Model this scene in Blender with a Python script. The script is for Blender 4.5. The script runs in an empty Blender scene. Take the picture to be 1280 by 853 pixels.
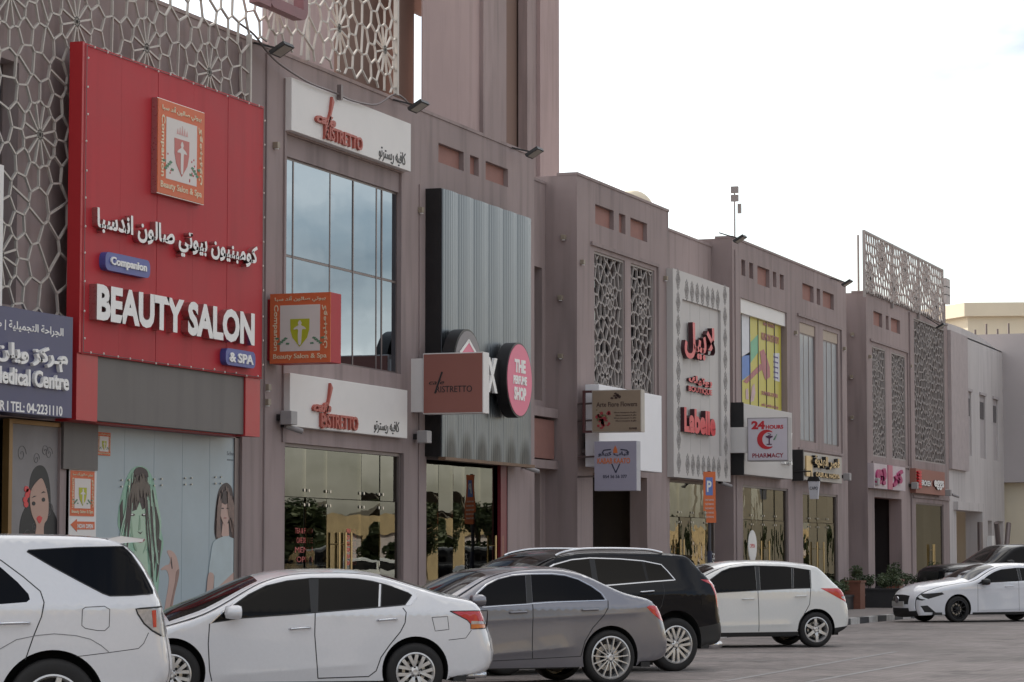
import bpy, bmesh, math, random
from mathutils import Vector, Matrix
from mathutils.geometry import delaunay_2d_cdt, tessellate_polygon
random.seed(7)
S = bpy.context.scene
C = S.collection

# ------------------------------------------------------------------ camera
FPX = 3400.0; EYE = 1.65
PSI = math.radians(20.13); PIT = math.atan(268.5/3400)
fw = Vector((math.cos(PSI)*math.cos(PIT), math.sin(PSI)*math.cos(PIT), math.sin(PIT)))
rt = Vector((math.sin(PSI), -math.cos(PSI), 0))
up = rt.cross(fw)
cam = bpy.data.cameras.new('camera'); cam.sensor_width = 36; cam.sensor_fit = 'HORIZONTAL'
cam.lens = FPX/1280*36; cam.clip_start = .5; cam.clip_end = 4000
co = bpy.data.objects.new('camera', cam); C.objects.link(co)
m3 = Matrix((rt, up, -fw)).transposed().to_4x4(); m3.translation = Vector((0, 0, EYE))
co.matrix_world = m3; S.camera = co

# ------------------------------------------------------------------ sky, sun, exposure
SUN_EL, SUN_ROT = math.radians(30), math.radians(30)
W_ = bpy.data.worlds.new('World'); S.world = W_; W_.use_nodes = True
nt = W_.node_tree; nt.nodes.clear()
def N(t, **k):
    n = nt.nodes.new(t)
    for a, b in k.items(): setattr(n, a, b)
    return n
out = N('ShaderNodeOutputWorld'); bg = N('ShaderNodeBackground'); bg.inputs[1].default_value = .1
sky = N('ShaderNodeTexSky', sky_type='NISHITA', sun_disc=False)
sky.sun_elevation = SUN_EL; sky.sun_rotation = SUN_ROT; sky.dust_density = 1.6; sky.altitude = 10
tc = N('ShaderNodeTexCoord'); mp = N('ShaderNodeMapping'); mp.inputs['Scale'].default_value = (1, 1, 2.6)
mp.inputs['Location'].default_value = (1.3, 0.4, 0.2)
ns = N('ShaderNodeTexNoise'); ns.inputs['Scale'].default_value = 3.2; ns.inputs['Detail'].default_value = 9; ns.inputs['Roughness'].default_value = .58
rp = N('ShaderNodeValToRGB'); rp.color_ramp.elements[0].position = .40; rp.color_ramp.elements[1].position = .62; rp.color_ramp.elements[0].color = (.12, .12, .12, 1)
n2 = N('ShaderNodeTexNoise'); n2.inputs['Scale'].default_value = 5.5; n2.inputs['Detail'].default_value = 6
r2 = N('ShaderNodeValToRGB')
r2.color_ramp.elements[0].color = (3.6, 3.9, 4.3, 1); r2.color_ramp.elements[1].color = (15.6, 14.9, 13.8, 1)
r2.color_ramp.elements[0].position = .33; r2.color_ramp.elements[1].position = .52
mx = N('ShaderNodeMix', data_type='RGBA')
L = nt.links.new
L(tc.outputs['Generated'], mp.inputs[0]); L(mp.outputs[0], ns.inputs['Vector']); L(mp.outputs[0], n2.inputs['Vector'])
L(ns.outputs['Fac'], rp.inputs[0]); L(n2.outputs['Fac'], r2.inputs[0])
nrm = N('ShaderNodeVectorMath', operation='NORMALIZE'); L(tc.outputs['Generated'], nrm.inputs[0])
dt = N('ShaderNodeVectorMath', operation='DOT_PRODUCT'); dt.inputs[1].default_value = (math.sin(SUN_ROT)*math.cos(SUN_EL), math.cos(SUN_ROT)*math.cos(SUN_EL), math.sin(SUN_EL)); L(nrm.outputs[0], dt.inputs[0])
gm_ = N('ShaderNodeMapRange'); gm_.inputs[1].default_value = -.7; gm_.inputs[2].default_value = .95; gm_.inputs[3].default_value = .30; gm_.inputs[4].default_value = 1.0; L(dt.outputs['Value'], gm_.inputs[0])
csc = N('ShaderNodeVectorMath', operation='SCALE'); L(r2.outputs[0], csc.inputs[0]); L(gm_.outputs[0], csc.inputs['Scale'])   # clouds are brighter towards the sun
L(rp.outputs[0], mx.inputs['Factor']); L(sky.outputs[0], mx.inputs['A']); L(csc.outputs[0], mx.inputs['B'])
L(mx.outputs['Result'], bg.inputs[0]); L(bg.outputs[0], out.inputs[0])
sl = bpy.data.lights.new('sun', 'SUN'); sl.energy = 3.2; sl.angle = math.radians(.6); sl.color = (1, .93, .82)
so = bpy.data.objects.new('sun', sl); C.objects.link(so)
sd = Vector((math.sin(SUN_ROT)*math.cos(SUN_EL), math.cos(SUN_ROT)*math.cos(SUN_EL), math.sin(SUN_EL)))
so.rotation_euler = sd.to_track_quat('Z', 'Y').to_euler(); so.location = (0, 0, 60)
S.view_settings.view_transform = 'Standard'; S.view_settings.look = 'None'
S.view_settings.exposure = 1.0; S.view_settings.gamma = 1
S.cycles.max_bounces = 8; S.cycles.glossy_bounces = 4; S.cycles.transparent_max_bounces = 12
S.cycles.use_denoising = True

# ------------------------------------------------------------------ helpers
D = 18.8                      # the street front of the shops: plane y = D
def ray(px, py): return fw + rt*((px-640)/FPX) + up*((426.5-py)/FPX)
def W(px, py, y=D):           # photo pixel -> (X, Z) on a plane parallel to the street front
    d = ray(px, py); t = y/d.y; return d.x*t, EYE+d.z*t
def YX(px, X):                # photo column -> y on the plane x = X
    d = ray(px, 640); return d.y*X/d.x
def ZX(py, px, X):
    d = ray(px, py); return EYE+d.z*X/d.x

MATS = {}
def mat(name, col, rough=.7, metal=0., var=.12, scale=3., bump=0., bscale=60., coat=0., spec=.5, emit=None, es=1., streak=0., stain=0.):
    if name in MATS: return MATS[name]
    m = bpy.data.materials.new(name); m.use_nodes = True; t = m.node_tree; b = t.nodes['Principled BSDF']
    b.inputs['Roughness'].default_value = rough; b.inputs['Metallic'].default_value = metal
    b.inputs['Specular IOR Level'].default_value = spec
    if coat: b.inputs['Coat Weight'].default_value = coat; b.inputs['Coat Roughness'].default_value = .03; b.inputs['Coat IOR'].default_value = 1.75 if 'paint' in name and 'black' not in name else 1.5
    geo = t.nodes.new('ShaderNodeNewGeometry')
    if var:
        n = t.nodes.new('ShaderNodeTexNoise'); n.inputs['Scale'].default_value = scale; n.inputs['Detail'].default_value = 7
        n.inputs['Roughness'].default_value = .62
        src = geo.outputs['Position']
        if streak:
            mpn = t.nodes.new('ShaderNodeMapping'); mpn.inputs['Scale'].default_value = (1, 1, streak)
            t.links.new(src, mpn.inputs[0]); src = mpn.outputs[0]
        t.links.new(src, n.inputs['Vector'])
        mr = t.nodes.new('ShaderNodeMapRange'); mr.inputs[1].default_value = .25; mr.inputs[2].default_value = .75
        mr.inputs[3].default_value = 1-var; mr.inputs[4].default_value = 1+var
        t.links.new(n.outputs['Fac'], mr.inputs[0])
        v = t.nodes.new('ShaderNodeVectorMath'); v.operation = 'SCALE'; v.inputs[0].default_value = col
        t.links.new(mr.outputs[0], v.inputs['Scale']); t.links.new(v.outputs[0], b.inputs['Base Color'])
        if stain:       # rain streaks, patched areas and dust
            m_ = t.nodes.new('ShaderNodeMapping'); m_.inputs['Scale'].default_value = (2.2, 2.2, .22); t.links.new(geo.outputs['Position'], m_.inputs[0])
            q = t.nodes.new('ShaderNodeTexNoise'); q.inputs['Scale'].default_value = 1.6; q.inputs['Detail'].default_value = 6; t.links.new(m_.outputs[0], q.inputs['Vector'])
            r_ = t.nodes.new('ShaderNodeMapRange'); r_.inputs[1].default_value = .48; r_.inputs[2].default_value = .72; r_.inputs[3].default_value = 1; r_.inputs[4].default_value = 1-stain; t.links.new(q.outputs['Fac'], r_.inputs[0])
            q2 = t.nodes.new('ShaderNodeTexNoise'); q2.inputs['Scale'].default_value = .22; q2.inputs['Detail'].default_value = 4; t.links.new(geo.outputs['Position'], q2.inputs['Vector'])
            r3 = t.nodes.new('ShaderNodeMapRange'); r3.inputs[1].default_value = .35; r3.inputs[2].default_value = .65; r3.inputs[3].default_value = 1-stain*.5; r3.inputs[4].default_value = 1+stain*.4; t.links.new(q2.outputs['Fac'], r3.inputs[0])
            w2 = t.nodes.new('ShaderNodeMath'); w2.operation = 'MULTIPLY'; t.links.new(r_.outputs[0], w2.inputs[0]); t.links.new(r3.outputs[0], w2.inputs[1])
            v3 = t.nodes.new('ShaderNodeVectorMath'); v3.operation = 'SCALE'; t.links.new(v.outputs[0], v3.inputs[0]); t.links.new(w2.outputs[0], v3.inputs['Scale']); t.links.new(v3.outputs[0], b.inputs['Base Color'])
        mr2 = t.nodes.new('ShaderNodeMapRange'); mr2.inputs[3].default_value = max(0, rough-.06); mr2.inputs[4].default_value = min(1, rough+.08)
        t.links.new(n.outputs['Fac'], mr2.inputs[0]); t.links.new(mr2.outputs[0], b.inputs['Roughness'])
    else: b.inputs['Base Color'].default_value = (*col, 1)
    if bump:
        n = t.nodes.new('ShaderNodeTexNoise'); n.inputs['Scale'].default_value = bscale; n.inputs['Detail'].default_value = 4
        t.links.new(geo.outputs['Position'], n.inputs['Vector'])
        bp = t.nodes.new('ShaderNodeBump'); bp.inputs['Strength'].default_value = bump; bp.inputs['Distance'].default_value = .01
        t.links.new(n.outputs['Fac'], bp.inputs['Height']); t.links.new(bp.outputs[0], b.inputs['Normal'])
    if emit: b.inputs['Emission Color'].default_value = (*emit, 1); b.inputs['Emission Strength'].default_value = es
    MATS[name] = m; return m
def glass(name, tint, refl, refl_col=(1, 1, 1), rough=.0, wave=.0, ws=1.6):
    if name in MATS: return MATS[name]
    m = bpy.data.materials.new(name); m.use_nodes = True; t = m.node_tree; t.nodes.clear()
    o = t.nodes.new('ShaderNodeOutputMaterial'); tr = t.nodes.new('ShaderNodeBsdfTransparent'); gl = t.nodes.new('ShaderNodeBsdfGlossy')
    tr.inputs[0].default_value = (*tint, 1); gl.inputs[0].default_value = (*refl_col, 1); gl.inputs['Roughness'].default_value = rough
    mxs = t.nodes.new('ShaderNodeMixShader'); fr = t.nodes.new('ShaderNodeLayerWeight'); fr.inputs[0].default_value = .25
    mr = t.nodes.new('ShaderNodeMapRange'); mr.inputs[3].default_value = refl; mr.inputs[4].default_value = 1.
    t.links.new(fr.outputs['Fresnel'], mr.inputs[0]); t.links.new(mr.outputs[0], mxs.inputs[0])
    t.links.new(tr.outputs[0], mxs.inputs[1]); t.links.new(gl.outputs[0], mxs.inputs[2]); t.links.new(mxs.outputs[0], o.inputs[0])
    if wave:
        g = t.nodes.new('ShaderNodeNewGeometry'); n = t.nodes.new('ShaderNodeTexNoise'); n.inputs['Scale'].default_value = ws; n.inputs['Detail'].default_value = 1
        bp = t.nodes.new('ShaderNodeBump'); bp.inputs['Strength'].default_value = wave; bp.inputs['Distance'].default_value = .02
        t.links.new(g.outputs['Position'], n.inputs['Vector']); t.links.new(n.outputs['Fac'], bp.inputs['Height']); t.links.new(bp.outputs[0], gl.inputs['Normal'])
    MATS[name] = m; return m

class MB:
    def __init__(s): s.v = []; s.f = []; s.m = []
    def add(s, vs, fs, mi=0):
        b = len(s.v); s.v += [tuple(v) for v in vs]
        for f in fs: s.f.append(tuple(b+i for i in f)); s.m.append(mi)
    def box(s, x0, x1, y0, y1, z0, z1, mi=0):
        s.add([(x, y, z) for z in (z0, z1) for y in (y0, y1) for x in (x0, x1)],
              [(0, 2, 3, 1), (4, 5, 7, 6), (0, 1, 5, 4), (2, 6, 7, 3), (0, 4, 6, 2), (1, 3, 7, 5)], mi); return s
    def quad(s, a, b, c, d, mi=0): s.add([a, b, c, d], [(0, 1, 2, 3)], mi); return s
    def bar(s, p, q, w, h, side=None, mi=0):       # box beam from p to q
        p, q = Vector(p), Vector(q); d = (q-p)
        if d.length < 1e-5: return s
        d.normalize(); a = Vector(side) if side else (Vector((0, 0, 1)) if abs(d.z) < .9 else Vector((1, 0, 0)))
        u = d.cross(a).normalized(); v = u.cross(d)
        u *= w/2; v *= h/2
        s.add([p-u-v, p+u-v, p+u+v, p-u+v, q-u-v, q+u-v, q+u+v, q-u+v], [(0, 1, 2, 3), (7, 6, 5, 4), (0, 4, 5, 1), (1, 5, 6, 2), (2, 6, 7, 3), (3, 7, 4, 0)], mi); return s
    def tube(s, pts, r, n=8, mi=0, cap=True):
        pts = [Vector(p) for p in pts]; rings = []
        rr = r if isinstance(r, (list, tuple)) else [r]*len(pts); pu = None
        for i, p in enumerate(pts):
            d = (pts[min(i+1, len(pts)-1)]-pts[max(i-1, 0)]).normalized()
            if pu is None: a = Vector((0, 0, 1)) if abs(d.z) < .9 else Vector((1, 0, 0)); pu = d.cross(a).normalized()
            pu = (pu-d*pu.dot(d)).normalized(); v = d.cross(pu)
            rings.append([p+(pu*math.cos(2*math.pi*k/n)+v*math.sin(2*math.pi*k/n))*rr[i] for k in range(n)])
        vs = [v for g in rings for v in g]; fs = []
        for i in range(len(pts)-1):
            for k in range(n): fs.append((i*n+k, i*n+(k+1) % n, (i+1)*n+(k+1) % n, (i+1)*n+k))
        if cap: fs += [tuple(range(n-1, -1, -1)), tuple((len(pts)-1)*n+k for k in range(n))]
        s.add(vs, fs, mi); return s
    def lathe(s, prof, o, ax, n=32, mi=0):        # prof: (radius, along axis)
        ax = Vector(ax).normalized(); a = Vector((0, 0, 1)) if abs(ax.z) < .9 else Vector((1, 0, 0))
        u = ax.cross(a).normalized(); v = ax.cross(u); o = Vector(o); vs = []
        for r, h in prof:
            for k in range(n): t = 2*math.pi*k/n; vs.append(o+ax*h+(u*math.cos(t)+v*math.sin(t))*r)
        fs = [(i*n+k, i*n+(k+1) % n, (i+1)*n+(k+1) % n, (i+1)*n+k) for i in range(len(prof)-1) for k in range(n)]
        s.add(vs, fs, mi); return s
    def prism(s, pts, fn, t0, t1, mi=0):           # 2D polygon -> solid; fn(a, b, t) gives the 3D point
        n = len(pts); tri = tessellate_polygon([[Vector((a, b, 0)) for a, b in pts]])
        vs = [fn(a, b, t0) for a, b in pts]+[fn(a, b, t1) for a, b in pts]
        fs = [tuple(f) for f in tri]+[tuple(i+n for i in reversed(f)) for f in tri]
        fs += [(i, (i+1) % n, n+(i+1) % n, n+i) for i in range(n)]
        s.add(vs, fs, mi); return s
def smooth_closed(pts, k=5):
    n = len(pts); o = []
    for i in range(n):
        p0, p1, p2, p3 = pts[i-1], pts[i], pts[(i+1) % n], pts[(i+2) % n]
        for j in range(k):
            t = j/k; o.append(tuple(.5*((2*p1[a])+(-p0[a]+p2[a])*t+(2*p0[a]-5*p1[a]+4*p2[a]-p3[a])*t*t+(-p0[a]+3*p1[a]-3*p2[a]+p3[a])*t**3) for a in (0, 1)))
    return o
def smooth_open(pts, k=5):
    n = len(pts); o = []
    for i in range(n-1):
        p0, p1, p2, p3 = pts[max(i-1, 0)], pts[i], pts[i+1], pts[min(i+2, n-1)]
        for j in range(k):
            t = j/k; o.append(tuple(.5*((2*p1[a])+(-p0[a]+p2[a])*t+(2*p0[a]-5*p1[a]+4*p2[a]-p3[a])*t*t+(-p0[a]+3*p1[a]-3*p2[a]+p3[a])*t**3) for a in range(len(p1))))
    o.append(tuple(pts[-1])); return o
LOC = {}
def obj(name, mb, m, parent=None, smooth=False, label=None, angle=None, bevel=0, weld=False, stuff=False):
    if isinstance(mb, bpy.types.Mesh): me = mb
    else:
        me = bpy.data.meshes.new(name); me.from_pydata(mb.v, [], mb.f)
        ms = m if isinstance(m, (list, tuple)) else [m]
        for q in ms: me.materials.append(q)
        if len(ms) > 1: me.polygons.foreach_set('material_index', mb.m)
        if weld:
            b = bmesh.new(); b.from_mesh(me); bmesh.ops.remove_doubles(b, verts=b.verts, dist=.0006); b.to_mesh(me); b.free()
        if smooth:
            me.polygons.foreach_set('use_smooth', [True]*len(me.polygons))
            if angle: me.set_sharp_from_angle(angle=math.radians(angle))
        me.update()
    o = bpy.data.objects.new(name, me); C.objects.link(o)
    if parent:
        o.parent = parent
        if parent.name in LOC: o.matrix_parent_inverse = Matrix.Translation(-LOC[parent.name]); LOC[o.name] = LOC[parent.name]*0
    if label: o['label'] = label
    if stuff: o['kind'] = 'stuff'
    if bevel:
        b = o.modifiers.new('bevel', 'BEVEL'); b.width = bevel; b.segments = 2; b.limit_method = 'ANGLE'; b.harden_normals = False
    return o
def thing(name, label, cat, loc=(0, 0, 0), group=None, rz=None):
    o = bpy.data.objects.new(name, None); C.objects.link(o); o.location = loc; o.empty_display_size = .3
    o['label'] = label; o['category'] = cat
    if group: o['group'] = group
    if rz is None: LOC[o.name] = Vector(loc)
    else: o.rotation_euler = (0, 0, rz)
    return o
def struct(name, mb, m, parent=None, kind='structure', **k):
    o = obj(name, mb, m, parent, **k)
    if not parent: o['kind'] = kind
    return o
def tag(o, label, cat, group=None):
    o['label'] = label; o['category'] = cat
    if group: o['group'] = group
    return o
def single(name, mb, m, label, cat, loc=None, group=None, **k):   # a thing that is one mesh, origin at its base
    if loc is None:
        xs = [v[0] for v in mb.v]; ys = [v[1] for v in mb.v]; loc = ((min(xs)+max(xs))/2, (min(ys)+max(ys))/2, min(v[2] for v in mb.v))
    mb.v = [(v[0]-loc[0], v[1]-loc[1], v[2]-loc[2]) for v in mb.v]
    o = obj(name, mb, m, **k); o.location = loc; return tag(o, label, cat, group)
def move(o, loc): o.location = loc

# text -> mesh
AR = {'ا': (0xFE8D, 0xFE8E), 'أ': (0xFE83, 0xFE84), 'ب': (0xFE8F, 0xFE90, 0xFE91, 0xFE92), 'ت': (0xFE95, 0xFE96, 0xFE97, 0xFE98), 'ج': (0xFE9D, 0xFE9E, 0xFE9F, 0xFEA0),
      'ح': (0xFEA1, 0xFEA2, 0xFEA3, 0xFEA4), 'د': (0xFEA9, 0xFEAA), 'ر': (0xFEAD, 0xFEAE), 'ز': (0xFEAF, 0xFEB0), 'س': (0xFEB1, 0xFEB2, 0xFEB3, 0xFEB4), 'ش': (0xFEB5, 0xFEB6, 0xFEB7, 0xFEB8),
      'ص': (0xFEB9, 0xFEBA, 0xFEBB, 0xFEBC), 'ط': (0xFEC1, 0xFEC2, 0xFEC3, 0xFEC4), 'ع': (0xFEC9, 0xFECA, 0xFECB, 0xFECC), 'ف': (0xFED1, 0xFED2, 0xFED3, 0xFED4), 'ق': (0xFED5, 0xFED6, 0xFED7, 0xFED8),
      'ك': (0xFED9, 0xFEDA, 0xFEDB, 0xFEDC), 'ل': (0xFEDD, 0xFEDE, 0xFEDF, 0xFEE0), 'م': (0xFEE1, 0xFEE2, 0xFEE3, 0xFEE4), 'ن': (0xFEE5, 0xFEE6, 0xFEE7, 0xFEE8), 'ه': (0xFEE9, 0xFEEA, 0xFEEB, 0xFEEC),
      'و': (0xFEED, 0xFEEE), 'ي': (0xFEF1, 0xFEF2, 0xFEF3, 0xFEF4), 'ة': (0xFE93, 0xFE94), 'ى': (0xFEEF, 0xFEF0), 'خ': (0xFEA5, 0xFEA6, 0xFEA7, 0xFEA8), 'L': (0xFEFB, 0xFEFC)}
def arab(s):
    s = s.replace('لا', 'L'); o = []
    for i, c in enumerate(s):
        if c not in AR: o.append(c); continue
        f = AR[c]; pj = i > 0 and s[i-1] in AR and len(AR[s[i-1]]) == 4; nj = i+1 < len(s) and s[i+1] in AR and len(f) == 4
        o.append(chr(f[3] if pj and nj else f[1] if pj else f[2] if nj else f[0]))
    return ''.join(reversed(o))
TC = {}
def text2d(s, bold=0., shear=0.):
    k = (s, bold, shear)
    if k in TC: return TC[k]
    c = bpy.data.curves.new('lettering', 'FONT'); c.body = s; c.size = 1; c.extrude = .5; c.offset = bold; c.shear = shear; c.resolution_u = 3
    o = bpy.data.objects.new('lettering', c); C.objects.link(o)
    bpy.context.view_layer.update(); me = bpy.data.meshes.new_from_object(o)
    vs = [v.co.copy() for v in me.vertices]; fs = [tuple(p.vertices) for p in me.polygons]
    bpy.data.objects.remove(o); bpy.data.curves.remove(c); bpy.data.meshes.remove(me)
    x0 = min(v.x for v in vs); x1 = max(v.x for v in vs); y0 = min(v.y for v in vs); y1 = max(v.y for v in vs)
    vs = [((v.x-x0)/(x1-x0), (v.y-y0)/(y1-y0), v.z+.5) for v in vs]
    TC[k] = (vs, fs, (x1-x0)/(y1-y0)); return TC[k]
def text(s, P, ux, uz, w, h, depth, m, parent, name='lettering', split=None, bold=0., shear=0., face=None):
    P, ux, uz = Vector(P), Vector(ux), Vector(uz); n = ux.cross(uz)
    vs, fs, asp = text2d(s, bold, shear)
    if w is None: w = h*asp
    V = [P+ux*(a*w)+uz*(b*h)+n*(c*depth) for a, b, c in vs]
    ms = [m, face] if face else m
    if not split: split_ = False
    def mk(fl, nm):
        idx = {}; mb = MB()
        for f in fl:
            for i in f:
                if i not in idx: idx[i] = len(mb.v); mb.v.append(tuple(V[i]))
            mb.f.append(tuple(idx[i] for i in f)); mb.m.append(1 if face and all(vs[i][2] > .99 for i in f) else 0)
        return obj(nm, mb, ms, parent)
    if not split: o = mk(fs, name); o['kind'] = 'stuff'; return o
    # connected pieces -> letters of their own; pieces stacked over each other stay together
    par = list(range(len(vs)))
    def fd(i):
        while par[i] != i: par[i] = par[par[i]]; i = par[i]
        return i
    key = {}
    for i, v in enumerate(vs):
        kk = (round(v[0], 4), round(v[1], 4)); 
        if kk in key: par[fd(i)] = fd(key[kk])
        else: key[kk] = i
    for f in fs:
        for i in f[1:]: par[fd(i)] = fd(f[0])
    g = {}
    for f in fs: g.setdefault(fd(f[0]), []).append(f)
    cl = []
    for k, fl in g.items():
        xs = [vs[i][0] for f in fl for i in f]; cl.append([min(xs), max(xs), fl])
    cl.sort(key=lambda c: c[0]); mg = []
    for c in cl:
        if mg and c[0] < mg[-1][1]-.25*min(c[1]-c[0], mg[-1][1]-mg[-1][0]) : mg[-1][1] = max(mg[-1][1], c[1]); mg[-1][2] += c[2]
        else: mg.append(c)
    for c in mg: mk(c[2], split)
def arr(s): return arab(s)
FX, FZ = (1, 0, 0), (0, 0, 1)          # reading direction on a sign parallel to the street front
def ftext(s, pxl, pyb, pxr, pyt, y, depth, m, parent, **k):   # box from left bottom pixel and right/top-left pixels
    x0, z0 = W(pxl, pyb, y-depth); x1, _ = W(pxr, 600, y-depth); _, z1 = W(pxl, pyt, y-depth)
    return text(s, (x0, y, z0), FX, FZ, x1-x0, z1-z0, depth, m, parent, **k)

def holed(mb, x0, x1, z0, z1, y0, y1, holes, mi=0):   # wall slab with rectangular openings and their reveals
    xs = sorted({x0, x1, *[h[0] for h in holes], *[h[1] for h in holes]}); zs = sorted({z0, z1, *[h[2] for h in holes], *[h[3] for h in holes]})
    xs = [x for x in xs if x0 <= x <= x1]; zs = [z for z in zs if z0 <= z <= z1]
    def solid(i, j):
        if i < 0 or j < 0 or i >= len(xs)-1 or j >= len(zs)-1: return False
        cx = (xs[i]+xs[i+1])/2; cz = (zs[j]+zs[j+1])/2
        return not any(h[0] < cx < h[1] and h[2] < cz < h[3] for h in holes)
    for i in range(len(xs)-1):
        for j in range(len(zs)-1):
            if not solid(i, j): continue
            a, b, c, d = xs[i], xs[i+1], zs[j], zs[j+1]
            mb.quad((a, y0, c), (b, y0, c), (b, y0, d), (a, y0, d), mi); mb.quad((b, y1, c), (a, y1, c), (a, y1, d), (b, y1, d), mi)
            if not solid(i-1, j): mb.quad((a, y1, c), (a, y0, c), (a, y0, d), (a, y1, d), mi)
            if not solid(i+1, j): mb.quad((b, y0, c), (b, y1, c), (b, y1, d), (b, y0, d), mi)
            if not solid(i, j-1): mb.quad((a, y1, c), (b, y1, c), (b, y0, c), (a, y0, c), mi)
            if not solid(i, j+1): mb.quad((a, y0, d), (b, y0, d), (b, y1, d), (a, y1, d), mi)

# Islamic star screen: Voronoi cells round rosette centres, built as metal bars
def lattice(x0, x1, z0, z1, y, cen, R, n, w, dep, fill, jit=.12, seed=1, clip=None):
    rnd = random.Random(seed); P = []
    for cx, cz in cen:
        for k in range(n):
            for ring, rr, off in ((0, .30, 0), (1, .62, .5), (2, .98, 0)):
                if ring == 2 and k % 1: continue
                a = 2*math.pi*(k+off)/n; P.append((cx+math.cos(a)*R*rr, cz+math.sin(a)*R*rr))
    zz = z0-fill; row = 0
    while zz < z1+fill:
        xx = x0-fill+(row % 2)*fill*.5
        while xx < x1+fill:
            q = (xx+rnd.uniform(-jit, jit)*fill, zz+rnd.uniform(-jit, jit)*fill)
            if all((q[0]-c[0])**2+(q[1]-c[1])**2 > (R*1.22)**2 for c in cen): P.append(q)
            xx += fill
        zz += fill*.87; row += 1
    pv = [Vector(p) for p in P]
    vo, ed, fa, *_ = delaunay_2d_cdt(pv, [], [], 0, 1e-4)
    cc = []; em = {}
    for fi, f in enumerate(fa):
        a, b, c = [vo[i] for i in f[:3]]
        d = 2*(a.x*(b.y-c.y)+b.x*(c.y-a.y)+c.x*(a.y-b.y))
        if abs(d) < 1e-9: cc.append(None); continue
        ux = ((a.length_squared)*(b.y-c.y)+(b.length_squared)*(c.y-a.y)+(c.length_squared)*(a.y-b.y))/d
        uy = ((a.length_squared)*(c.x-b.x)+(b.length_squared)*(a.x-c.x)+(c.length_squared)*(b.x-a.x))/d
        cc.append((ux, uy))
        for i in range(3): em.setdefault(tuple(sorted((f[i], f[(i+1) % 3]))), []).append(fi)
    mb = MB()
    def ok(p): return x0 <= p[0] <= x1 and z0 <= p[1] <= z1 and (clip is None or clip(*p))
    for e, fs in em.items():
        if len(fs) != 2 or cc[fs[0]] is None or cc[fs[1]] is None: continue
        p, q = cc[fs[0]], cc[fs[1]]
        if not ok(p) and not ok(q): continue
        if not (ok(p) and ok(q)):
            if not ok(p): p, q = q, p
            lo, hi = 0., 1.
            for _ in range(12):
                mi_ = (lo+hi)/2; r_ = (p[0]+(q[0]-p[0])*mi_, p[1]+(q[1]-p[1])*mi_)
                if ok(r_): lo = mi_
                else: hi = mi_
            q = (p[0]+(q[0]-p[0])*lo, p[1]+(q[1]-p[1])*lo)
        if (p[0]-q[0])**2+(p[1]-q[1])**2 < 1e-5: continue
        mb.bar((p[0], y, p[1]), (q[0], y, q[1]), dep, w, side=(0, 1, 0)) if False else mb.bar((p[0], y, p[1]), (q[0], y, q[1]), w, dep, side=(0, 1, 0))
    for cx, cz in cen:
        if ok((cx, cz)):
            k = 10
            for i in range(k):
                a = 2*math.pi*i/k; b = 2*math.pi*(i+1)/k; r_ = R*.07
                mb.bar((cx+r_*math.cos(a), y, cz+r_*math.sin(a)), (cx+r_*math.cos(b), y, cz+r_*math.sin(b)), w*1.2, dep, side=(0, 1, 0))
    return mb
def leaves(mb, c, rad, n, sz, rnd, mi=0, flat=.6):
    for _ in range(n):
        while True:
            p = Vector((rnd.uniform(-1, 1), rnd.uniform(-1, 1), rnd.uniform(-1, 1)))
            if .25 < p.length < 1: break
        q = Vector((c[0]+p.x*rad[0], c[1]+p.y*rad[1], c[2]+p.z*rad[2]))
        a = Vector((rnd.gauss(0, 1), rnd.gauss(0, 1), rnd.gauss(0, flat))).normalized(); b = a.cross(Vector((rnd.gauss(0, 1), rnd.gauss(0, 1), rnd.gauss(0, 1)))).normalized()
        s_ = sz*rnd.uniform(.6, 1.3)
        mb.add([q-a*s_, q+b*s_*.35, q+a*s_, q-b*s_*.35], [(0, 1, 2, 3)], mi)

# ------------------------------------------------------------------ materials
paint = mat('mauve_render', (.318, .248, .24), .85, stain=.24, var=.10, scale=.6, bump=.25, bscale=90, streak=.35)
paint2 = mat('mauve_render_worn', (.30, .236, .23), .85, stain=.24, var=.12, scale=.9, bump=.25, bscale=90, streak=.3)
pinkr = mat('pink_render', (.41, .305, .295), .85, stain=.15, var=.08, scale=.3, bump=.2)
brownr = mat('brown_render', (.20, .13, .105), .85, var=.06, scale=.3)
rust = mat('terracotta_panel', (.30, .15, .125), .8, var=.1, scale=5)
pale = mat('pale_render', (.54, .50, .49), .85, stain=.15, var=.06, scale=.5, bump=.2)
pale2 = mat('pale_render_dark', (.43, .39, .39), .85, var=.06, scale=.5, bump=.2)
cream = mat('cream_render', (.70, .62, .48), .85, var=.05, scale=.4)
alu = mat('bronze_frame', (.19, .155, .15), .45, .5, var=.08)
dark = mat('black_metal', (.02, .019, .02), .45, var=.1, scale=20)
steel = mat('brushed_steel', (.55, .53, .5), .28, 1., var=.08, scale=25)
goldm = mat('brass', (.62, .46, .24), .3, 1., var=.08, scale=25)
lat_m = mat('screen_metal', (.48, .44, .40), .55, .2, var=.1, scale=8)
white = mat('white_panel', (.72, .69, .67), .5, var=.04, scale=2)
whitel = mat('white_letter', (.8, .78, .76), .4, var=.03)
black = mat('black_plastic', (.012, .011, .012), .4, var=.1)
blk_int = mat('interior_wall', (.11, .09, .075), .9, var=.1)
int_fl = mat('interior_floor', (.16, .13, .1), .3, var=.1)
redp = mat('red_aluminium', (.44, .026, .036), .5, stain=.12, var=.08, scale=1.2, spec=.22)
reds = mat('red_aluminium_side', (.44, .02, .025), .4, var=.05)
redl = mat('red_letter', (.60, .02, .03), .35, var=.05)
cafr = mat('coral_letter', (.42, .10, .075), .5, var=.06)
greyp = mat('grey_panel', (.12, .105, .10), .5, stain=.15, var=.06, scale=1.5)
orange = mat('orange_print', (.62, .13, .045), .55, var=.05)
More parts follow.
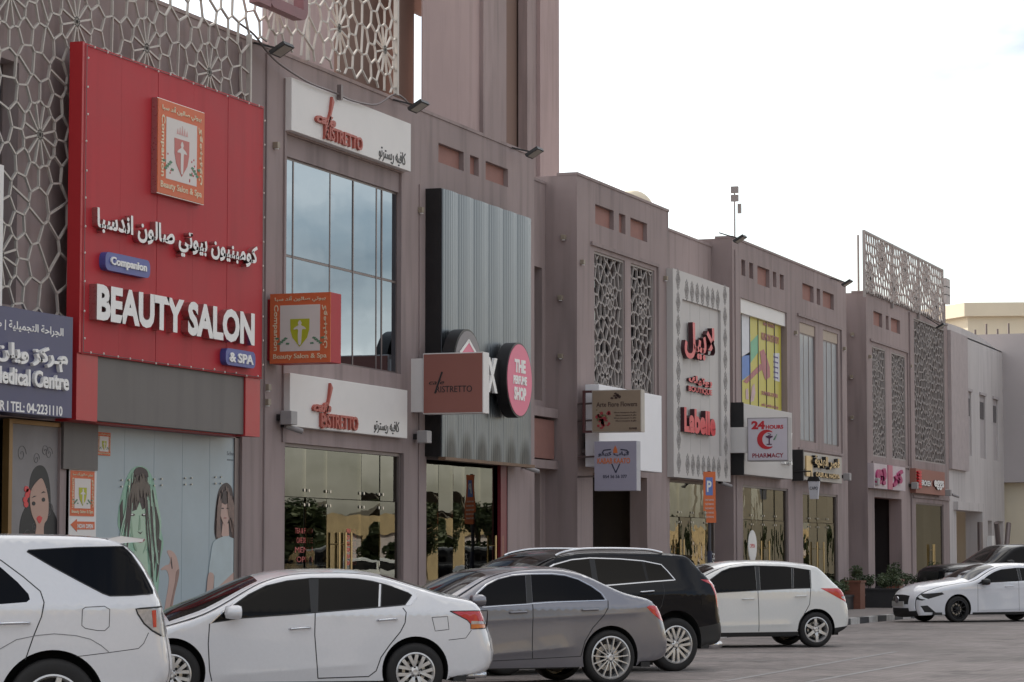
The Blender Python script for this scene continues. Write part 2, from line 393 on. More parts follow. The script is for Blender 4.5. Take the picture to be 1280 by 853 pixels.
bluep = mat('navy_panel', (.052, .052, .13), .4, var=.05)
bluel = mat('blue_pill', (.07, .085, .30), .4, var=.05)
beige = mat('beige_panel', (.42, .34, .27), .7, var=.08, scale=3)
pinkf = mat('pink_face', (.75, .16, .26), .45, var=.04)
upg = glass('upper_window_glass', (.10, .13, .16), .45, (.55, .64, .72), wave=.06)
shg = glass('shop_glass', (.42, .40, .36), .16, (.66, .66, .60), wave=.06)
shg2 = glass('shop_glass_rippled', (.45, .42, .36), .2, (.70, .67, .58), wave=.2, ws=2.2)
gl_dark = mat('dark_window', (.01, .012, .015), .06, var=0, spec=.8)

# ------------------------------------------------------------------ ground
def ground_mat():
    m = bpy.data.materials.new('block_paving'); m.use_nodes = True; t = m.node_tree; b = t.nodes['Principled BSDF']; b.inputs['Roughness'].default_value = .8
    g = t.nodes.new('ShaderNodeNewGeometry'); mp = t.nodes.new('ShaderNodeMapping'); mp.inputs['Rotation'].default_value = (0, 0, math.radians(45))
    t.links.new(g.outputs['Position'], mp.inputs[0])
    br = t.nodes.new('ShaderNodeTexBrick'); br.inputs['Scale'].default_value = 1; br.inputs['Brick Width'].default_value = .22; br.inputs['Row Height'].default_value = .11
    br.inputs['Mortar Size'].default_value = .006; br.inputs['Color1'].default_value = (.185, .158, .148, 1); br.inputs['Color2'].default_value = (.27, .232, .218, 1); br.inputs['Mortar'].default_value = (.06, .052, .048, 1)
    t.links.new(mp.outputs[0], br.inputs['Vector'])
    n = t.nodes.new('ShaderNodeTexNoise'); n.inputs['Scale'].default_value = .35; n.inputs['Detail'].default_value = 9; n.inputs['Roughness'].default_value = .65
    t.links.new(g.outputs['Position'], n.inputs['Vector'])
    mr = t.nodes.new('ShaderNodeMapRange'); mr.inputs[1].default_value = .3; mr.inputs[2].default_value = .7; mr.inputs[3].default_value = .62; mr.inputs[4].default_value = 1.25
    t.links.new(n.outputs['Fac'], mr.inputs[0]); v = t.nodes.new('ShaderNodeVectorMath'); v.operation = 'SCALE'
    t.links.new(br.outputs['Color'], v.inputs[0]); t.links.new(mr.outputs[0], v.inputs['Scale'])
    # oil stains where cars stand
    n3 = t.nodes.new('ShaderNodeTexNoise'); n3.inputs['Scale'].default_value = 1.3; n3.inputs['Detail'].default_value = 3; t.links.new(g.outputs['Position'], n3.inputs['Vector'])
    r3 = t.nodes.new('ShaderNodeMapRange'); r3.inputs[1].default_value = .58; r3.inputs[2].default_value = .74; r3.inputs[3].default_value = 1.04; r3.inputs[4].default_value = .5; t.links.new(n3.outputs['Fac'], r3.inputs[0])
    v2 = t.nodes.new('ShaderNodeVectorMath'); v2.operation = 'SCALE'; t.links.new(v.outputs[0], v2.inputs[0]); t.links.new(r3.outputs[0], v2.inputs['Scale'])
    t.links.new(v2.outputs[0], b.inputs['Base Color'])
    bp = t.nodes.new('ShaderNodeBump'); bp.inputs['Strength'].default_value = .5; bp.inputs['Distance'].default_value = .01; t.links.new(br.outputs['Fac'], bp.inputs['Height']); bp.invert = True
    t.links.new(bp.outputs[0], b.inputs['Normal']); return m
mb = MB(); mb.quad((-900, -900, 0), (1500, -900, 0), (1500, 900, 0), (-900, 900, 0)); struct('parking_ground', mb, ground_mat())
pav = mat('pavement_tiles', (.19, .165, .155), .8, var=.14, scale=1.2, bump=.3, bscale=30)
mb = MB(); mb.box(5, 140, 15.16, 40, -.1, .14); struct('pavement', mb, pav)
line_m = mat('worn_white_line', (.27, .26, .255), .8, var=.3, scale=9)
mb = MB()
def gpt(px, py): d = ray(px, py); t = -EYE/d.z; return Vector((d.x*t, d.y*t, 0))
for a, b in (((905, 852), (1120, 815)), ((1010, 853), (1160, 826))):
    p, q = gpt(*a), gpt(*b); dd = (q-p).normalized(); nn = Vector((-dd.y, dd.x, 0))*.05
    mb.quad(p-nn+Vector((0, 0, .004)), p+nn+Vector((0, 0, .004)), q+nn+Vector((0, 0, .004)), q-nn+Vector((0, 0, .004)))
for x in (26, 30.3, 34.6, 39, 43.3, 47.7, 52, 56.3, 60.7, 65, 69.3, 73.6, 78, 82.3):
    p = Vector((x, 14.6, .004)); dd = Vector((.64, -.77, 0)); nn = Vector((.77, .64, 0))*.05
    mb.quad(p-nn, p+nn, p+dd*5+nn, p+dd*5-nn)
struct('parking_lines', mb, line_m)
kerb = thing('kerb', 'x', 'kerb', (60, 15.05, 0)); kerb['kind'] = 'structure'; del kerb['label']; del kerb['category']
kb = mat('kerb_black', (.035, .035, .04), .7, var=.3, scale=6); kw = mat('kerb_white', (.42, .41, .40), .7, var=.25, scale=6)
kms = []
for m in (kb, kw):
    q = MB(); q.box(-.485, .485, -.09, .09, -.05, .15); me = bpy.data.meshes.new('kerb_stone'); me.from_pydata(q.v, [], q.f); me.materials.append(m); kms.append(me)
for i in range(78):
    o = bpy.data.objects.new('kerb_stone', kms[i % 2]); C.objects.link(o); o.parent = kerb; o.matrix_parent_inverse = Matrix.Translation((-60, -15.05, 0)); o.location = (20+i, 15.06, 0)

# ------------------------------------------------------------------ retail blocks
def pane_window(par, x0, x1, z0, z1, y, cols, rows, g=upg, fm=alu, fw_=.04, fd=.05, name='window_frame'):
    """frame (part) with panes (sub-parts). cols / rows: inner mullion positions"""
    m = MB(); xs = [x0, *cols, x1]; zs = [z0, *rows, z1]
    m.box(x0, x1, y-fd, y, z1-fw_, z1); m.box(x0, x1, y-fd, y, z0, z0+fw_); m.box(x0, x0+fw_, y-fd, y, z0+fw_, z1-fw_); m.box(x1-fw_, x1, y-fd, y, z0+fw_, z1-fw_)
    for c in cols: m.box(c-fw_/2, c+fw_/2, y-fd-.004, y, z0+fw_, z1-fw_)
    for r in rows: m.box(x0+fw_, x1-fw_, y-fd+.004, y, r-fw_/2, r+fw_/2)
    f = obj(name, m, fm, par)
    for i in range(len(xs)-1):
        for j in range(len(zs)-1):
            p = MB(); p.box(xs[i]+fw_*.6, xs[i+1]-fw_*.6, y-.045+random.uniform(-.004, .004), y-.02, zs[j]+fw_*.6, zs[j+1]-fw_*.6); obj('pane', p, g, f)
    return f
def shopfront(par, x0, x1, z1, y, cols, trans=None, handles=(), fm=alu, g=shg, z0=.15):
    m = MB(); m.box(x0, x0+.06, y-.07, y, z0, z1); m.box(x1-.09, x1, y-.07, y, z0, z1); m.box(x0+.06, x1-.09, y-.07, y, z1-.06, z1); m.box(x0+.06, x1-.09, y-.05, y, z0, z0+.08)
    f = obj('shopfront_frame', m, fm, par); xs = [x0+.06, *cols, x1-.09]
    zs = [z0+.08, trans, z1-.06] if trans else [z0+.08, z1-.06]
    for i in range(len(xs)-1):
        for j in range(len(zs)-1):
            dx = random.uniform(-.014, .014); p = MB(); a, b, c, d = xs[i]+.008, xs[i+1]-.008, zs[j]+.006, zs[j+1]-.006
            yy = y-.03
            p.add([(a, yy-dx, c), (b, yy+dx, c), (b, yy+dx, d), (a, yy-dx, d), (a, yy-dx+.012, c), (b, yy+dx+.012, c), (b, yy+dx+.012, d), (a, yy-dx+.012, d)],
                  [(0, 1, 2, 3), (5, 4, 7, 6), (0, 3, 7, 4), (1, 5, 6, 2), (3, 2, 6, 7), (0, 4, 5, 1)])
            obj('glass_pane', p, g, f)
    if trans:
        for c in cols:
            for dx in (-.09, .09):
                for dz in (-.12, .12): p = MB(); p.lathe([(0, -.012), (.028, -.012), (.028, 0)], (c+dx, y-.045, trans+dz), (0, 1, 0), 10); obj('glass_clamp', p, steel, f)
    for hx in handles:
        p = MB(); p.tube([(hx, y-.12, .75), (hx, y-.12, 2.05)], .022, 10); p.tube([(hx, y-.12, .95), (hx, y-.03, .95)], .012, 6); p.tube([(hx, y-.12, 1.85), (hx, y-.03, 1.85)], .012, 6)
        obj('door_handle', p, goldm, f, smooth=True, angle=40)
    return f
def interior(par, x0, x1, y0, depth=4.2, z1=3.7, wm=blk_int, props=0, seed=0):
    m = MB(); m.box(x0, x1, y0+depth, y0+depth+.1, .12, z1); m.box(x0-.1, x0, y0, y0+depth, .12, z1); m.box(x1, x1+.1, y0, y0+depth, .12, z1); m.box(x0, x1, y0, y0+depth, z1, z1+.1)
    obj('interior_wall', m, wm, par); m = MB(); m.box(x0, x1, y0, y0+depth, .141, .16); obj('interior_floor', m, int_fl, par)
def block(name, label, x0, x1, holes, y=D, z1=9.88, depth=14, m=paint, cap=.06):
    t = thing(name, label, 'building', ((x0+x1)/2, y, 0), 'shop blocks of the long street front')
    w = MB(); holed(w, x0, x1, .1, z1, y, y+.42, holes); obj('wall', w, m, t)
    w = MB(); w.box(x0, x0+.3, y+.42, y+depth, .1, z1); w.box(x1-.3, x1, y+.42, y+depth, .1, z1); w.box(x0+.3, x1-.3, y+depth-.3, y+depth, .1, z1); obj('side_wall', w, m, t)
    w = MB(); w.box(x0+.3, x1-.3, y+.42, y+depth-.3, 9.1, 9.3); w.box(x0+.3, x1-.3, y+.42, y+depth-.3, 4.25, 4.45); obj('roof_slab', w, pale2, t)
    w = MB(); w.box(x0-.01, x1+.01, y-.02, y+.46, z1, z1+cap); obj('parapet_coping', w, m, t)
    return t
def recess(par, x0, x1, z0, z1, y=D, d=.10, m=rust):
    w = MB(); w.box(x0-.02, x1+.02, y+d, y+.41, z0-.02, z1+.02); obj('recessed_panel', w, m, par)

# block with the salon and the café
rA = [(47.26, 48.58), (48.92, 49.4), (49.78, 51.06)]
hA = [(27.6, 31.9, 5.0, 8.3), (28.2, 33.15, .1, 3.5), (34.17, 38.9, .1, 3.53), (40.5, 45.45, 4.93, 8.6), (40.5, 45.6, .1, 3.5), (46.69, 51.06, .1, 3.5)]+[(a, b, 9.05, 9.42) for a, b in rA]
bA = block('retail_block', 'nearest mauve shop block behind the red salon sign, the cafe and the ribbed metal facade', 20, 52.63, hA)
for a, b in rA: recess(bA, a, b, 9.05, 9.42)
for q in ((38.66, 38.7, D-.06, D, 3.6, 9.8), (39.66, 39.70, D-.03, D, .15, 9.8), (40.36, 40.42, D-.03, D, 3.5, 9.5), (46.28, 46.31, D-.025, D, .15, 8.5)):
    w = MB(); w.box(*q); obj('wall_moulding', w, paint2, bA)
pane_window(bA, 27.6, 31.9, 5.0, 8.3, D+.3, [28.7, 29.8, 30.85], [6.6])
def pxX(px, y=D): return W(px, 600, y)[0]
cw = [pxX(p, 19.1) for p in (380, 410, 439, 468)]
w = MB(); w.box(40.5, 45.45, D+.05, D+.41, 8.24, 8.6); obj('window_header', w, paint2, bA)
pane_window(bA, 40.5, 45.45, 4.93, 8.24, D+.14, [40.95]+[c-.45 for c in cw][1:]+[44.75], [6.6])
shopfront(bA, 40.5, 45.6, 3.5, D+.13, [pxX(p, D+.1) for p in (382, 409, 451, 475)], 2.62, [pxX(425), pxX(433), pxX(440)])
shopfront(bA, 46.69, 51.06, 3.5, D+.16, [pxX(p, D+.1) for p in (550, 568, 583, 602, 618)], None, [pxX(630), pxX(622)])
w = MB(); w.box(50.7, 51.05, D+.02, D+.09, .15, 3.48); obj('shopfront_post', w, mat('dark_red_frame', (.16, .012, .02), .4), bA)
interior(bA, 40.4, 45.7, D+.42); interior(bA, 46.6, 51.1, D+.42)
# recessed bay with a door between the blocks
w = MB()
bR = block('recessed_bay', 'narrow recessed entrance bay between the first two mauve shop blocks', 52.635, 55.365, [(53.2, 55.15, 4.98, 7.85), (53.1, 55.0, .1, 3.4)], y=19.52, z1=9.7)
pane_window(bR, 53.2, 55.15, 4.98, 7.85, 19.8, [54.2], [6.4], g=gl_dark)
w = MB(); w.box(53.9, 55.3, 19.3, 19.52, 3.72, 4.55); obj('balcony_panel', w, rust, bR)
for a, b in ((4.6, 4.8), (3.5, 3.68)): w = MB(); w.box(53.6, 55.34, 19.22, 19.53, a, b); obj('ledge', w, paint, bR)
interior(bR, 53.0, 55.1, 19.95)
w = MB(); w.box(53.3, 54.8, 21.4, 21.5, 3.0, 3.05); obj('ceiling_lamp', w, mat('tube_light', (1, 1, 1), emit=(1, .95, .85), es=4), bR)
# block with two lattice windows
rB = [(56.63, 57.95), (58.34, 58.82), (59.19, 60.48)]
bB = block('retail_block', 'second mauve shop block with a pair of tall lattice windows above a dark entrance', 55.37, 62.2,
           [(a, b, 8.96, 9.4) for a, b in rB]+[(56.55, 58.75, 4.75, 8.35), (59.2, 61.05, 4.75, 8.35), (56.42, 60.4, .1, 3.45)])
for a, b in rB: recess(bB, a, b, 8.96, 9.4)
w = MB()
for a, b, c, d in ((56.3, 61.3, 8.45, 8.53), (61.22, 61.3, 4.5, 8.45), (56.3, 61.3, 4.42, 4.5)): w.box(a, b, D-.05, D, c, d)
obj('window_surround', w, paint2, bB)
LATC = mat('small_screen_metal', (.33, .29, .275), .6, .1, var=.1)
def lat_window(par, x0, x1, z0, z1, y, R=.62, fill=.33, w_=.045, dp=.05, seed=1, rows=None):
    cx = (x0+x1)/2; n = rows or max(1, int(round((z1-z0)/(R*2.9)))); cen = [(cx+(.3*R if i % 2 else -.3*R), z0+(i+.5)*(z1-z0)/n) for i in range(n)]
    m = lattice(x0+.03, x1-.03, z0+.03, z1-.03, y, cen, R, 10, w_, dp, fill, jit=.32, seed=seed)
    m.box(x0, x0+.05, y-dp, y+dp, z0, z1); m.box(x1-.05, x1, y-dp, y+dp, z0, z1); m.box(x0+.05, x1-.05, y-dp, y+dp, z0, z0+.05); m.box(x0+.05, x1-.05, y-dp, y+dp, z1-.05, z1)
    obj('lattice_screen', m, LATC, par)
for i, (a, b) in enumerate(((56.55, 58.75), (59.2, 61.05))):
    lat_window(bB, a, b, 4.75, 8.35, D+.08, seed=3+i); pane_window(bB, a, b, 4.75, 8.35, D+.38, [(a+b)/2], [6.5], g=gl_dark)
interior(bB, 56.3, 61.3, D+.42, 5)
w = MB(); w.box(58.4, 60.4, D+1.3, D+1.4, .15, 3.44); obj('entrance_panel', w, mat('entrance_brown', (.035, .026, .026), .4), bB)
w = MB(); w.box(56.6, 58.1, D+2.2, D+2.7, .16, 1.1); w.box(56.6, 58.1, D+2.15, D+2.75, 1.1, 1.15); obj('shop_counter', w, beige, bB)
w = MB()
for k in range(6): w.lathe([(0, 0), (.035, .02), (.045, .12), (.015, .2), (.015, .26), (0, .26)], (56.8+k*.2, D+2.3, 1.15), (0, 0, 1), 10)
obj('bottle', w, steel, bB, smooth=True)
ch = thing('chandelier', 'small glowing chandelier hanging inside the entrance of the kebab restaurant', 'chandelier', (57.1, D+1.0, 2.4))
w = MB(); w.tube([(57.1, D+1, 3.7), (57.1, D+1, 2.75)], .012, 6); obj('rod', w, goldm, ch)
for k in range(6):
    a = k*math.pi/3; x, y = 57.1+.22*math.cos(a), D+1+.22*math.sin(a)
    w = MB(); w.tube([(57.1, D+1, 2.7), (x, y, 2.66), (x, y, 2.74)], .01, 6); obj('arm', w, goldm, ch)
    w = MB(); w.lathe([(0, 0), (.03, .015), (.035, .05), (.01, .09), (0, .09)], (x, y, 2.75), (0, 0, 1), 10); obj('bulb', w, mat('bulb', (1, .8, .5), emit=(1, .62, .28), es=9), ch, smooth=True)
w = MB(); leaves(w, (57.1, D+1, 2.45), (.26, .26, .3), 120, .035, random.Random(4)); obj('crystals', w, mat('crystal', (.5, .5, .48), .1, .6), ch, stuff=True)
# Labelle bay
b2 = block('recessed_shop_bay', 'set back mauve bay behind the tall white panel with the red lettering', 62.2, 67.89, [(62.35, 67.2, .1, 3.5)], y=19.35, z1=9.66)
w = MB(); w.box(62.2, 67.3, 18.95, 19.34, 3.5, 4.2); obj('canopy_box', w, paint, b2)
shopfront(b2, 62.25, 67.28, 3.5, 19.2, [pxX(p, 19) for p in (857, 872, 889)], 2.6, [pxX(864), pxX(868)], g=shg2)
interior(b2, 62.3, 67.3, 19.8, wm=mat('warm_wall', (.22, .17, .13), .9))
w = MB()
for x, z in ((62.9, 1.9), (63.3, 1.5), (65.9, 1.7)): w.box(x, x+.35, 19.9, 20.3, .3, z)
obj('clothes_rail', w, mat('red_fabric', (.25, .02, .02), .9), b2)
# block with the yellow poster
rC = [pxX(p) for p in (928.5, 933.5, 938.4, 943.3, 948.6, 963.7, 968, 972.5, 976.7, 981.7)]
rC = [(rC[i], rC[i+1]) for i in range(0, 10, 2)]; rC2 = [pxX(p) for p in (1005, 1019, 1023, 1027.4, 1030.6, 1044.3)]; rC2 = [(rC2[i], rC2[i+1]) for i in range(0, 6, 2)]
hC = [(a, b, 9.0 if i != 2 else 8.92, 9.42) for i, (a, b) in enumerate(rC)]+[(a, b, 8.95, 9.42) for a, b in rC2]
bC = block('retail_block', 'third mauve shop block with the yellow poster window and the pharmacy below', 67.89, 80.8,
           hC+[(68.7, 73.55, 5.0, 8.4), (75.0, 76.85, 4.9, 8.27), (77.8, 79.7, 4.9, 8.27), (68.8, 73.55, .1, 3.5), (75.2, 79.45, .1, 3.45)])
for h in hC: recess(bC, *h)
w = MB()
for a, b, c, d in ((74.7, 80.05, 8.42, 8.49), (79.98, 80.05, 4.7, 8.42), (74.7, 80.05, 4.63, 4.7)): w.box(a, b, D-.05, D, c, d)
w.box(68.1, 68.14, D-.03, D, .2, 9.6)
obj('window_surround', w, paint2, bC)
blind = mat('pale_blind', (.46, .47, .47), .35, var=.05, scale=2)
for a, b in ((75.0, 76.85), (77.8, 79.7)):
    w = MB(); w.box(a, b, D+.03, D+.3, 7.98, 8.27); obj('blind_box', w, beige, bC)
    pane_window(bC, a, b, 4.9, 7.98, D+.10, [a+.62, a+1.24], [], g=mat('whitened_glass', (.36, .38, .39), .12, spec=.8, var=.05, scale=.8))
w = MB(); w.box(68.7, 73.55, D+.05, D+.3, 8.02, 8.4); obj('header_panel', w, white, bC)
shopfront(bC, 68.8, 73.55, 3.5, D+.10, [pxX(p) for p in (942, 956, 971)], 2.6, [pxX(950), pxX(960)], g=shg2)
shopfront(bC, 75.2, 79.45, 3.45, D+.10, [pxX(p) for p in (1013, 1024, 1036)], 2.6, [pxX(1020), pxX(1028)], g=shg2)
interior(bC, 68.6, 73.7, D+.42, wm=mat('warm_wall', (.22, .17, .13), .9)); interior(bC, 75.1, 79.6, D+.42, wm=mat('warm_wall', (.22, .17, .13), .9))
rnd = random.Random(5)
for x0, n_, hh in ((69.2, 12, 1.5), (75.5, 13, 2.6)):
    for k in range(n_):
        w = MB(); x = x0+k*.3; w.box(x, x+.08, D+.8, D+.85, .16, hh+rnd.uniform(-.4, .3)); obj('streak_rod', w, goldm, bC)  # rods added to imitate golden streaks reflected in the shop glass
# recess between third and fourth block
bR2 = block('recessed_gap', 'dark recessed gap between the third and fourth mauve shop blocks', 80.805, 83.5, [], y=20.3, z1=9.6)
# block with lattice tower
rD = [(pxX(1093.9), pxX(1105)), (pxX(1109.4), pxX(1113)), (pxX(1115.7), pxX(1127.3))]
bD = block('retail_block', 'farthest mauve shop block carrying the metal lattice screen above its roof', 83.505, 96.65,
           [(a, b, 8.95, 9.4) for a, b in rD]+[(84.33, 86.25, 4.78, 8.27), (87.16, 89.3, 4.78, 8.27), (90.8, 96.05, 4.85, 9.7), (84.44, 88.5, .1, 3.5), (90.8, 95.55, .1, 3.45)])
for a, b in rD: recess(bD, a, b, 8.95, 9.4)
w = MB()
for a, b, c, d in ((84.0, 89.65, 8.4, 8.47), (89.58, 89.65, 4.5, 8.4), (89.95, 90.05, .2, 9.8), (90.3, 96.5, 3.6, 3.68), (84.1, 89.6, 4.55, 4.62)): w.box(a, b, D-.05, D, c, d)
obj('window_surround', w, paint2, bD)
for i, (a, b) in enumerate(((84.33, 86.25), (87.16, 89.3))):
    lat_window(bD, a, b, 4.78, 8.27, D+.06, R=.44, fill=.27, w_=.045, seed=8+i); pane_window(bD, a, b, 4.78, 8.27, D+.38, [(a+b)/2], [], g=gl_dark)
lat_window(bD, 90.8, 96.05, 4.85, 9.7, D+.06, R=.56, fill=.31, w_=.045, seed=12, rows=4)
w = MB(); w.box(90.8, 96.05, D+.35, D+.41, 4.85, 9.7); obj('back_panel', w, mat('dark_back', (.06, .05, .05), .8), bD)
cen = [(83.9+i*1.75, 10.35+.8*(i % 2)) for i in range(8)]
m_ = lattice(83.1, 95.6, 9.86, 11.78, D-.05, cen, .66, 12, .05, .045, .34, seed=21)
for x in (83.1, 87.2, 91.4, 95.6): m_.box(x-.04, x+.04, D-.09, D-.01, 9.7, 11.8)
m_.box(83.14, 95.56, D-.08, D-.02, 11.74, 11.8)
obj('roof_screen', m_, LATC, bD)
px0_, pz0_ = W(1072.5, 294, 19.2); w = MB(); w.tube([(px0_, 19.2, 9.0), (px0_, 19.2, pz0_)], .035, 8); obj('screen_strut', w, LATC, bD)
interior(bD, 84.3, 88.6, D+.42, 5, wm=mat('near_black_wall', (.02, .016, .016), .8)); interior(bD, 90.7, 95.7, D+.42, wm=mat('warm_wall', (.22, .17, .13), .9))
shopfront(bD, 90.8, 95.55, 3.45, D+.10, [92.3, 93.6], None, [93.5, 93.75], g=shg2)
w = MB()
for k in range(9): w.lathe([(0, 0), (.05, .05), (0, .1)], (84.9+rnd.uniform(0, 1.6), D+1+rnd.uniform(0, .6), 2.35+rnd.uniform(0, .75)), (0, 0, 1), 8)
obj('pendant_lamp', w, mat('red_glow', (1, .2, .1), emit=(1, .16, .06), es=5), bD, smooth=True)
# low interior wall seen in the dim entrance
# ------------------------------------------------------------------ near roof screen and lattice bay
LM = lat_m
cen = []
for px, py in ((57, 168), (103, 27), (190, 60), (268, 90), (8, 318), (430, 35), (487, 62), (20, -8), (352, 8), (60, -130)): cen.append(W(px, py, 18.5))
def clipL(x, z): return (x < 33.2 and z > 4.8) or (x < 38.62 and z > 8.5) or z > 9.9
m_ = lattice(26.5, 44.68, 4.8, 13.2, 18.6, cen, .95, 12, .026, .035, .46, jit=.22, seed=5, clip=clipL)
sc = thing('lattice_screen', 'large pale metal star pattern screen over the salon bay, rising above the parapet', 'screen', (36, 18.5, 4.8))
obj('screen_bars', m_, LM, sc)
w = MB(); 
for q in ((44.66, 44.73, 18.56, 18.64, 9.9, 13.3), (38.6, 38.65, 18.56, 18.64, 8.7, 9.9), (41.0, 41.05, 18.64, 18.7, 9.9, 13.3)): w = MB(); w.box(*q); obj('screen_post', w, LM, sc)
# roof letters in mauve metal, their lower ends in view
rl = thing('roof_lettering', 'mauve U shaped roof letter before the metal lattice, cut off by the top edge', 'sign', (41, 18.35, 9.9))
w = MB(); fxy = lambda a, b, t: (a, t, b)
def ring(x0, x1, z0, z1, th): 
    o = []; k = 7; r = .2
    for cx, cz, a0 in ((x1-r, z0+r, -90), ):
        pass
    outp = [(x0, z1), (x0, z0+r)]+[(x0+r-r*math.cos(t*math.pi/2/k), z0+r-r*math.sin(t*math.pi/2/k)) for t in range(1, k+1)]+[(x1-r+r*math.sin(t*math.pi/2/k), z0+r-r*math.cos(t*math.pi/2/k)) for t in range(0, k+1)]+[(x1, z1)]
    inn = [(x1-th, z1), (x1-th, z0+th), (x0+th, z0+th), (x0+th, z1)]
    return outp+inn
a0, _ = W(337, 25, 18.2); a1, zb = W(385, 28, 18.2)
w.prism(ring(a0, a1, zb, 12.9, .17), fxy, 18.2, 18.38)
obj('letter', w, mat('mauve_letter', (.25, .12, .13), .6), rl)
w = MB(); b0, zz = W(317, 3, 18.3); b1, _ = W(332, 3, 18.3); w.box(b0, b1, 18.2, 18.38, zz, 12.6); obj('letter', w, MATS['mauve_letter'], rl)

# ------------------------------------------------------------------ tower behind the parapet
tw = thing('tower', 'tall pink and mauve rendered tower rising behind the cafe block', 'tower', (64, 24, 0))
def slab(par, pa, pb, y, z0, z1, m, dpt=2.5, nm='wall'):
    x0, _ = W(pa, 100, y); x1, _ = W(pb, 100, y); q = MB(); q.box(x0, x1, y, y+dpt, z0, z1); return obj(nm, q, m, par)
slab(tw, 528.5, 604, 24.0, 9.2, 42, pinkr, .04)
slab(tw, 604.2, 633, 23.9, 9.2, 42, paint, .3, 'pilaster')
slab(tw, 625, 672, 24.4, 9.2, 42, brownr, .5, 'recess_wall')
slab(tw, 659, 675, 24.1, 9.2, 42, paint, .25, 'pilaster'); slab(tw, 675.2, 699, 24.0, 9.2, 42, pinkr, .35, 'pilaster')
slab(tw, 499, 517.5, 24.6, 9.2, 42, brownr, .15, 'recess_wall')
q = MB(); xa, _ = W(516, 100, 24.8); xb, _ = W(532, 100, 24.8); _, zt = W(523, 16, 24.8); q.box(xa, xb, 24.8, 24.95, zt, 42); obj('lintel', q, brownr, tw)
tl = thing('tower', 'pink stair tower seen through the roof lattice, left of the main tower', 'tower', (50, 25, 0))
slab(tl, 335, 417.5, 25, 9.2, 42, pinkr, .15)
slab(tl, 421.5, 498, 25.3, 9.2, 42, brownr, .15, 'recess_wall')

# ------------------------------------------------------------------ pale building further on
t = thing('pale_building', 'pale rendered building beyond the shops with three slit windows and a garage opening', 'building', (104, D, 0))
hw = []
for a, b in ((1208.5, 1216), (1226.5, 1233.5), (1243, 1249)):
    xa, xb = pxX(a), pxX(b); hw.append((xa, xb, 5.35, 7.75))
w = MB(); holed(w, 96.655, 108, .1, 9.75, D+.02, D+.5, hw+[(98.0, 102.3, .1, 3.3), (104.3, 105.2, .1, 3.0), (106.3, 107.6, .1, 3.0)]); obj('wall', w, pale, t)
for a, b, c, d in hw:
    q = MB(); q.box(a, b, D+.08, D+.45, 4.95, 7.9); obj('window', q, pale2, t)
    q = MB(); q.box(a+.25, b-.1, D+.06, D+.085, 6.85, 7.5); obj('window_pane', q, gl_dark, t)
    q = MB(); q.box(a-.08, b+.08, D-.04, D+.02, 7.75, 7.85); obj('window_head', q, pale2, t)
q = MB(); q.box(96.66, 99.9, D-.12, D+.02, 4.75, 9.72); obj('proud_panel', q, mat('pinkish_pale_render', (.42, .36, .355), .85), t)
q = MB(); q.box(97.5, 102.8, D-.15, D+.02, 3.3, 3.6); q.box(102.3, 102.8, D-.15, D+.02, .15, 3.3); obj('garage_surround', q, pale, t)
q = MB(); q.box(98.0, 102.3, D+1.2, D+1.3, .15, 3.3); obj('garage_door', q, pale2, t)
pr = smooth_open([(108, 9.75), (106.5, 9.75), (105.0, 9.9), (102, 10.0), (99, 10.02), (96.66, 9.98)], 4)
q = MB(); q.prism([(96.66, 9.7), (108, 9.7)]+pr[1:-1]+[(96.66, 9.98)], lambda a, b, tt: (a, tt, b), D+.02, D+.5); obj('parapet', q, pale, t)
q = MB(); q.box(96.66, 107.9, D+.5, D+18, 9.0, 9.2); q.box(96.66, 107.9, D+17.7, D+18, .1, 9.75); obj('roof', q, pale2, t)
q = MB(); q.box(108, 124, 9.0, D+8, 4.55, 10.45); obj('overhanging_wing', q, pale2, t)
q = MB(); q.box(108.5, 124, 14.5, D+8, .1, 4.55); obj('ground_floor_wall', q, cream, t)
for x in (103.6, 105.6):
    pass
for a, b in (((103.2, D-.5, 2.9), (104.4, D-.5, .6)), ((105.9, D-.5, 2.9), (104.6, D-.5, .6)), ((100.9, D-.3, .2), (100.9, D-.3, 2.9))): q = MB(); q.tube([a, b], .1, 8); obj('slanted_column', q, alu, t)
q = MB(); q.box(101.7, 102.2, D-.6, D-.4, .3, 2.4); obj('notice_board', q, white, t)
t = thing('cream_building', 'sunlit cream flat roofed building behind the pale one at the right edge', 'building', (200, 37, 0))
def angled(nm, P0, dl, dr, ll, lr, z0, z1, m_, g=0.):
    P0 = Vector(P0); dl = Vector(dl).normalized(); dr = Vector(dr).normalized(); P0 = P0-(dl+dr)*g
    pts = [P0, P0+dr*(lr+2*g), P0+dr*(lr+2*g)+dl*(ll+2*g), P0+dl*(ll+2*g)]
    q = MB(); q.add([(p.x, p.y, z0) for p in pts]+[(p.x, p.y, z1) for p in pts], [(3, 2, 1, 0), (4, 5, 6, 7), (0, 1, 5, 4), (1, 2, 6, 5), (2, 3, 7, 6), (3, 0, 4, 7)]); return obj(nm, q, m_, t)
yc = YX(1213, 200)
angled('wall', (200, yc, 0), (.75, .66, 0), (.26, -.96, 0), 50, 60, .1, 19.3, cream); angled('roof_coping', (200, yc, 0), (.75, .66, 0), (.26, -.96, 0), 50, 60, 19.3, 20.3, cream, .5)
for k in range(4): q = MB(); x_ = 150; y_ = YX(1222+k*14, 150); zz = ZX(412, 1230, 150); q.tube([(x_, y_, .1), (x_, y_, zz+(k % 2)*.3)], .06, 6); obj('railing_post', q, alu, t)

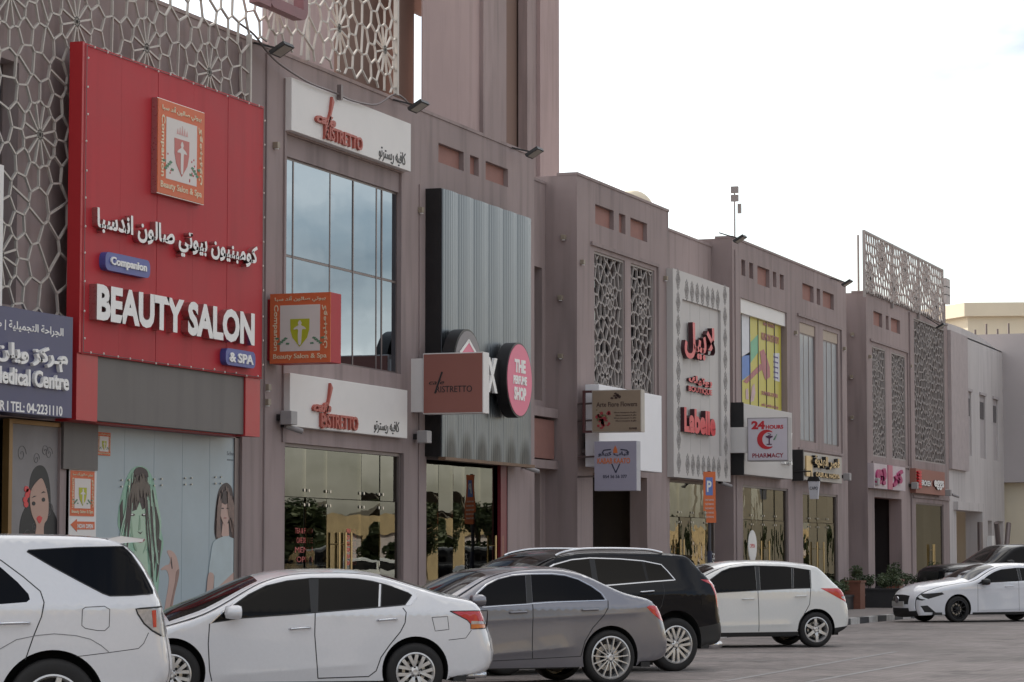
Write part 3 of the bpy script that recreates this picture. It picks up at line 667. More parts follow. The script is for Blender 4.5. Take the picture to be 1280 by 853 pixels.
# ------------------------------------------------------------------ signs
def plate(mb, P, ux, w, h, t0, t1, mi=0):
    P = Vector(P); ux = Vector(ux); uz = Vector(FZ); n = ux.cross(uz)
    fn = lambda a, b, t: P+ux*a+uz*b+n*t
    mb.prism([(0, 0), (w, 0), (w, h), (0, h)], fn, t0, t1, mi); return mb
def poly(name, pts, P, ux, t0, t1, m, par, sm=0):
    P = Vector(P); ux = Vector(ux); uz = Vector(FZ); n = ux.cross(uz)
    if sm: pts = smooth_closed(pts, sm)
    return obj(name, MB().prism(pts, lambda a, b, t: P+ux*a+uz*b+n*t, t0, t1), m, par)
def fpoly(name, px, y, m, par, t=.004, sm=0, o=(0, 0), s=1.):      # traced outline on a plane parallel to the front
    pts = [W(o[0]+p[0]/s, o[1]+p[1]/s, y) for p in px]
    if sm: pts = smooth_closed(pts, sm)
    return obj(name, MB().prism(pts, lambda a, b, tt: (a, tt, b), y-t, y), m, par)
def rrect(w, h, r, k=5):
    o = []
    for cx, cy, a in ((w-r, r, -90), (w-r, h-r, 0), (r, h-r, 90), (r, r, 180)):
        for i in range(k+1): t = math.radians(a+90*i/k); o.append((cx+r*math.cos(t), cy+r*math.sin(t)))
    return o
def ell(cx, cy, rx, ry, n=20): return [(cx+rx*math.cos(2*math.pi*i/n), cy+ry*math.sin(2*math.pi*i/n)) for i in range(n)]

def salon_emblem(par, P, ux, w, h, t, olive):
    """square emblem: orange border with lettering round a white field with a shield"""
    P = Vector(P); ux = Vector(ux); uz = Vector(FZ); n = ux.cross(uz)
    q = plate(MB(), P, ux, w, h, 0, t); obj('emblem_board', q, orange, par)
    fld = mat('emblem_field', (.55, .50, .50) if olive else (.66, .60, .57), .5, var=.03)
    b = .17*w; bz = .17*h; F = P+n*t
    obj('emblem_field', plate(MB(), F+ux*b+uz*bz, ux, w-2*b, h-2*bz, 0, .004), fld, par)
    tl = mat('cream_print', (.72, .60, .42), .5, var=.02)
    text('Beauty Salon & Spa', F+ux*(.06*w)+uz*(.045*h), ux, uz, .88*w, .09*h, .008, tl, par, bold=.01)
    text(arr('بيوتي صالون أند سبا'), F+ux*(.08*w)+uz*(.87*h), ux, uz, .84*w, .09*h, .008, tl, par, bold=.02)
    text('Companion', F+ux*(.05*w)+uz*(.84*h), -uz, ux, .66*h, .09*w, .008, tl, par, bold=.02)
    text(arr('كومبنيون'), F+ux*(.95*w)+uz*(.2*h), uz, -ux, .62*h, .09*w, .008, tl, par, bold=.02)
    sh = mat('shield_olive', (.42, .42, .02), .5, var=.05) if olive else mat('shield_red', (.50, .13, .11), .5, var=.05)
    G = F+n*.004; pts = [(.34, .63), (.66, .63), (.655, .47), (.62, .36), (.5, .23), (.38, .36), (.345, .47)]
    poly('shield', [(a*w, c*h) for a, c in pts], G, ux, 0, .005, sh, par)
    pts = [(.5, .61), (.53, .57), (.52, .54), (.58, .51), (.60, .48), (.54, .48), (.53, .4), (.52, .27), (.48, .27), (.47, .4), (.47, .48), (.40, .48), (.42, .51), (.48, .54), (.47, .57)]
    poly('shield_figure', [(a*w, c*h) for a, c in pts], G, ux, .005, .009, fld, par, sm=3)
    gm = mat('emblem_leaf', (.10, .22, .13), .6, var=.1); q = MB()
    for sgn in (-1, 1):
        for k in range(6):
            cx, cz = .5+sgn*(.2+.035*k), .28+.025*((k*7) % 4); a = .9*sgn+k
            q.prism([((cx+.03*math.cos(a+j)*1.3)*w, (cz+.03*math.sin(a+j)*.6)*h) for j in (0, 1.57, 3.14, 4.71)], lambda x, z, tt: G+ux*x+uz*z+n*tt, 0, .004)
    obj('emblem_leaves', q, gm, par, stuff=True)
    if not olive:
        q = MB()
        for k in range(5): q.prism([((.39+.05*k)*w, .68*h), ((.43+.05*k)*w, .68*h), ((.41+.05*k)*w, (.74+.02*(2-abs(k-2)))*h)], lambda x, z, tt: G+ux*x+uz*z+n*tt, 0, .004)
        obj('emblem_crown', q, mat('pale_pink_print', (.62, .34, .32), .6), par)
        q = MB(); rr_ = random.Random(2)
        for k in range(14):
            cx = .5+random.choice((-1, 1))*rr_.uniform(.17, .3); cz = rr_.uniform(.2, .45); q.prism([(x*w, z*h) for x, z in ell(cx, cz, .012, .012, 6)], lambda x, z, tt: G+ux*x+uz*z+n*tt, 0, .003)
        obj('emblem_flowers', q, mat('red_print', (.5, .05, .06), .6), par, stuff=True)

# --- navy medical sign
t = thing('medical_sign', 'navy blue medical centre sign with white Arabic and English raised lettering at the left edge', 'sign', (31, 18.3, 3.5))
w = MB(); w.box(27.5, 32.53, 18.28, 18.75, 3.51, 4.88); obj('sign_box', w, bluep, t)
ftext(arr('الجراحة التجميلية | طب الاسنان'), -52, 404, 77, 390, 18.28, .006, whitel, t, bold=.015)
ftext(arr('مـركز ويلنـس'), -40, 451, 83, 420, 18.28, .05, whitel, t, bold=.035, split='letter')
ftext('Medical Centre', -9, 478, 85, 456, 18.28, .05, whitel, t, bold=.03, split='letter')
ftext('DER I TEL: 04-2231110', -12, 512, 77, 499, 18.28, .006, whitel, t, bold=.02)
t = thing('white_sign', 'white panel with blue disc cut off at the left edge above the navy sign', 'sign', (31, 18.1, 4.9))
w = MB(); x1, z1 = W(5, 207, 18.15); _, z0 = W(5, 383, 18.15); w.box(29.5, x1, 18.15, 18.4, z0, z1); obj('board', w, white, t)
cx, cz = W(-30, 236, 18.15); w = MB(); w.prism(ell(cx, cz, .36, .36, 28), lambda a, b, tt: (a, tt, b), 18.13, 18.15); obj('disc', w, bluel, t)

# --- red salon front
t = thing('salon_sign', 'large red beauty salon sign box with raised white Arabic and English letters', 'sign', (35.6, 18.3, 3.5))
w = MB(); w.box(32.74, 33.33, 18.33, 18.5, 3.5, 4.42); w.box(38.03, 38.55, 18.33, 18.5, 3.5, 4.42); w.box(32.74, 32.8, 18.3, 18.5, 4.42, 8.72); w.box(32.80, 38.54, 18.36, 18.5, 4.42, 8.70); w.box(33.0, 38.4, 18.5, 18.8, 3.5, 4.4)
obj('box_frame', w, reds, t)
w = MB(); w.box(33.33, 38.03, 18.36, 18.5, 3.52, 4.42); obj('grey_lower_panel', w, greyp, t)
sx = [32.81, W(150, 300, 18.3)[0], W(196, 300, 18.3)[0], W(241, 300, 18.3)[0], W(284, 300, 18.3)[0], 38.56]
for i in range(5):
    w = MB(); w.box(sx[i]+.004, sx[i+1]-.004, 18.3+.003*(i % 2), 18.36, 4.41, 8.71); obj('front_panel', w, redp, t)
ftext(arr('كومبنيون بيوتي صالون اندسبا'), 121.5, 297, 320, 259, 18.3, .09, steel, t, bold=.03, split='letter', face=whitel)
ftext('BEAUTY SALON', 121, 400, 317, 354, 18.3, .12, steel, t, bold=.045, split='letter', face=whitel)
for s_, a, b, c, d in (('Companion', 124, 180, 314.5, 337.5), ('& SPA', 275, 312, 435, 456)):
    x0, z1 = W(a, c, 18.3); _, z0 = W(a, d, 18.3); x1, _ = W(b, d, 18.3)
    poly('pill_plaque', rrect(x1-x0, z1-z0, (z1-z0)*.38), (x0, 18.3, z0), FX, 0, .1, [MATS['blue_pill']], t)
    text(s_, (x0+.1*(x1-x0), 18.2, z0+(z1-z0)*.2), FX, FZ, (x1-x0)*.8, (z1-z0)*.58, .02, whitel, t, bold=.03)
x0, z1 = W(198, 122.5, 18.2); _, z0 = W(198, 240.5, 18.2); x1, _ = W(255, 240, 18.2)
te = thing('emblem_sign', 'square orange and white salon emblem board mounted high on the red sign', 'sign', (x0, 18.2, z0))
w = MB(); w.box(x0-.01, x1+.01, 18.21, 18.3, z0-.01, z1+.01); obj('emblem_backing', w, steel, te); salon_emblem(te, (x0, 18.21, z0), FX, x1-x0, z1-z0, .01, False)
tb = thing('fairy_lights', 'string of tiny white fairy lights running round the edge of the red salon sign', 'string lights', (35.6, 18.25, 4.4))
path = [(32.84, 4.43), (32.84, 8.68), (38.52, 8.68), (38.52, 4.43), (32.84, 4.43)]; w = MB(); bm_ = mat('bulb_white', (.75, .72, .66), .3, var=0)
fm = bpy.data.meshes.new('bulb'); q = MB(); q.lathe([(0, -.018), (.012, -.008), (.013, .008), (0, .018)], (0, 0, 0), (0, 0, 1), 6); fm.from_pydata(q.v, [], q.f); fm.materials.append(bm_)
for (a, b), (c, d) in zip(path[:-1], path[1:]):
    ln = math.hypot(c-a, d-b); n_ = int(ln/.36)
    w.tube([(a, 18.285, b), (c, 18.285, d)], .005, 4)
    for k in range(n_):
        u_ = (k+.5)/n_; o = bpy.data.objects.new('bulb', fm); C.objects.link(o); o.parent = tb; o.matrix_parent_inverse = Matrix.Translation(-LOC[tb.name]); o.location = (a+(c-a)*u_+random.uniform(-.02, .02), 18.27, b+(d-b)*u_+random.uniform(-.02, .02))
obj('wire', w, alu, tb)

# --- salon window poster, print layers 4 mm apart
t = thing('window_poster', 'pale blue salon window poster showing two long haired women', 'poster', (36.5, 18.86, .15))
w = MB(); w.box(34.2, 38.72, 18.86, 18.95, .15, 3.5); obj('poster_sheet', w, mat('poster_blue', (.34, .41, .45), .35, var=.14, scale=.6), t)
w = MB(); w.box(38.72, 38.9, 18.84, 18.95, .15, 3.5); w.box(34.17, 38.72, 18.83, 18.95, 3.5, 3.53); obj('poster_frame', w, alu, t)
for k in range(1, 5): w = MB(); x = 34.2+k*.92; w.box(x-.004, x+.004, 18.858, 18.86, .15, 3.5); obj('glass_joint', w, mat('joint', (.27, .34, .39), .4), t)
Y0 = 18.86; A = dict(o=(0, 513), s=2.509); B = dict(o=(140, 640), s=4.004)
hg = mat('print_green', (.27, .46, .34), .5, var=.4, scale=14, streak=.15); hd = mat('print_dark_hair', (.055, .035, .035), .5, var=.3, scale=18, streak=.15); fg = mat('print_green_skin', (.42, .56, .42), .5, var=.06)
skin = mat('print_skin', (.50, .33, .28), .5, var=.08); lipm = mat('print_lips', (.35, .16, .15), .5); shirt = mat('print_shirt', (.43, .50, .52), .5, var=.08, scale=4)
fpoly('print_hair', [(435, 175), (408, 190), (388, 240), (372, 310), (370, 365), (388, 400), (384, 450), (395, 540), (440, 640), (480, 640), (496, 560), (500, 480), (512, 420), (503, 370), (496, 300), (482, 225), (462, 185)], Y0, hg, t, sm=4, **A)
fpoly('print_hair', [(440, 178), (420, 190), (412, 240), (410, 262), (440, 272), (470, 262), (466, 230), (462, 192)], Y0-.004, hd, t, sm=4, **A)
fpoly('print_face', [(404, 318), (402, 360), (412, 400), (424, 440), (440, 462), (456, 440), (466, 410), (474, 370), (474, 318), (440, 290)], Y0-.004, fg, t, sm=4, **A)
fpoly('print_neck', [(420, 440), (418, 520), (430, 600), (458, 600), (464, 500), (460, 440)], Y0-.0035, fg, t, **A)
fpoly('print_fringe', [(384, 345), (396, 300), (412, 262), (440, 250), (470, 262), (480, 300), (486, 350), (476, 332), (462, 300), (446, 312), (438, 285), (428, 312), (412, 318), (400, 345), (394, 372)], Y0-.008, hd, t, **A)
fpoly('print_hair', [(474, 330), (486, 350), (492, 420), (484, 500), (476, 520), (478, 440), (470, 400)], Y0-.008, hd, t, sm=3, **A)
for k, pl in enumerate(([(384, 400), (392, 400), (400, 470), (396, 500)], [(496, 400), (506, 410), (498, 500), (490, 540)], [(376, 300), (384, 280), (386, 350), (378, 372)])): fpoly('print_hair_strand', pl, Y0-.008, hd, t, **A)
for ex in (415, 452): fpoly('print_eye', ell(ex, 328, 8, 4, 10), Y0-.012, hd, t, **A); fpoly('print_eye_white', ell(ex-1, 327, 3.5, 2.4, 8), Y0-.016, whitel, t, **A)
fpoly('print_nose', [(437, 340), (441, 372), (434, 386), (446, 386), (446, 372)], Y0-.008, hd, t, t=.002, **A) if False else None
fpoly('print_nose', [(431, 380), (440, 384), (447, 380), (440, 389)], Y0-.008, hd, t, **A)
fpoly('print_lips', [(422, 407), (434, 402), (440, 404), (447, 402), (455, 407), (440, 416)], Y0-.008, lipm, t, sm=3, **A)
fpoly('print_hand', [(275, 200), (285, 192), (302, 198), (322, 225), (336, 290), (330, 340), (316, 400), (302, 480), (300, 560), (255, 560), (265, 470), (280, 380), (284, 330), (272, 292), (248, 292), (246, 284), (268, 268), (285, 262), (290, 235)], Y0, skin, t, sm=3, **B)
fpoly('print_finger_gap', [(296, 225), (300, 255), (303, 285), (299, 285), (294, 255)], Y0-.004, hd, t, t=.003, **B)
fpoly('print_hair', [(706, 228), (690, 242), (680, 275), (674, 330), (672, 385), (684, 418), (700, 410), (706, 380), (716, 385), (728, 415), (742, 400), (744, 360), (734, 300), (728, 250), (718, 232)], Y0, hd, t, sm=4, **A)
fpoly('print_hair_light', [(682, 330), (690, 300), (690, 360), (694, 400), (686, 410), (678, 380)], Y0-.004, mat('print_brown', (.20, .13, .11), .5, var=.3, scale=15), t, sm=3, **A)
fpoly('print_hair_light', [(734, 330), (726, 300), (726, 350), (730, 400), (738, 395), (742, 370)], Y0-.004, MATS['print_brown'], t, sm=3, **A)
fpoly('print_face', [(690, 285), (690, 320), (696, 345), (706, 362), (716, 345), (722, 318), (722, 285), (706, 275)], Y0-.008, skin, t, sm=4, **A)
fpoly('print_fringe', [(686, 300), (692, 262), (706, 250), (720, 262), (726, 300), (716, 290), (706, 296), (696, 290)], Y0-.012, hd, t, **A)
for ex in (698, 714): fpoly('print_eye', ell(ex, 308, 4, 2, 8), Y0-.012, hd, t, **A)
fpoly('print_lips', ell(706, 338, 5, 2.5, 8), Y0-.012, lipm, t, **A)
fpoly('print_shirt', [(690, 400), (706, 395), (722, 398), (748, 415), (756, 460), (762, 500), (735, 505), (735, 620), (672, 620), (672, 520), (654, 515), (660, 460), (668, 415)], Y0-.0065, shirt, t, sm=3, **A)
fpoly('print_neck', [(698, 355), (716, 355), (718, 392), (706, 402), (694, 392)], Y0-.006, skin, t, t=.003, **A)
fpoly('print_arm', [(742, 488), (760, 486), (762, 510), (730, 540), (690, 575), (676, 590), (670, 570), (710, 530), (735, 505)], Y0-.0105, skin, t, sm=3, **A)
fpoly('print_arm', [(654, 512), (670, 516), (668, 560), (660, 600), (645, 600), (648, 560)], Y0-.0105, skin, t, sm=3, **A)
def strands(nm, roots, tips, n, w0, y, m_, seed, wav=6., bw=14., o=(0, 513), sc=2.509):
    r = random.Random(seed); q = MB()
    for k in range(n):
        u = (k+r.uniform(-.4, .4))/n; u = min(1, max(0, u)); f = lambda P: [P[min(len(P)-1, int(u*(len(P)-1)))][a]*(1-(u*(len(P)-1)) % 1)+P[min(len(P)-1, int(u*(len(P)-1))+1)][a]*((u*(len(P)-1)) % 1) for a in (0, 1)]
        a, b = f(roots), f(tips); ph = r.uniform(0, 6.28); ln = r.uniform(.55, 1.); st = r.uniform(0, .3); P = []
        for t_ in range(9):
            v = st+(ln-st)*t_/8; bow = math.sin(v*math.pi)*((u-.5)*bw); P.append((a[0]+(b[0]-a[0])*v+bow+math.sin(v*9+ph)*wav*v, a[1]+(b[1]-a[1])*v))
        L_ = []; R_2 = []
        for t_, p in enumerate(P): w_ = w0*(1-abs(t_/8-.45)*1.4)+.6; L_.append((p[0]-w_, p[1])); R_2.append((p[0]+w_, p[1]))
        yy = y-.0002*k
        for t_ in range(8):
            c = [W(o[0]+z_[0]/sc, o[1]+z_[1]/sc, yy) for z_ in (L_[t_], R_2[t_], R_2[t_+1], L_[t_+1])]; q.quad(*[(x_, yy, zz_) for x_, zz_ in c])
    return obj(nm, q, m_, t, stuff=True)
bro = MATS['print_brown']; lg = mat('print_light_green', (.36, .52, .40), .5, var=.2, scale=12)
strands('print_hair_strands', [(428, 182), (412, 200), (400, 240)], [(398, 560), (386, 470), (372, 400)], 12, 2.4, Y0-.013, lg, 1, wav=3)
strands('print_hair_strands', [(425, 184), (410, 205), (396, 250)], [(400, 600), (392, 520), (378, 380)], 6, 1.5, Y0-.017, hd, 2, wav=3)
strands('print_hair_strands', [(456, 182), (470, 205), (486, 260)], [(484, 600), (496, 500), (508, 400)], 12, 2.4, Y0-.013, lg, 3, wav=3)
strands('print_hair_strands', [(458, 184), (472, 210), (486, 270)], [(482, 580), (494, 540), (504, 420)], 6, 1.6, Y0-.017, hd, 4, wav=3)
strands('print_hair_strands', [(428, 200), (440, 196), (456, 200)], [(404, 318), (440, 305), (478, 318)], 20, 2., Y0-.021, mat('print_mid_brown', (.13, .10, .08), .5), 5, wav=1.5)
strands('print_hair_strands', [(700, 234), (690, 250), (684, 280)], [(686, 420), (680, 412), (673, 380)], 9, 1.4, Y0-.016, bro, 6, wav=1.5, bw=4)
strands('print_hair_strands', [(710, 234), (722, 250), (730, 280)], [(730, 410), (738, 410), (745, 380)], 9, 1.4, Y0-.016, bro, 7, wav=1.5, bw=4)
fpoly('print_cheek_shade', [(408, 360), (404, 330), (412, 340), (418, 400), (430, 440), (420, 430)], Y0-.0085, mat('print_green_shade', (.27, .40, .28), .5, var=.1), t, sm=3, **A)
fpoly('print_cheek_shade', [(472, 350), (474, 380), (462, 420), (448, 450), (456, 420), (464, 380)], Y0-.0085, MATS['print_green_shade'], t, sm=3, **A)
fpoly('print_cheek_shade', [(437, 330), (441, 345), (440, 374), (434, 378), (436, 350)], Y0-.0085, MATS['print_green_shade'], t, **A)
fpoly('print_arm_shade', [(322, 300), (336, 290), (328, 350), (312, 410), (300, 470), (292, 470), (306, 400), (316, 350)], Y0-.004, mat('print_skin_shade', (.30, .18, .15), .5), t, sm=3, **B)
fpoly('print_silhouette', ell(738, 113, 4, 8, 10), Y0-.001, hd, t, **A)
ftext('Schwarzkopf', 284, 571, 304, 564, Y0, .004, mat('print_grey', (.2, .22, .25), .5), t)
ftext('PROFESSIONAL HAIRCARE', 284, 576, 304, 574, Y0, .003, MATS['print_grey'], t)
q = MB()
for gx in (378, 400, 480, 503, 577, 597, 672, 690):
    for gz in (215, 235): x, z = W(gx/2.509, 513+gz/2.509-(gx-378)*.012, Y0); q.lathe([(0, 0), (.014, 0), (.014, .03), (0, .03)], (x, Y0-.03, z-.02), (0, 1, 0), 8)
obj('glass_bolt', q, steel, t)
ts = thing('emblem_sticker', 'small orange salon emblem sticker in the upper left corner of the blue window poster', 'sticker', (34.5, 18.84, 2.9))
x0, z1 = W(122, 540, 18.84); _, z0 = W(122, 569, 18.84); x1, _ = W(138.5, 569, 18.84); salon_emblem(ts, (x0, 18.85, z0), FX, x1-x0, z1-z0, .004, True)
ts = thing('now_open_poster', 'white poster with orange salon emblem and a now open arrow beside the blue window poster', 'poster', (33.6, 18.78, .9))
x0, z1 = W(87, 583, 18.79); _, z0 = W(87, 700, 18.79); x1, _ = W(119.5, 700, 18.79); w = MB(); w.box(x0, x1, 18.79, 18.8, z0, z1); obj('poster_sheet', w, white, ts)
xa, za = W(88.5, 588, 18.78); _, zb = W(88.5, 645, 18.78); xb, _ = W(118.5, 600, 18.78); salon_emblem(ts, (xa, 18.788, zb), FX, xb-xa, za-zb, .004, True)
fpoly('arrow', [(88, 656), (96, 649), (96, 652), (118, 652.5), (118, 662), (96, 662), (96, 665)], 18.788, orange, ts); ftext('NOW OPEN', 97, 660.5, 117, 655, 18.784, .004, white, ts, bold=.03)
w = MB(); w.box(33.17, 34.15, 18.76, 18.8, 2.85, 3.52); single('grey_wall_panel', w, greyp, 'plain dark grey panel just above the now open poster', 'panel')
t = thing('door_poster', 'grey door panel with a drawn black haired woman, under the navy sign', 'poster', (32, 18.84, .15))
x0, _ = W(12, 600, 18.84); x1, _ = W(79.5, 600, 18.84); w = MB(); w.box(x0, x1, 18.84, 18.9, .15, 3.48); obj('poster_sheet', w, mat('poster_grey', (.24, .22, .22), .6, var=.12, scale=3), t)
w = MB(); w.box(x1, x1+.09, 18.8, 18.9, .15, 3.48); w.box(x0-.09, x0, 18.8, 18.9, .15, 3.48); w.box(x0, x1, 18.8, 18.9, 3.42, 3.48); obj('gilt_frame', w, mat('gilt', (.24, .14, .05), .4, .4), t)
Cc = dict(o=(0, 500), s=3.765); Y1 = 18.84; ink = mat('print_black', (.008, .008, .01), .5); sk2 = mat('print_tan_skin', (.46, .29, .23), .5, var=.03)
fpoly('print_hair', [(185, 308), (160, 325), (142, 370), (135, 440), (125, 490), (100, 550), (90, 620), (90, 760), (272, 760), (272, 600), (262, 550), (240, 500), (236, 430), (228, 365), (210, 320)], Y1, ink, t, sm=4, **Cc)
fpoly('print_face', [(190, 370), (160, 400), (145, 430), (140, 480), (150, 540), (170, 590), (165, 640), (165, 760), (205, 760), (205, 600), (222, 560), (228, 500), (222, 440), (205, 385)], Y1-.004, sk2, t, sm=4, **Cc)
for ex, ey in ((158, 488), (204, 470)): fpoly('print_eye', ell(ex, ey, 8, 10, 12), Y1-.008, ink, t, **Cc)
fpoly('print_brow', [(148, 462), (160, 452), (172, 452), (160, 458)], Y1-.008, ink, t, **Cc); fpoly('print_brow', [(192, 440), (204, 430), (216, 436), (204, 437)], Y1-.008, ink, t, **Cc)
fpoly('print_lips', [(172, 558), (184, 545), (192, 550), (198, 556), (186, 582)], Y1-.008, redl, t, sm=3, **Cc)
for cx, cy in ((124, 420), (128, 448), (118, 470), (132, 432), (122, 492)): fpoly('print_flower', ell(cx, cy, 11, 15, 10), Y1-.004-.001*(cy % 3), redl, t, **Cc)
q = MB(); rr_ = random.Random(6)
for k in range(12):
    cx, cz = rr_.uniform(x0+.2, x1-.2), rr_.uniform(1.9, 3.3); R_ = rr_.uniform(.06, .14); pts = [(cx+R_*(1-j/26)*math.cos(j*.42), Y1-.003, cz+R_*(1-j/26)*math.sin(j*.42)) for j in range(24)]; q.tube(pts, .004, 4)
obj('print_scroll', q, mat('print_scroll', (.16, .15, .15), .6), t)

# --- ribbed metal facade box with its round signs
t = thing('ribbed_facade', 'tall ribbed grey metal cladding box over the perfume shop front', 'cladding', (48.4, 18.2, 3.47))
RX0, RZ1 = W(555, 235, 18.43); RX1, _ = W(666, 300, 18.43); RZ0 = W(555, 570.5, 18.43)[1]; RY = 18.43
w = MB(); w.box(RX0, RX1, RY+.06, 18.8, RZ0, RZ1); obj('black_casing', w, black, t)
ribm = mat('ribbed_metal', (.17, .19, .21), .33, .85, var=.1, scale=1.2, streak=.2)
# dark dome-shaped reflections painted into the base colour at each panel foot
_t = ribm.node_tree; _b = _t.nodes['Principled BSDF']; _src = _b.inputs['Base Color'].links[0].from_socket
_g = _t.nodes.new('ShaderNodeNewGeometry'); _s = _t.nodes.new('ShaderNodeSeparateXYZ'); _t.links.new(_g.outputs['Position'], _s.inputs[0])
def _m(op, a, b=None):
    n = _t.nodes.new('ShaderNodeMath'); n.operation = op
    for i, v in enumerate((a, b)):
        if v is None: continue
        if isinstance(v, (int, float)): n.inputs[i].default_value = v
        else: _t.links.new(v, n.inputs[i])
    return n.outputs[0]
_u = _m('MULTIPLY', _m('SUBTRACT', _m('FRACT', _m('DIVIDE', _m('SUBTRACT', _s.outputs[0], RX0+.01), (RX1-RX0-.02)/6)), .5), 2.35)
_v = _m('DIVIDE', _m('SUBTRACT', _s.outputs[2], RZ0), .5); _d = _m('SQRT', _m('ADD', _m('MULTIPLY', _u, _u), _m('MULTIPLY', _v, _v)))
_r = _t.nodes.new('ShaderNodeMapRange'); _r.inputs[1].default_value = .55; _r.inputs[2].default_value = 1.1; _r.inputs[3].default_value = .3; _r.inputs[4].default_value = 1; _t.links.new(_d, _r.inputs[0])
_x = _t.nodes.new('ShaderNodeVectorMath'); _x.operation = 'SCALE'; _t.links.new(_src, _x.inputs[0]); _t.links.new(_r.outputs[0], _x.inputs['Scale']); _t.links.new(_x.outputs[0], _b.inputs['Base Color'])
sx = [RX0+.01+i*((RX1-RX0-.02)/6) for i in range(7)]
for i in range(6):
    w = MB(); a, b = sx[i], sx[i+1]; n_ = 40
    for k in range(n_):
        u0, u1 = a+(b-a)*k/n_, a+(b-a)*(k+1)/n_; f_ = lambda u: RY+.035-.03*math.sin((u-a)/(b-a)*math.pi)-.005*abs(math.sin((u-a)*math.pi/((b-a)/8)))
        f2 = lambda u: f_(u)
        w.quad((u0, f2(u0), RZ0-.01), (u1, f2(u1), RZ0-.01), (u1, f2(u1), RZ1-.01), (u0, f2(u0), RZ1-.01))
    w.box(a, b, RY+.04, RY+.058, RZ0-.01, RZ1-.01)
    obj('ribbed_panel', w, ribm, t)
w = MB(); w.box(RX0, RX1, RY-.04, RY+.1, RZ0-.07, RZ0-.011); obj('light_trough', w, mat('rusty_trough', (.16, .09, .05), .6, var=.3, scale=12), t)
dome_tone = mat('dome_reflection', (.17, .155, .14), .5, .5, var=.25, scale=9)  # unused tone for the painted dome reflections
for k, (lab, px_, py_, fm_) in enumerate((('round black sign with a pink hexagon badge, partly behind the cafe sign', 585.3, 461, mat('grey_face', (.20, .18, .19), .45)), ('round black sign with bright pink face reading the perfume shop', 649.6, 475.4, pinkf))):
    yF = 18.1; x, z = W(px_, py_, yF); R_ = .735
    t = thing('round_sign', lab, 'sign', (x, yF, z-R_), 'round perfume shop signs')
    w = MB(); w.lathe([(0, 0), (R_, 0), (R_, .24), (0, .24)], (x, yF+.006, z), (0, 1, 0), 48); obj('drum', w, black, t, smooth=True, angle=40)
    w = MB(); w.prism(ell(x, z, R_*.95, R_*.95, 44), lambda a, b, tt: (a, tt, b), yF-.004, yF+.004); obj('face', w, fm_, t)
    w = MB(); w.box(x-.1, x+.1, yF+.24, RY+.01, z-.1, z+.1); obj('bracket', w, black, t)
    if k == 0:
        w = MB(); w.prism([(x+.5*math.cos(math.pi/6+i*math.pi/3), z+.5*math.sin(math.pi/6+i*math.pi/3)) for i in range(6)], lambda a, b, tt: (a, tt, b), yF-.012, yF-.004); obj('hexagon', w, pinkf, t)
        w = MB()
        for r0, n_ in ((.52, 6), (.2, 20)):
            for i in range(n_):
                a = math.pi/6+2*math.pi*i/n_; b = math.pi/6+2*math.pi*(i+1)/n_; w.bar((x+r0*math.cos(a), yF-.014, z+r0*math.sin(a)), (x+r0*math.cos(b), yF-.014, z+r0*math.sin(b)), .06, .01, side=(0, 1, 0))
        obj('hexagon_outline', w, whitel, t)
    else:
        for s_, w_, h_, dz in (('THE', .62, .26, .14), ('PERFUME', .76, .17, -.09), ('SHOP', .68, .26, -.4)): text(s_, (x-w_/2, yF-.004, z+dz), FX, FZ, w_, h_, .01, whitel, t, bold=.05)
t = thing('cross_sign', 'black box with a white X between the two round signs', 'sign', (48, 17.6, 4.4))
x0, z1 = W(605, 446, 18.26); _, z0 = W(605, 490, 18.26); x1, _ = W(634, 446, 18.26); w = MB(); w.box(x0, x1, 18.26, RY, z0, z1); obj('box', w, black, t)
xa, _ = W(609.5, 446, 18.2); xb, _ = W(622, 446, 18.2)
for sg in (0, 1):
    w = MB(); w.prism([(xa, z0), (xa+.14, z0), (xb, z1), (xb-.14, z1)] if sg else [(xb-.14, z0), (xb, z0), (xa+.14, z1), (xa, z1)], lambda a, b, tt: (a, tt, b), 18.2+.004*sg, 18.26); obj('stroke', w, whitel, t)

# --- café signs
def cafe_sign(lab, x0, x1, z0, z1, tx, cx, fs, ax):
    t = thing('cafe_sign', lab, 'sign', ((x0+x1)/2, 18.7, z0), 'white cafe signs'); y = 18.66
    w = MB(); w.box(x0, x1, y, 18.8, z0, z1); obj('board', w, white, t, bevel=.008)
    ftext('RISTRETTO', tx[0], tx[3], tx[1], tx[2], y, .05, cafr, t, bold=.02, split='letter')
    ftext('cafe', cx[0], cx[3], cx[1], cx[2], y, .05, cafr, t, bold=.04, shear=.3)
    (a, b), (c, d) = W(*fs[0], y), W(*fs[1], y); w = MB(); w.prism([(c-.035, d), (c+.02, d), (a+.10, b-.08), (a+.02, b), (a-.04, b-.25)], lambda p, q, tt: (p, tt, q), y-.05, y); obj('tall_stroke', w, cafr, t)
    ftext(arr('كافيه ريسترتو'), ax[0], ax[3], ax[1], ax[2], y, .01, dark, t)
cafe_sign('long white cafe sign with coral letters above the tall grid window', 40.37, 45.55, 8.63, 9.51, (407, 452, 156, 173), (396, 418, 139, 152), ((412, 121), (404, 174)), (474, 506, 180, 200))
cafe_sign('long white cafe sign with coral letters directly above the cafe shop window', 40.38, 45.42, 3.76, 4.63, (402, 448, 516, 534), (392.5, 414, 501, 514), ((410, 479), (401, 536)), (468, 499, 524, 541))
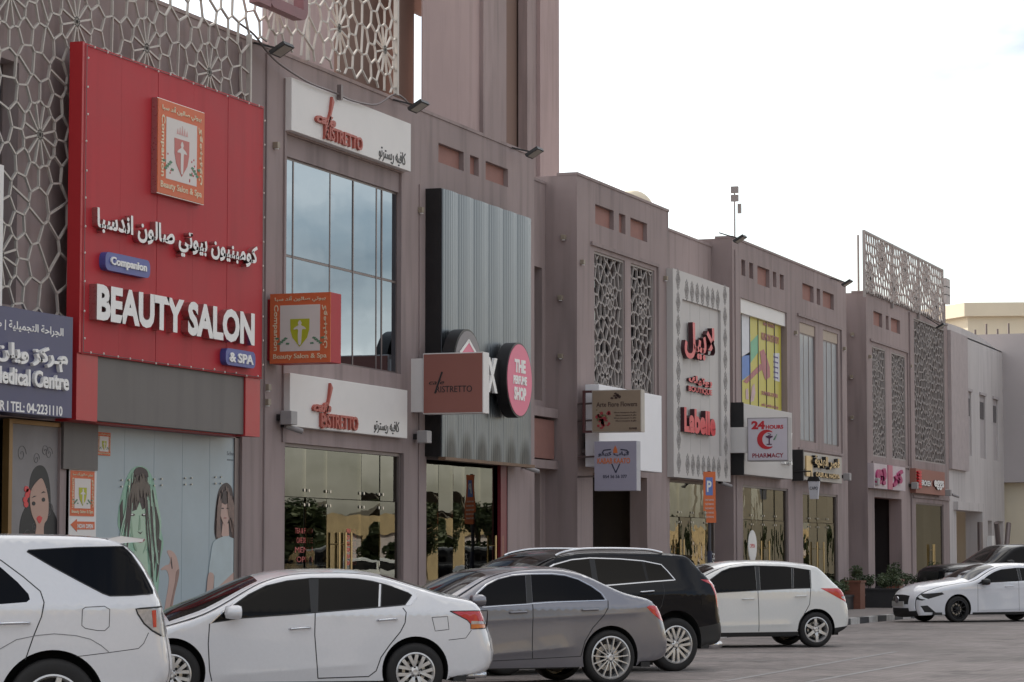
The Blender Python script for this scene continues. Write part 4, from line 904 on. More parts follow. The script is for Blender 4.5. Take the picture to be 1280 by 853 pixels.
def blade(name, lab, X, pxl, pxr, pyt, pyb, th, fm_, bm2, border=0., grp=None, side=None, bx=0.):
    yl, yr = YX(pxl, X), YX(pxr, X); z1, z0 = ZX(pyt, pxl, X), ZX(pyb, pxl, X)
    t = thing(name, lab, 'sign', (X, (yl+yr)/2, z0), grp); w = MB(); w.box(X+.006, X+th, yr, yl, z0, z1); obj('sign_box', w, bm2, t, bevel=.006)
    w = MB(); w.box(X-.004, X+.01, yr+border, yl-border, z0+border, z1-border); obj('face', w, fm_, t)
    for a, b in ((.3, .34), (.7, .74)):
        w = MB(); w.bar((X+th*.5, yl-.02, z0+(z1-z0)*a), (max(X+th*.5, bx), 18.84, z0+(z1-z0)*a), .04, .04); obj('bracket', w, alu, t)
    return t, yl, yr, z0, z1
def bt(s_, X, pxl, pxr, pyt, pyb, m, par, d=.006, **k):
    yl, yr = YX(pxl, X), YX(pxr, X); z1, z0 = ZX(pyt, pxl, X), ZX(pyb, pxl, X); return text(s_, (X-.004, yl, z0), (0, -1, 0), FZ, yl-yr, z1-z0, d, m, par, **k)
X = 39.75
t, yl, yr, z0, z1 = blade('salon_blade_sign', 'projecting square salon emblem light box with orange front and red sides beside the red sign', X, 336, 412, 368, 455, .42, orange, redp)
salon_emblem(t, (X-.004, yl, z0), (0, -1, 0), yl-yr, z1-z0, .004, True)
w = MB(); w.box(X+.05, X+.4, yl, 18.9, z0+.06, z1-.08); obj('red_arm', w, redp, t)
X = 45.9
t, yl, yr, z0, z1 = blade('cafe_blade_sign', 'projecting salmon coloured cafe light box in front of the ribbed metal facade', X, 528, 604, 442, 518, .3, mat('salmon_face', (.30, .115, .09), .45, var=.03), white, .02)
w = MB(); w.box(X+.03, X+.3, yl, 18.81, ZX(515, 528, X), ZX(448, 528, X)); obj('white_arm', w, white, t)
bt('RISTRETTO', X, 545, 590, 483, 491, dark, t, bold=.0); bt('cafe', X, 536, 555, 475.5, 481, dark, t, shear=.3)
w = MB(); w.bar((X-.006, YX(552.5, X), ZX(465, 552, X)), (X-.006, YX(543.5, X), ZX(492, 543, X)), .03, .01, side=(1, 0, 0)); obj('tall_stroke', w, dark, t)

# --- flower shop and kebab signs, white box behind
t = thing('white_light_box', 'plain white light box behind the flower shop and kebab signs', 'sign', (58, 18.3, 4.6))
x0, z1 = W(749, 480.5, 18.3); x1, _ = W(827, 497, 18.3); _, z0 = W(827, 591, 18.3); w = MB(); w.box(x0, x1, 18.3, 18.62, z0, z1); obj('box', w, mat('clean_white', (.80, .79, .82), .45, var=.03), t, bevel=.01)
w = MB(); w.box(x0+.3, x1-.3, 18.62, 18.82, z0+.3, z0+.4); obj('bracket', w, alu, t)
X = 54.98
t, yl, yr, z0, z1 = blade('flower_shop_sign', 'projecting beige flower shop sign with brown lettering and red blossoms', X, 740, 802, 488, 541, .25, mat('kraft_print', (.28, .21, .15), .5, var=.06, scale=3), mat('beige_metal', (.45, .40, .35), .5), .02, bx=55.42)
bt('Arte Fiore Flowers', X, 746, 797, 503, 509, mat('brown_print', (.06, .03, .025), .5), t, bold=.01); bp_ = MATS['brown_print']
for k in range(4): bt('lillium bouquets & gifts', X, 768+(k % 2)*2, 796, 515+k*3.5, 517.2+k*3.5, bp_, t)
bt('FLOWER', X, 787, 797, 534.5, 537, bp_, t, bold=.04)
rr_ = random.Random(3)
def dots(n, ca, cb, ra, rb, m, nm, r0):
    q = MB()
    for i in range(n):
        a, b = rr_.gauss(ca, ra), rr_.gauss(cb, rb); yy, zz_ = YX(a, X), ZX(b, a, X); R_ = r0*rr_.uniform(.6, 1.3)
        q.prism(ell(0, 0, R_, R_*rr_.uniform(.5, 1), 7), lambda u_, v_, tt: (tt, yy-u_, zz_+v_), X-.012, X-.004)
    obj(nm, q, m, t, stuff=True)
dots(26, 754, 527, 4, 5, mat('blossom_red', (.34, .04, .05), .6), 'printed_blossoms', .035); dots(20, 752, 522, 5, 4, mat('blossom_olive', (.14, .12, .05), .6), 'printed_stems', .025); dots(8, 770, 496, 2, 2, bp_, 'printed_crest', .03)
w = MB(); ya = YX(727.5, X)
for a, b, c, d in ((yl, ya, z0, z0+.05), (yl, ya, z1-.05, z1), (ya-.05, ya, z0+.05, z1-.05)): w.box(X+.05, X+.12, a, b, c, d)
obj('bracket_frame', w, mat('maroon_metal', (.09, .03, .03), .5), t)
X = 54.99
t, yl, yr, z0, z1 = blade('kebab_sign', 'projecting lilac grey kebab restaurant sign with orange and navy lettering', X, 743, 796, 552, 614, .28, mat('lilac_face', (.34, .32, .40), .45, var=.03), mat('grey_box', (.42, .41, .44), .5), .005, bx=55.42)
kn = mat('navy_print', (.03, .03, .06), .5); ko = mat('kebab_orange', (.60, .16, .05), .5)
bt('KABAB KAATO', X, 747, 788, 573, 580, ko, t, bold=.02); bt(arr('كباب كهتو'), X, 748, 787, 565, 571, kn, t, bold=.03); bt('054 56 56 377', X, 754, 784, 594, 598, kn, t, bold=.01)
w = MB()
for a, b, c, d in ((765, 580, 770, 591), (775, 580, 770, 591), (755, 563, 764, 562), (755, 563, 753, 567), (776, 562, 784, 563), (784, 563, 786, 567)): w.bar((X-.008, YX(a, X), ZX(b, a, X)), (X-.008, YX(c, X), ZX(d, c, X)), .022, .008, side=(1, 0, 0))
obj('skewer_print', w, kn, t)
w = MB(); yy = YX(769.5, X); w.prism([(-.05, -.06), (.05, -.06), (.04, .02), (0, .1), (-.04, .02)], lambda a, b, tt: (tt, yy-a, ZX(563, 770, X)+b), X-.012, X-.004); obj('flame_print', w, ko, t)

# --- tall white panel with red letters
t = thing('labelle_panel', 'tall off-white carved panel with red raised Arabic and English letters', 'sign', (64.5, 18.7, 3.5))
PX0, PX1, PZ0, PZ1 = 62.02, 67.02, 3.52, 8.5; ix0, izt = W(850, 374, 18.7); ix1, _ = W(898, 388, 18.7); iz0 = 4.15
pm_ = mat('offwhite_panel', (.50, .47, .455), .55, var=.05, scale=1, streak=.2)
w = MB(); holed(w, PX0, PX1, PZ0, PZ1, 18.64, 18.8, [(ix0, ix1, iz0, izt)]); w.box(PX0, PX1, 18.8, 19.34, PZ0, PZ1); obj('carved_border', w, pm_, t)
for k in range(4):
    w = MB(); a = ix0+(ix1-ix0)*k/4; b = ix0+(ix1-ix0)*(k+1)/4; w.box(a+.006, b-.006, 18.7, 18.8, iz0, izt); obj('inner_plank', w, pm_, t)
dm = mat('carved_groove', (.30, .28, .27), .7); q = MB()
for sc_ in (1., .62, .28):
    for a, b in (((0, .26), (.17, 0)), ((.17, 0), (0, -.26)), ((0, -.26), (-.17, 0)), ((-.17, 0), (0, .26))): q.bar((a[0]*sc_, 0, a[1]*sc_), (b[0]*sc_, 0, b[1]*sc_), .022, .01, side=(0, 1, 0))
q.bar((-.1, 0, .2), (.1, 0, -.2), .012, .01, side=(0, 1, 0)); q.bar((.1, 0, .2), (-.1, 0, -.2), .012, .01, side=(0, 1, 0))
dme = bpy.data.meshes.new('diamond_carving'); dme.from_pydata(q.v, [], q.f); dme.materials.append(dm)
cl_ = [(PX0+.42, PZ0+.35+i*.55) for i in range(9)]+[(PX1-.42, PZ0+.35+i*.55) for i in range(9)]+[(PX0+1.15+i*.46, PZ1-.42) for i in range(7)]+[(PX0+1.15+i*.46, PZ0+.33) for i in range(7)]
for x, z in cl_:
    o = bpy.data.objects.new('diamond_carving', dme); C.objects.link(o); o.parent = t; o.matrix_parent_inverse = Matrix.Translation(-LOC[t.name]); o.location = (x, 18.638, z)
dkr = mat('letter_side', (.05, .01, .015), .5)
ftext(arr('لابيل'), 856, 447, 895, 400, 18.66, .12, dkr, t, bold=.03, split='letter', face=redl)
ftext('Labelle', 855.5, 540, 895, 509, 18.66, .12, dkr, t, bold=.05, split='letter', face=redl)
ftext(arr('بوتيك'), 861, 480, 891, 468, 18.68, .05, dkr, t, bold=.05, face=redl); ftext('BOUTIQUE', 861, 490, 891, 482, 18.68, .05, dkr, t, bold=.03, face=redl)

# --- yellow poster behind the mullions
t = thing('yellow_poster', 'bright yellow printed window poster with coloured ribbons, upper floor above the pharmacy', 'poster', (71, 18.95, 5.0))
yel = mat('poster_yellow', (.52, .45, .07), .45, var=.06, scale=1); Yp = 18.96; E_ = dict(o=(910, 360), s=5.02)
xs_ = [68.7]+[pxX(p, 18.96) for p in (927.5, 938, 948.5, 958.7, 969)]+[73.5]
for i in range(6): w = MB(); w.box(xs_[i]+.004, xs_[i+1]-.004, Yp, Yp+.05, 5.0, 8.02); obj('poster_panel', w, yel, t)
for x in xs_[1:-1]: w = MB(); w.box(x-.02, x+.02, Yp-.018, Yp-.001, 5.0, 8.02); obj('mullion', w, dark, t)
wp = mat('poster_white', (.62, .62, .66), .5, var=.1, scale=6); bp2 = mat('poster_blue_print', (.10, .20, .50), .5, var=.15, scale=5); gp = mat('poster_green', (.16, .42, .25), .5); rp_ = mat('poster_red', (.38, .12, .13), .5, var=.25, scale=5); pp_ = mat('poster_pink', (.50, .34, .36), .5, var=.2, scale=6)
for nm, pl, m_, d_ in (('print_white', [(76, 150), (110, 148), (132, 180), (140, 300), (140, 420), (76, 430)], wp, 0), ('print_blue', [(76, 440), (140, 400), (142, 540), (76, 590)], bp2, 0), ('print_green', [(142, 340), (190, 290), (192, 400), (142, 470)], gp, .004),
        ('print_ribbon', [(95, 590), (150, 530), (200, 480), (230, 470), (232, 500), (180, 540), (120, 600)], rp_, .008), ('print_red', [(200, 400), (225, 385), (245, 440), (262, 500), (264, 560), (235, 580), (215, 520)], rp_, .012), ('print_figure', [(150, 620), (165, 600), (172, 660), (160, 710), (142, 715)], pp_, .012), ('print_figure', [(110, 640), (126, 630), (130, 700), (112, 700)], pp_, .012), ('print_code', [(285, 410), (322, 410), (324, 590), (288, 580)], wp, .004)):
    fpoly(nm, pl, Yp-.001-d_*.5, m_, t, t=.003, **E_)
for a, b, c, d, s_ in ((212, 328, 278, 325, 'KUMON STUDY'), (212, 318, 645, 670, 'SUMMER OFFER'), (212, 320, 720, 745, 'ask inside today'), (222, 300, 205, 235, 'new branch')): ftext(s_, 910+a/5.02, 360+d/5.02, 910+b/5.02, 360+c/5.02, Yp-.012, .004, rp_, t, bold=.02)
for k in range(5): ftext('fun learning', 910+287/5.02, 360+(440+k*32)/5.02, 910+320/5.02, 360+(424+k*32)/5.02, Yp-.012, .004, mat('print_violet', (.12, .08, .3), .5), t)

# --- pharmacy
t = thing('pharmacy_box_sign', 'wide off-white pharmacy light box on the front, mostly behind the projecting pharmacy sign', 'sign', (71, 18.25, 4.2))
x0, z1 = W(930, 504.5, 18.45); x1, _ = W(990, 519, 18.45); _, z0 = W(930, 593, 18.45); w = MB(); w.box(x0, x1, 18.45, 18.8, z0, z1); obj('box', w, mat('offwhite_panel', (.5, .47, .455)), t, bevel=.01)
w = MB(); w.box(x0-.02, x0-.003, 18.46, 18.8, z0-.02, z1+.03); obj('dark_edge', w, dark, t)
ftext('RX', 981, 580, 991, 540, 18.45, .1, whitel, t, bold=.06)
X = 67.45
t, yl, yr, z0, z1 = blade('pharmacy_sign', 'projecting white pharmacy sign with red crescent reading 24 hours', X, 934.5, 986, 522.5, 577, .35, mat('pharmacy_face', (.60, .56, .62), .45, var=.03), mat('grey_frame', (.34, .32, .32), .5), .03)
w = MB(); w.box(X+.05, X+.3, yl, 18.81, ZX(566, 934, X), ZX(534, 934, X)); obj('white_arm', w, white, t)
pr_ = mat('pharmacy_red', (.52, .02, .03), .5)
bt('24', X, 940, 957, 526.5, 537, pr_, t, bold=.05); bt('HOURS', X, 958, 980, 531.5, 536.5, pr_, t, bold=.04); bt('PHARMACY', X, 941, 980, 567, 572.5, mat('pharmacy_maroon', (.28, .03, .05), .5), t, bold=.02)
cy_, cz_ = YX(959, X), ZX(549.5, 959, X); R_ = .25; pts = [(R_*math.cos(math.radians(a)), R_*math.sin(math.radians(a))) for a in range(55, 306, 10)]+[(.075+.19*math.cos(math.radians(a)), .19*math.sin(math.radians(a))) for a in range(295, 64, -10)]
w = MB(); w.prism(pts, lambda a, b, tt: (tt, cy_-a, cz_+b), X-.012, X-.004); obj('crescent', w, pr_, t)
w = MB(); w.prism([(-.0, -.14), (.14, -.14), (.14, -.12), (.085, -.11), (.085, .02), (.16, .06), (.16, .09), (-.02, .09), (-.02, .06), (.055, .02), (.055, -.11), (0, -.12)], lambda a, b, tt: (tt, cy_-a, cz_+b), X-.012, X-.004)
w.tube([(X-.01, cy_-.07+.05*math.sin(j*.9), cz_+.06+j*.012) for j in range(9)], .008, 5); obj('snake_and_cup', w, mat('plum_print', (.10, .03, .08), .5), t)
w = MB()
for k in range(5): w.prism([(.17+.02*k, -.02+.03*k), (.23+.012*k, -.01+.03*k), (.19+.02*k, .015+.03*k)], lambda a, b, tt: (tt, cy_-a, cz_+b), X-.012, X-.004)
obj('green_leaf', w, mat('pharmacy_green', (.05, .25, .09), .5), t)

# --- gold lettered sign, cup sign
t = thing('gold_letter_sign', 'beige sign with raised gold Arabic letters beside the pharmacy', 'sign', (77, 18.5, 3.7))
x0, z1 = W(1004, 565, 18.5); x1, _ = W(1052, 571, 18.5); _, z0 = W(1004, 599.5, 18.5); w = MB(); w.box(x0, x1, 18.5, 18.8, z0, z1); obj('board', w, mat('stone_board', (.42, .38, .34), .5, var=.05), t); w = MB(); w.box(x0-.1, x0-.004, 18.48, 18.8, z0-.04, z1+.06); obj('dark_edge', w, dark, t)
ftext(arr('قصر الهدية'), 1019, 585, 1050, 569, 18.5, .12, dark, t, bold=.04, split='letter', face=goldm); ftext('QASR AL HADIYA', 1020, 597, 1050, 590, 18.5, .08, dark, t, bold=.03, face=goldm)
w = MB(); w.box(x0+.2, x0+.9, 18.46, 18.5, z0+.1, z1-.1); obj('gold_plaque', w, goldm, t)
X = 73.9; t = thing('cup_sign', 'hanging sign shaped like a white takeaway cup with a black lid', 'sign', (X, 18.4, 2.9)); yl, yr = YX(1009, X), YX(1025.5, X); zt, zm_, zb = ZX(596, 1010, X), ZX(602, 1010, X), ZX(624, 1010, X)
w = MB(); w.prism([(yl-.03, zm_), (yr+.03, zm_), (yr+.08, zb), (yl-.08, zb)], lambda a, b, tt: (tt, a, b), X, X+.12); obj('cup', w, mat('cup_white', (.55, .54, .58), .5), t)
w = MB(); w.prism([(yl, zm_+.01), (yr, zm_+.01), (yr+.05, zt), (yl-.05, zt)], lambda a, b, tt: (tt, a, b), X-.01, X+.13); obj('lid', w, black, t)
bt('CAPO', X, 1012.5, 1022.5, 608.5, 612.5, dark, t); w = MB(); w.tube([(X+.06, yl-.1, zt), (X+.06, yl-.1, zt+.15), (X+.06, 18.85, zt+.15)], .02, 6); obj('bracket', w, dark, t)

# --- pink and salmon signs on the farthest block
t = thing('pink_letter_sign', 'white sign with magenta Arabic letters above the dark doorway of the farthest block', 'sign', (86.5, 18.6, 3.75))
x0, z1 = W(1092.3, 579, 18.6); x1, _ = W(1131.5, 585, 18.6); _, z0 = W(1092.3, 610, 18.6); w = MB(); w.box(x0, x1, 18.6, 18.8, z0, z1); obj('board', w, mat('pale_pink_board', (.52, .44, .46), .5), t)
w = MB(); xa, _ = W(1110, 590, 18.58); xb, _ = W(1115.5, 590, 18.58); w.box(xa, xb, 18.57, 18.6, z0, z1); obj('rose_band', w, mat('rose', (.48, .14, .2), .5), t)
mg = mat('magenta_letter', (.36, .02, .12), .5); ftext(arr('بو'), 1096, 607, 1108.5, 584, 18.6, .06, mg, t, bold=.06, split='letter'); ftext(arr('كر'), 1117, 609, 1129.5, 586, 18.6, .06, mg, t, bold=.06, split='letter')
t = thing('eggs_sign', 'salmon coloured sign with white letters above the last shop window', 'sign', (93, 18.6, 3.7))
x0, z1 = W(1144.6, 585.5, 18.6); x1, _ = W(1181, 590, 18.6); _, z0 = W(1144.6, 616, 18.6); w = MB(); w.box(x0, x1, 18.6, 18.8, z0, z1); obj('board', w, mat('salmon_board', (.30, .125, .095), .5), t)
ftext('BROKEN', 1152, 607, 1164, 600, 18.6, .06, dkr, t, bold=.04, face=whitel); ftext('eggs', 1168, 612, 1180, 600, 18.6, .06, dkr, t, bold=.04, face=whitel)
w = MB(); cx, _ = W(1148.5, 600, 18.58)
for k in range(6): w.prism(ell(cx, z0+.2+k*.1, .3, .05, 12), lambda a, b, tt: (a, tt, b), 18.53, 18.6)
obj('stack_emblem', w, redl, t)

# --- parking sign on a pole
yP = 16.0; xP, zP = W(886.5, 590, yP)
t = thing('parking_sign', 'tall orange parking sign with white P on blue, on a dark kerbside pole', 'road sign', (xP, yP, .14))
w = MB(); w.tube([(xP, yP, .14), (xP, yP, zP+.02)], .035, 10); obj('pole', w, mat('pole_grey', (.05, .05, .06), .5), t, smooth=True, angle=50)
w = MB(); w.tube([(xP+.0, yP-.001, .3), (xP, yP-.001, 1.75)], .055, 10); obj('pole_sleeve', w, mat('navy_sleeve', (.03, .035, .07), .5), t)
dv = Vector((.33, -.94, 0)); dn = Vector((-.94, -.33, 0)); Pp = Vector((xP, yP, 0))+dn*.05-dv*.13
q = lambda nm, a, b, z0_, z1_, m_, t0=0, t1=.02: obj(nm, MB().prism([(a, z0_), (b, z0_), (b, z1_), (a, z1_)], lambda u_, v_, tt: Pp+dv*u_+dn*tt+Vector((0, 0, v_)), t0, t1), m_, t)
q('plate', 0, .26, 2.6, zP, mat('sign_orange', (.66, .15, .04), .45)); q('plate', .06, .27, 2.35, 2.597, MATS['sign_orange']); q('blue_field', .05, .2, zP-.5, zP-.12, mat('sign_blue', (.12, .2, .5), .45), .02, .026)
text('P', Pp+dn*.028+dv*.075+Vector((0, 0, zP-.43)), dv, FZ, .1, .24, .004, whitel, t, bold=.03)
for k in range(5): text('PAID PARKING', Pp+dn*.022+dv*.04+Vector((0, 0, zP-.62-k*.09)), dv, FZ, .18, .04, .004, white, t)
text('MAWAQIF', Pp+dn*.07+dv*.17+Vector((0, 0, 1.7)), (0, 0, -1), dv, .9, .06, .004, whitel, t)

# --- small wall fittings
lamp_m = mat('brass_lamp', (.30, .25, .19), .5, .1, var=.05)
def wall_lamp(x, y, z, lab, ax=1):
    w = MB(); s_ = .052
    if ax: w.box(x-s_, x+s_, y-.09, y+.003, z-s_, z+s_)
    else: w.box(x-.09, x+.003, y-s_, y+s_, z-s_, z+s_)
    t = thing('cube_lamp', lab, 'wall lamp', (x, y, z-s_), 'small cube lamps on the walls'); obj('body', w, lamp_m, t, bevel=.01)
    w = MB(); w.lathe([(0, 0), (.04, 0), (.04, .015), (0, .015)], (x, y-.045, z-s_-.016) if ax else (x-.045, y, z-s_-.016), (0, 0, 1), 12); obj('lens', w, white, t)
for px_, py_, lab in ((342.6, 182, 'small brass cube lamp between the red sign and the upper cafe sign'), (523.7, 263, 'small brass cube lamp left of the ribbed metal facade top'), (726, 328, 'small brass cube lamp left of the two lattice windows'), (830, 348, 'small brass cube lamp just left of the tall white panel'), (993, 416, 'small brass cube lamp right of the yellow poster'), (1054, 436, 'small brass cube lamp at the right end of the third block'), (1086, 446, 'small brass cube lamp at the left edge of the farthest block front'), (1137, 458, 'small brass cube lamp between lattice windows and lattice strip'), (331, 503, 'small brass cube lamp under the red blade sign'), (331.5, 484.5, 'small brass cube lamp directly below the red blade sign')):
    x, z = W(px_, py_); wall_lamp(x, D, z, lab)
for px_, py_, X_, lab in ((705.6, 297, 55.37, 'topmost cube lamp on the side wall of the second block'), (701.6, 372.5, 55.37, 'middle cube lamp on the side wall of the second block'), (701.6, 445.5, 55.37, 'lowest cube lamp on the side wall of the second block'), (1068, 418, 83.5, 'topmost cube lamp on the shaded side wall of the farthest block'), (1066.5, 471, 83.5, 'middle cube lamp on the shaded side wall of the farthest block'), (1066.5, 522, 83.5, 'lowest cube lamp on the shaded side wall of the farthest block')):
    wall_lamp(X_, YX(px_, X_), ZX(py_, px_, X_), lab, 0)
for px_, py_, lab in ((354, 522, 'grey up-light box left of the lower cafe sign'), (524, 546, 'grey up-light box under the salmon cafe sign'), (737, 556, 'grey up-light box left of the kebab sign'), (926, 583, 'grey up-light box left of the pharmacy light box'), (996, 590, 'grey up-light box right of the pharmacy light box'), (1055, 596, 'grey up-light box right of the gold lettered sign'), (1091, 602, 'grey up-light box left of the magenta lettered sign'), (1140, 607, 'grey up-light box right of the magenta lettered sign'), (1182, 616, 'grey up-light box at the right end of the salmon sign')):
    x, z = W(px_, py_, D-.1); t = thing('up_light', lab, 'wall light', (x, D, z-.12), 'grey up-light boxes on the pilasters')
    w = MB(); w.box(x-.12, x+.12, D-.3, D-.1, z-.12, z+.1); obj('housing', w, mat('light_grey_metal', (.33, .31, .31), .5), t, bevel=.01); w = MB(); w.box(x-.05, x+.05, D-.1, D+.003, z-.05, z+.05); obj('mount', w, dark, t); w = MB(); w.box(x-.1, x+.1, D-.28, D-.12, z+.1, z+.105); obj('lens', w, white, t)
for px_, py_, lab in ((352, 66, 'black floodlight on the parapet above the upper cafe sign, left one'), (523, 137, 'black floodlight on the parapet right of the upper cafe sign'), (668, 195, 'floodlight on the parapet corner below the tower'), (925, 303, 'floodlight on the parapet above the yellow poster block'), (1059, 358, 'floodlight at the right end of the third block parapet'), (1176, 412, 'floodlight at the right end of the farthest block')):
    x, z = W(px_, py_-4, D-.5); t = thing('floodlight', lab, 'floodlight', (x, D-.3, 9.8), 'floodlights along the parapets')
    c = Vector((x, D-.5, z)); a_ = Vector((1, 0, 0)); b_ = Vector((0, -.86, .5)); n_ = Vector((0, -.5, -.86))
    q = MB()
    for a0_, a1_, t0_, t1_, mi in ((-.19, .19, -.03, .03, 0), (-.15, .15, .03, .036, 1)):
        pts = [(a0_, -.15+.03*mi), (a1_, -.15+.03*mi), (a1_, .15-.03*mi), (a0_, .15-.03*mi)]; q.prism(pts, lambda u_, v_, tt: c+a_*u_+b_*v_+n_*tt, t0_, t1_, mi)
    obj('lamp_head', q, [dark, mat('flood_lens', (.35, .32, .28), .3)], t); q = MB(); q.bar(c, (x, D+.05, 9.9), .04, .03); q.bar((x-.2, D-.5, z), (x+.2, D-.5, z), .02, .02); obj('arm', q, dark, t)
for px_, py_, lab in ((362, 536, 'white dome camera left of the lower cafe sign'), (661, 587, 'small bullet camera by the perfume shop door'), (905, 606, 'dark bullet camera cluster right of the tall white panel'), (1192, 620, 'small bullet camera on the corner of the farthest block')):
    x, z = W(px_, py_, D-.15); t = thing('security_camera', lab, 'camera', (x, D, z), 'security cameras'); q = MB(); q.tube([(x, D, z+.05), (x, D-.1, z+.05)], .03, 8); obj('mount', q, dark, t); q = MB(); q.tube([(x-.1, D-.12, z+.04), (x+.16, D-.3, z-.04)], .045, 10); obj('camera_body', q, mat('camera_shell', (.28, .26, .26), .4), t, smooth=True, angle=40)
# cable, mast, dome
pts = [(300, 30), (318, 44), (335, 66), (352, 82), (385, 103), (418, 116), (440, 126), (470, 131), (495, 118), (515, 134)]
w = MB(); pp3 = []
for p in smooth_open(pts, 5): x, z = W(p[0], p[1], D-.2); pp3.append((x, D-.2, z))
w.tube(pp3, .018, 5); x, z = W(425, 118, D-.2); w.box(x-.04, x+.04, D-.24, D-.16, z-.1, z+.16); single('cable', w, alu, 'drooping electric cable running from the lattice past the upper cafe sign', 'cable')
x, z = W(918.5, 300, 19.4); t = thing('mast', 'thin roof mast carrying small square antennas above the third block', 'antenna', (x, 19.4, 9.6)); w = MB(); w.tube([(x, 19.4, 9.4), (x, 19.4, ZX(236, 918, x))], .022, 8); obj('pole', w, MATS['light_grey_metal'], t)
for px_, py_, a, b in ((918.5, 237.5, .10, .09), (918.5, 248, .10, .09), (924.5, 261, .045, .13)):
    xx, zz = W(px_, py_, 19.3); w = MB(); w.box(xx-.05, xx+.03, 19.3-a, 19.3+a, zz-b, zz+b); obj('antenna', w, mat('antenna_grey', (.34, .31, .30), .6), t)
w = MB(); x, z = W(791, 252, 24); x, z = W(790, 238, 23); w.lathe([(.62*math.cos(a*math.pi/20), .62*math.sin(a*math.pi/20)) for a in range(0, 11)], (x, 23, z-.62), (0, 0, 1), 28); w.lathe([(.62, -2.2), (.62, 0)], (x, 23, z-.62), (0, 0, 1), 28)
single('water_tank', w, cream, 'cream domed water tank showing over the roof of the second block', 'tank', smooth=True)
t = thing('roof_antenna', 'small antenna cluster at the far right end of the lattice roof screen', 'antenna', (97, 21, 9.8)); w = MB(); x, z = W(1180, 395, 21); w.tube([(x, 21, 9), (x, 21, ZX(348, 1180, x))], .06, 6); obj('pole', w, alu, t)
for k in range(3): w = MB(); zz = ZX(354+k*10, 1180, x); w.box(x-.5, x+.3, 20.8, 20.95, zz-.2, zz+.15); obj('antenna', w, MATS['antenna_grey'], t)
t = thing('tent_sign', 'small white oval sticker sign standing in the pharmacy window', 'sign', (70, 18.6, .6)); x, z = W(940, 683, 18.7); w = MB(); w.prism(ell(x, z, .42, .42, 20), lambda a, b, tt: (a, tt, b), 18.68, 18.7); obj('face', w, white, t); w = MB(); w.box(x-.03, x+.03, 18.7, 18.74, .15, z); obj('stand', w, dark, t)
ftext('OPEN', 937.5, 685, 943, 680, 18.68, .004, pr_, t)
# red menu lettering on the café glass
t = thing('glass_lettering', 'red menu lettering stuck on the lower cafe shop window', 'lettering', (42, 18.9, 1)); yg = 18.9
ink_r = mat('vinyl_red', (.42, .07, .06), .5)
for k, s_ in enumerate(('TEA & FOOD', 'CAFE DE VILLE', 'MENU', 'OPEN')): ftext(s_, 369+k % 2*2, 667+k*12, 391, 660+k*12, yg, .004, ink_r, t)
for k, s_ in enumerate(('PRIVACY', 'CHOOSE', 'BURGER', 'FRESH', 'PASTA', 'SALAD')): ftext(s_, 433.5, 667+k*8, 446, 661+k*8, yg, .004, mat('vinyl_bright', (.55, .08, .05), .5), t, bold=.05)

# ------------------------------------------------------------------ cars
def paintmat(name, col, metal=0., rough=.35, coat=1.):
    m = mat(name, col, rough, metal, var=.025, scale=30, coat=coat); return m
wpaint = paintmat('white_paint', (.70, .70, .72)); wpaint2 = paintmat('pearl_white_paint', (.72, .72, .70)); gpaint = paintmat('grey_metallic', (.21, .21, .235), .7, .3); bpaint = mat('black_paint', (.003, .0035, .006), .25, 0, var=0, coat=.3, spec=.12)
wA_ = paintmat('cool_white_paint', (.68, .69, .73))
tint = mat('tinted_glass', (.003, .0026, .003), .03, var=0, spec=.16); chrome = mat('chrome', (.62, .63, .66), .12, 1., var=.05, scale=20); seam_m = mat('door_gap', (.02, .02, .022), .6, var=0)
tyre_m = mat('tyre_rubber', (.014, .013, .013), .75, var=.15, scale=20); alloy = mat('alloy', (.60, .59, .58), .3, .6, var=.06, scale=20); alloyd = mat('alloy_dark', (.03, .03, .032), .35, .6, var=.05); well = mat('wheel_well', (.006, .006, .006), .95, var=0)
tlr = mat('red_lamp', (.50, .01, .015), .08, var=.08, scale=30, coat=1.); tlw = mat('clear_lamp', (.40, .39, .40), .15, .2, var=.25, scale=25, coat=.6); tla = mat('amber_lamp', (.6, .16, .02), .1, coat=1.); trimb = mat('black_trim', (.014, .014, .015), .5, var=.1, scale=10)
scr = mat('windscreen', (.012, .010, .010), .04, var=.2, scale=1.5, spec=.4)

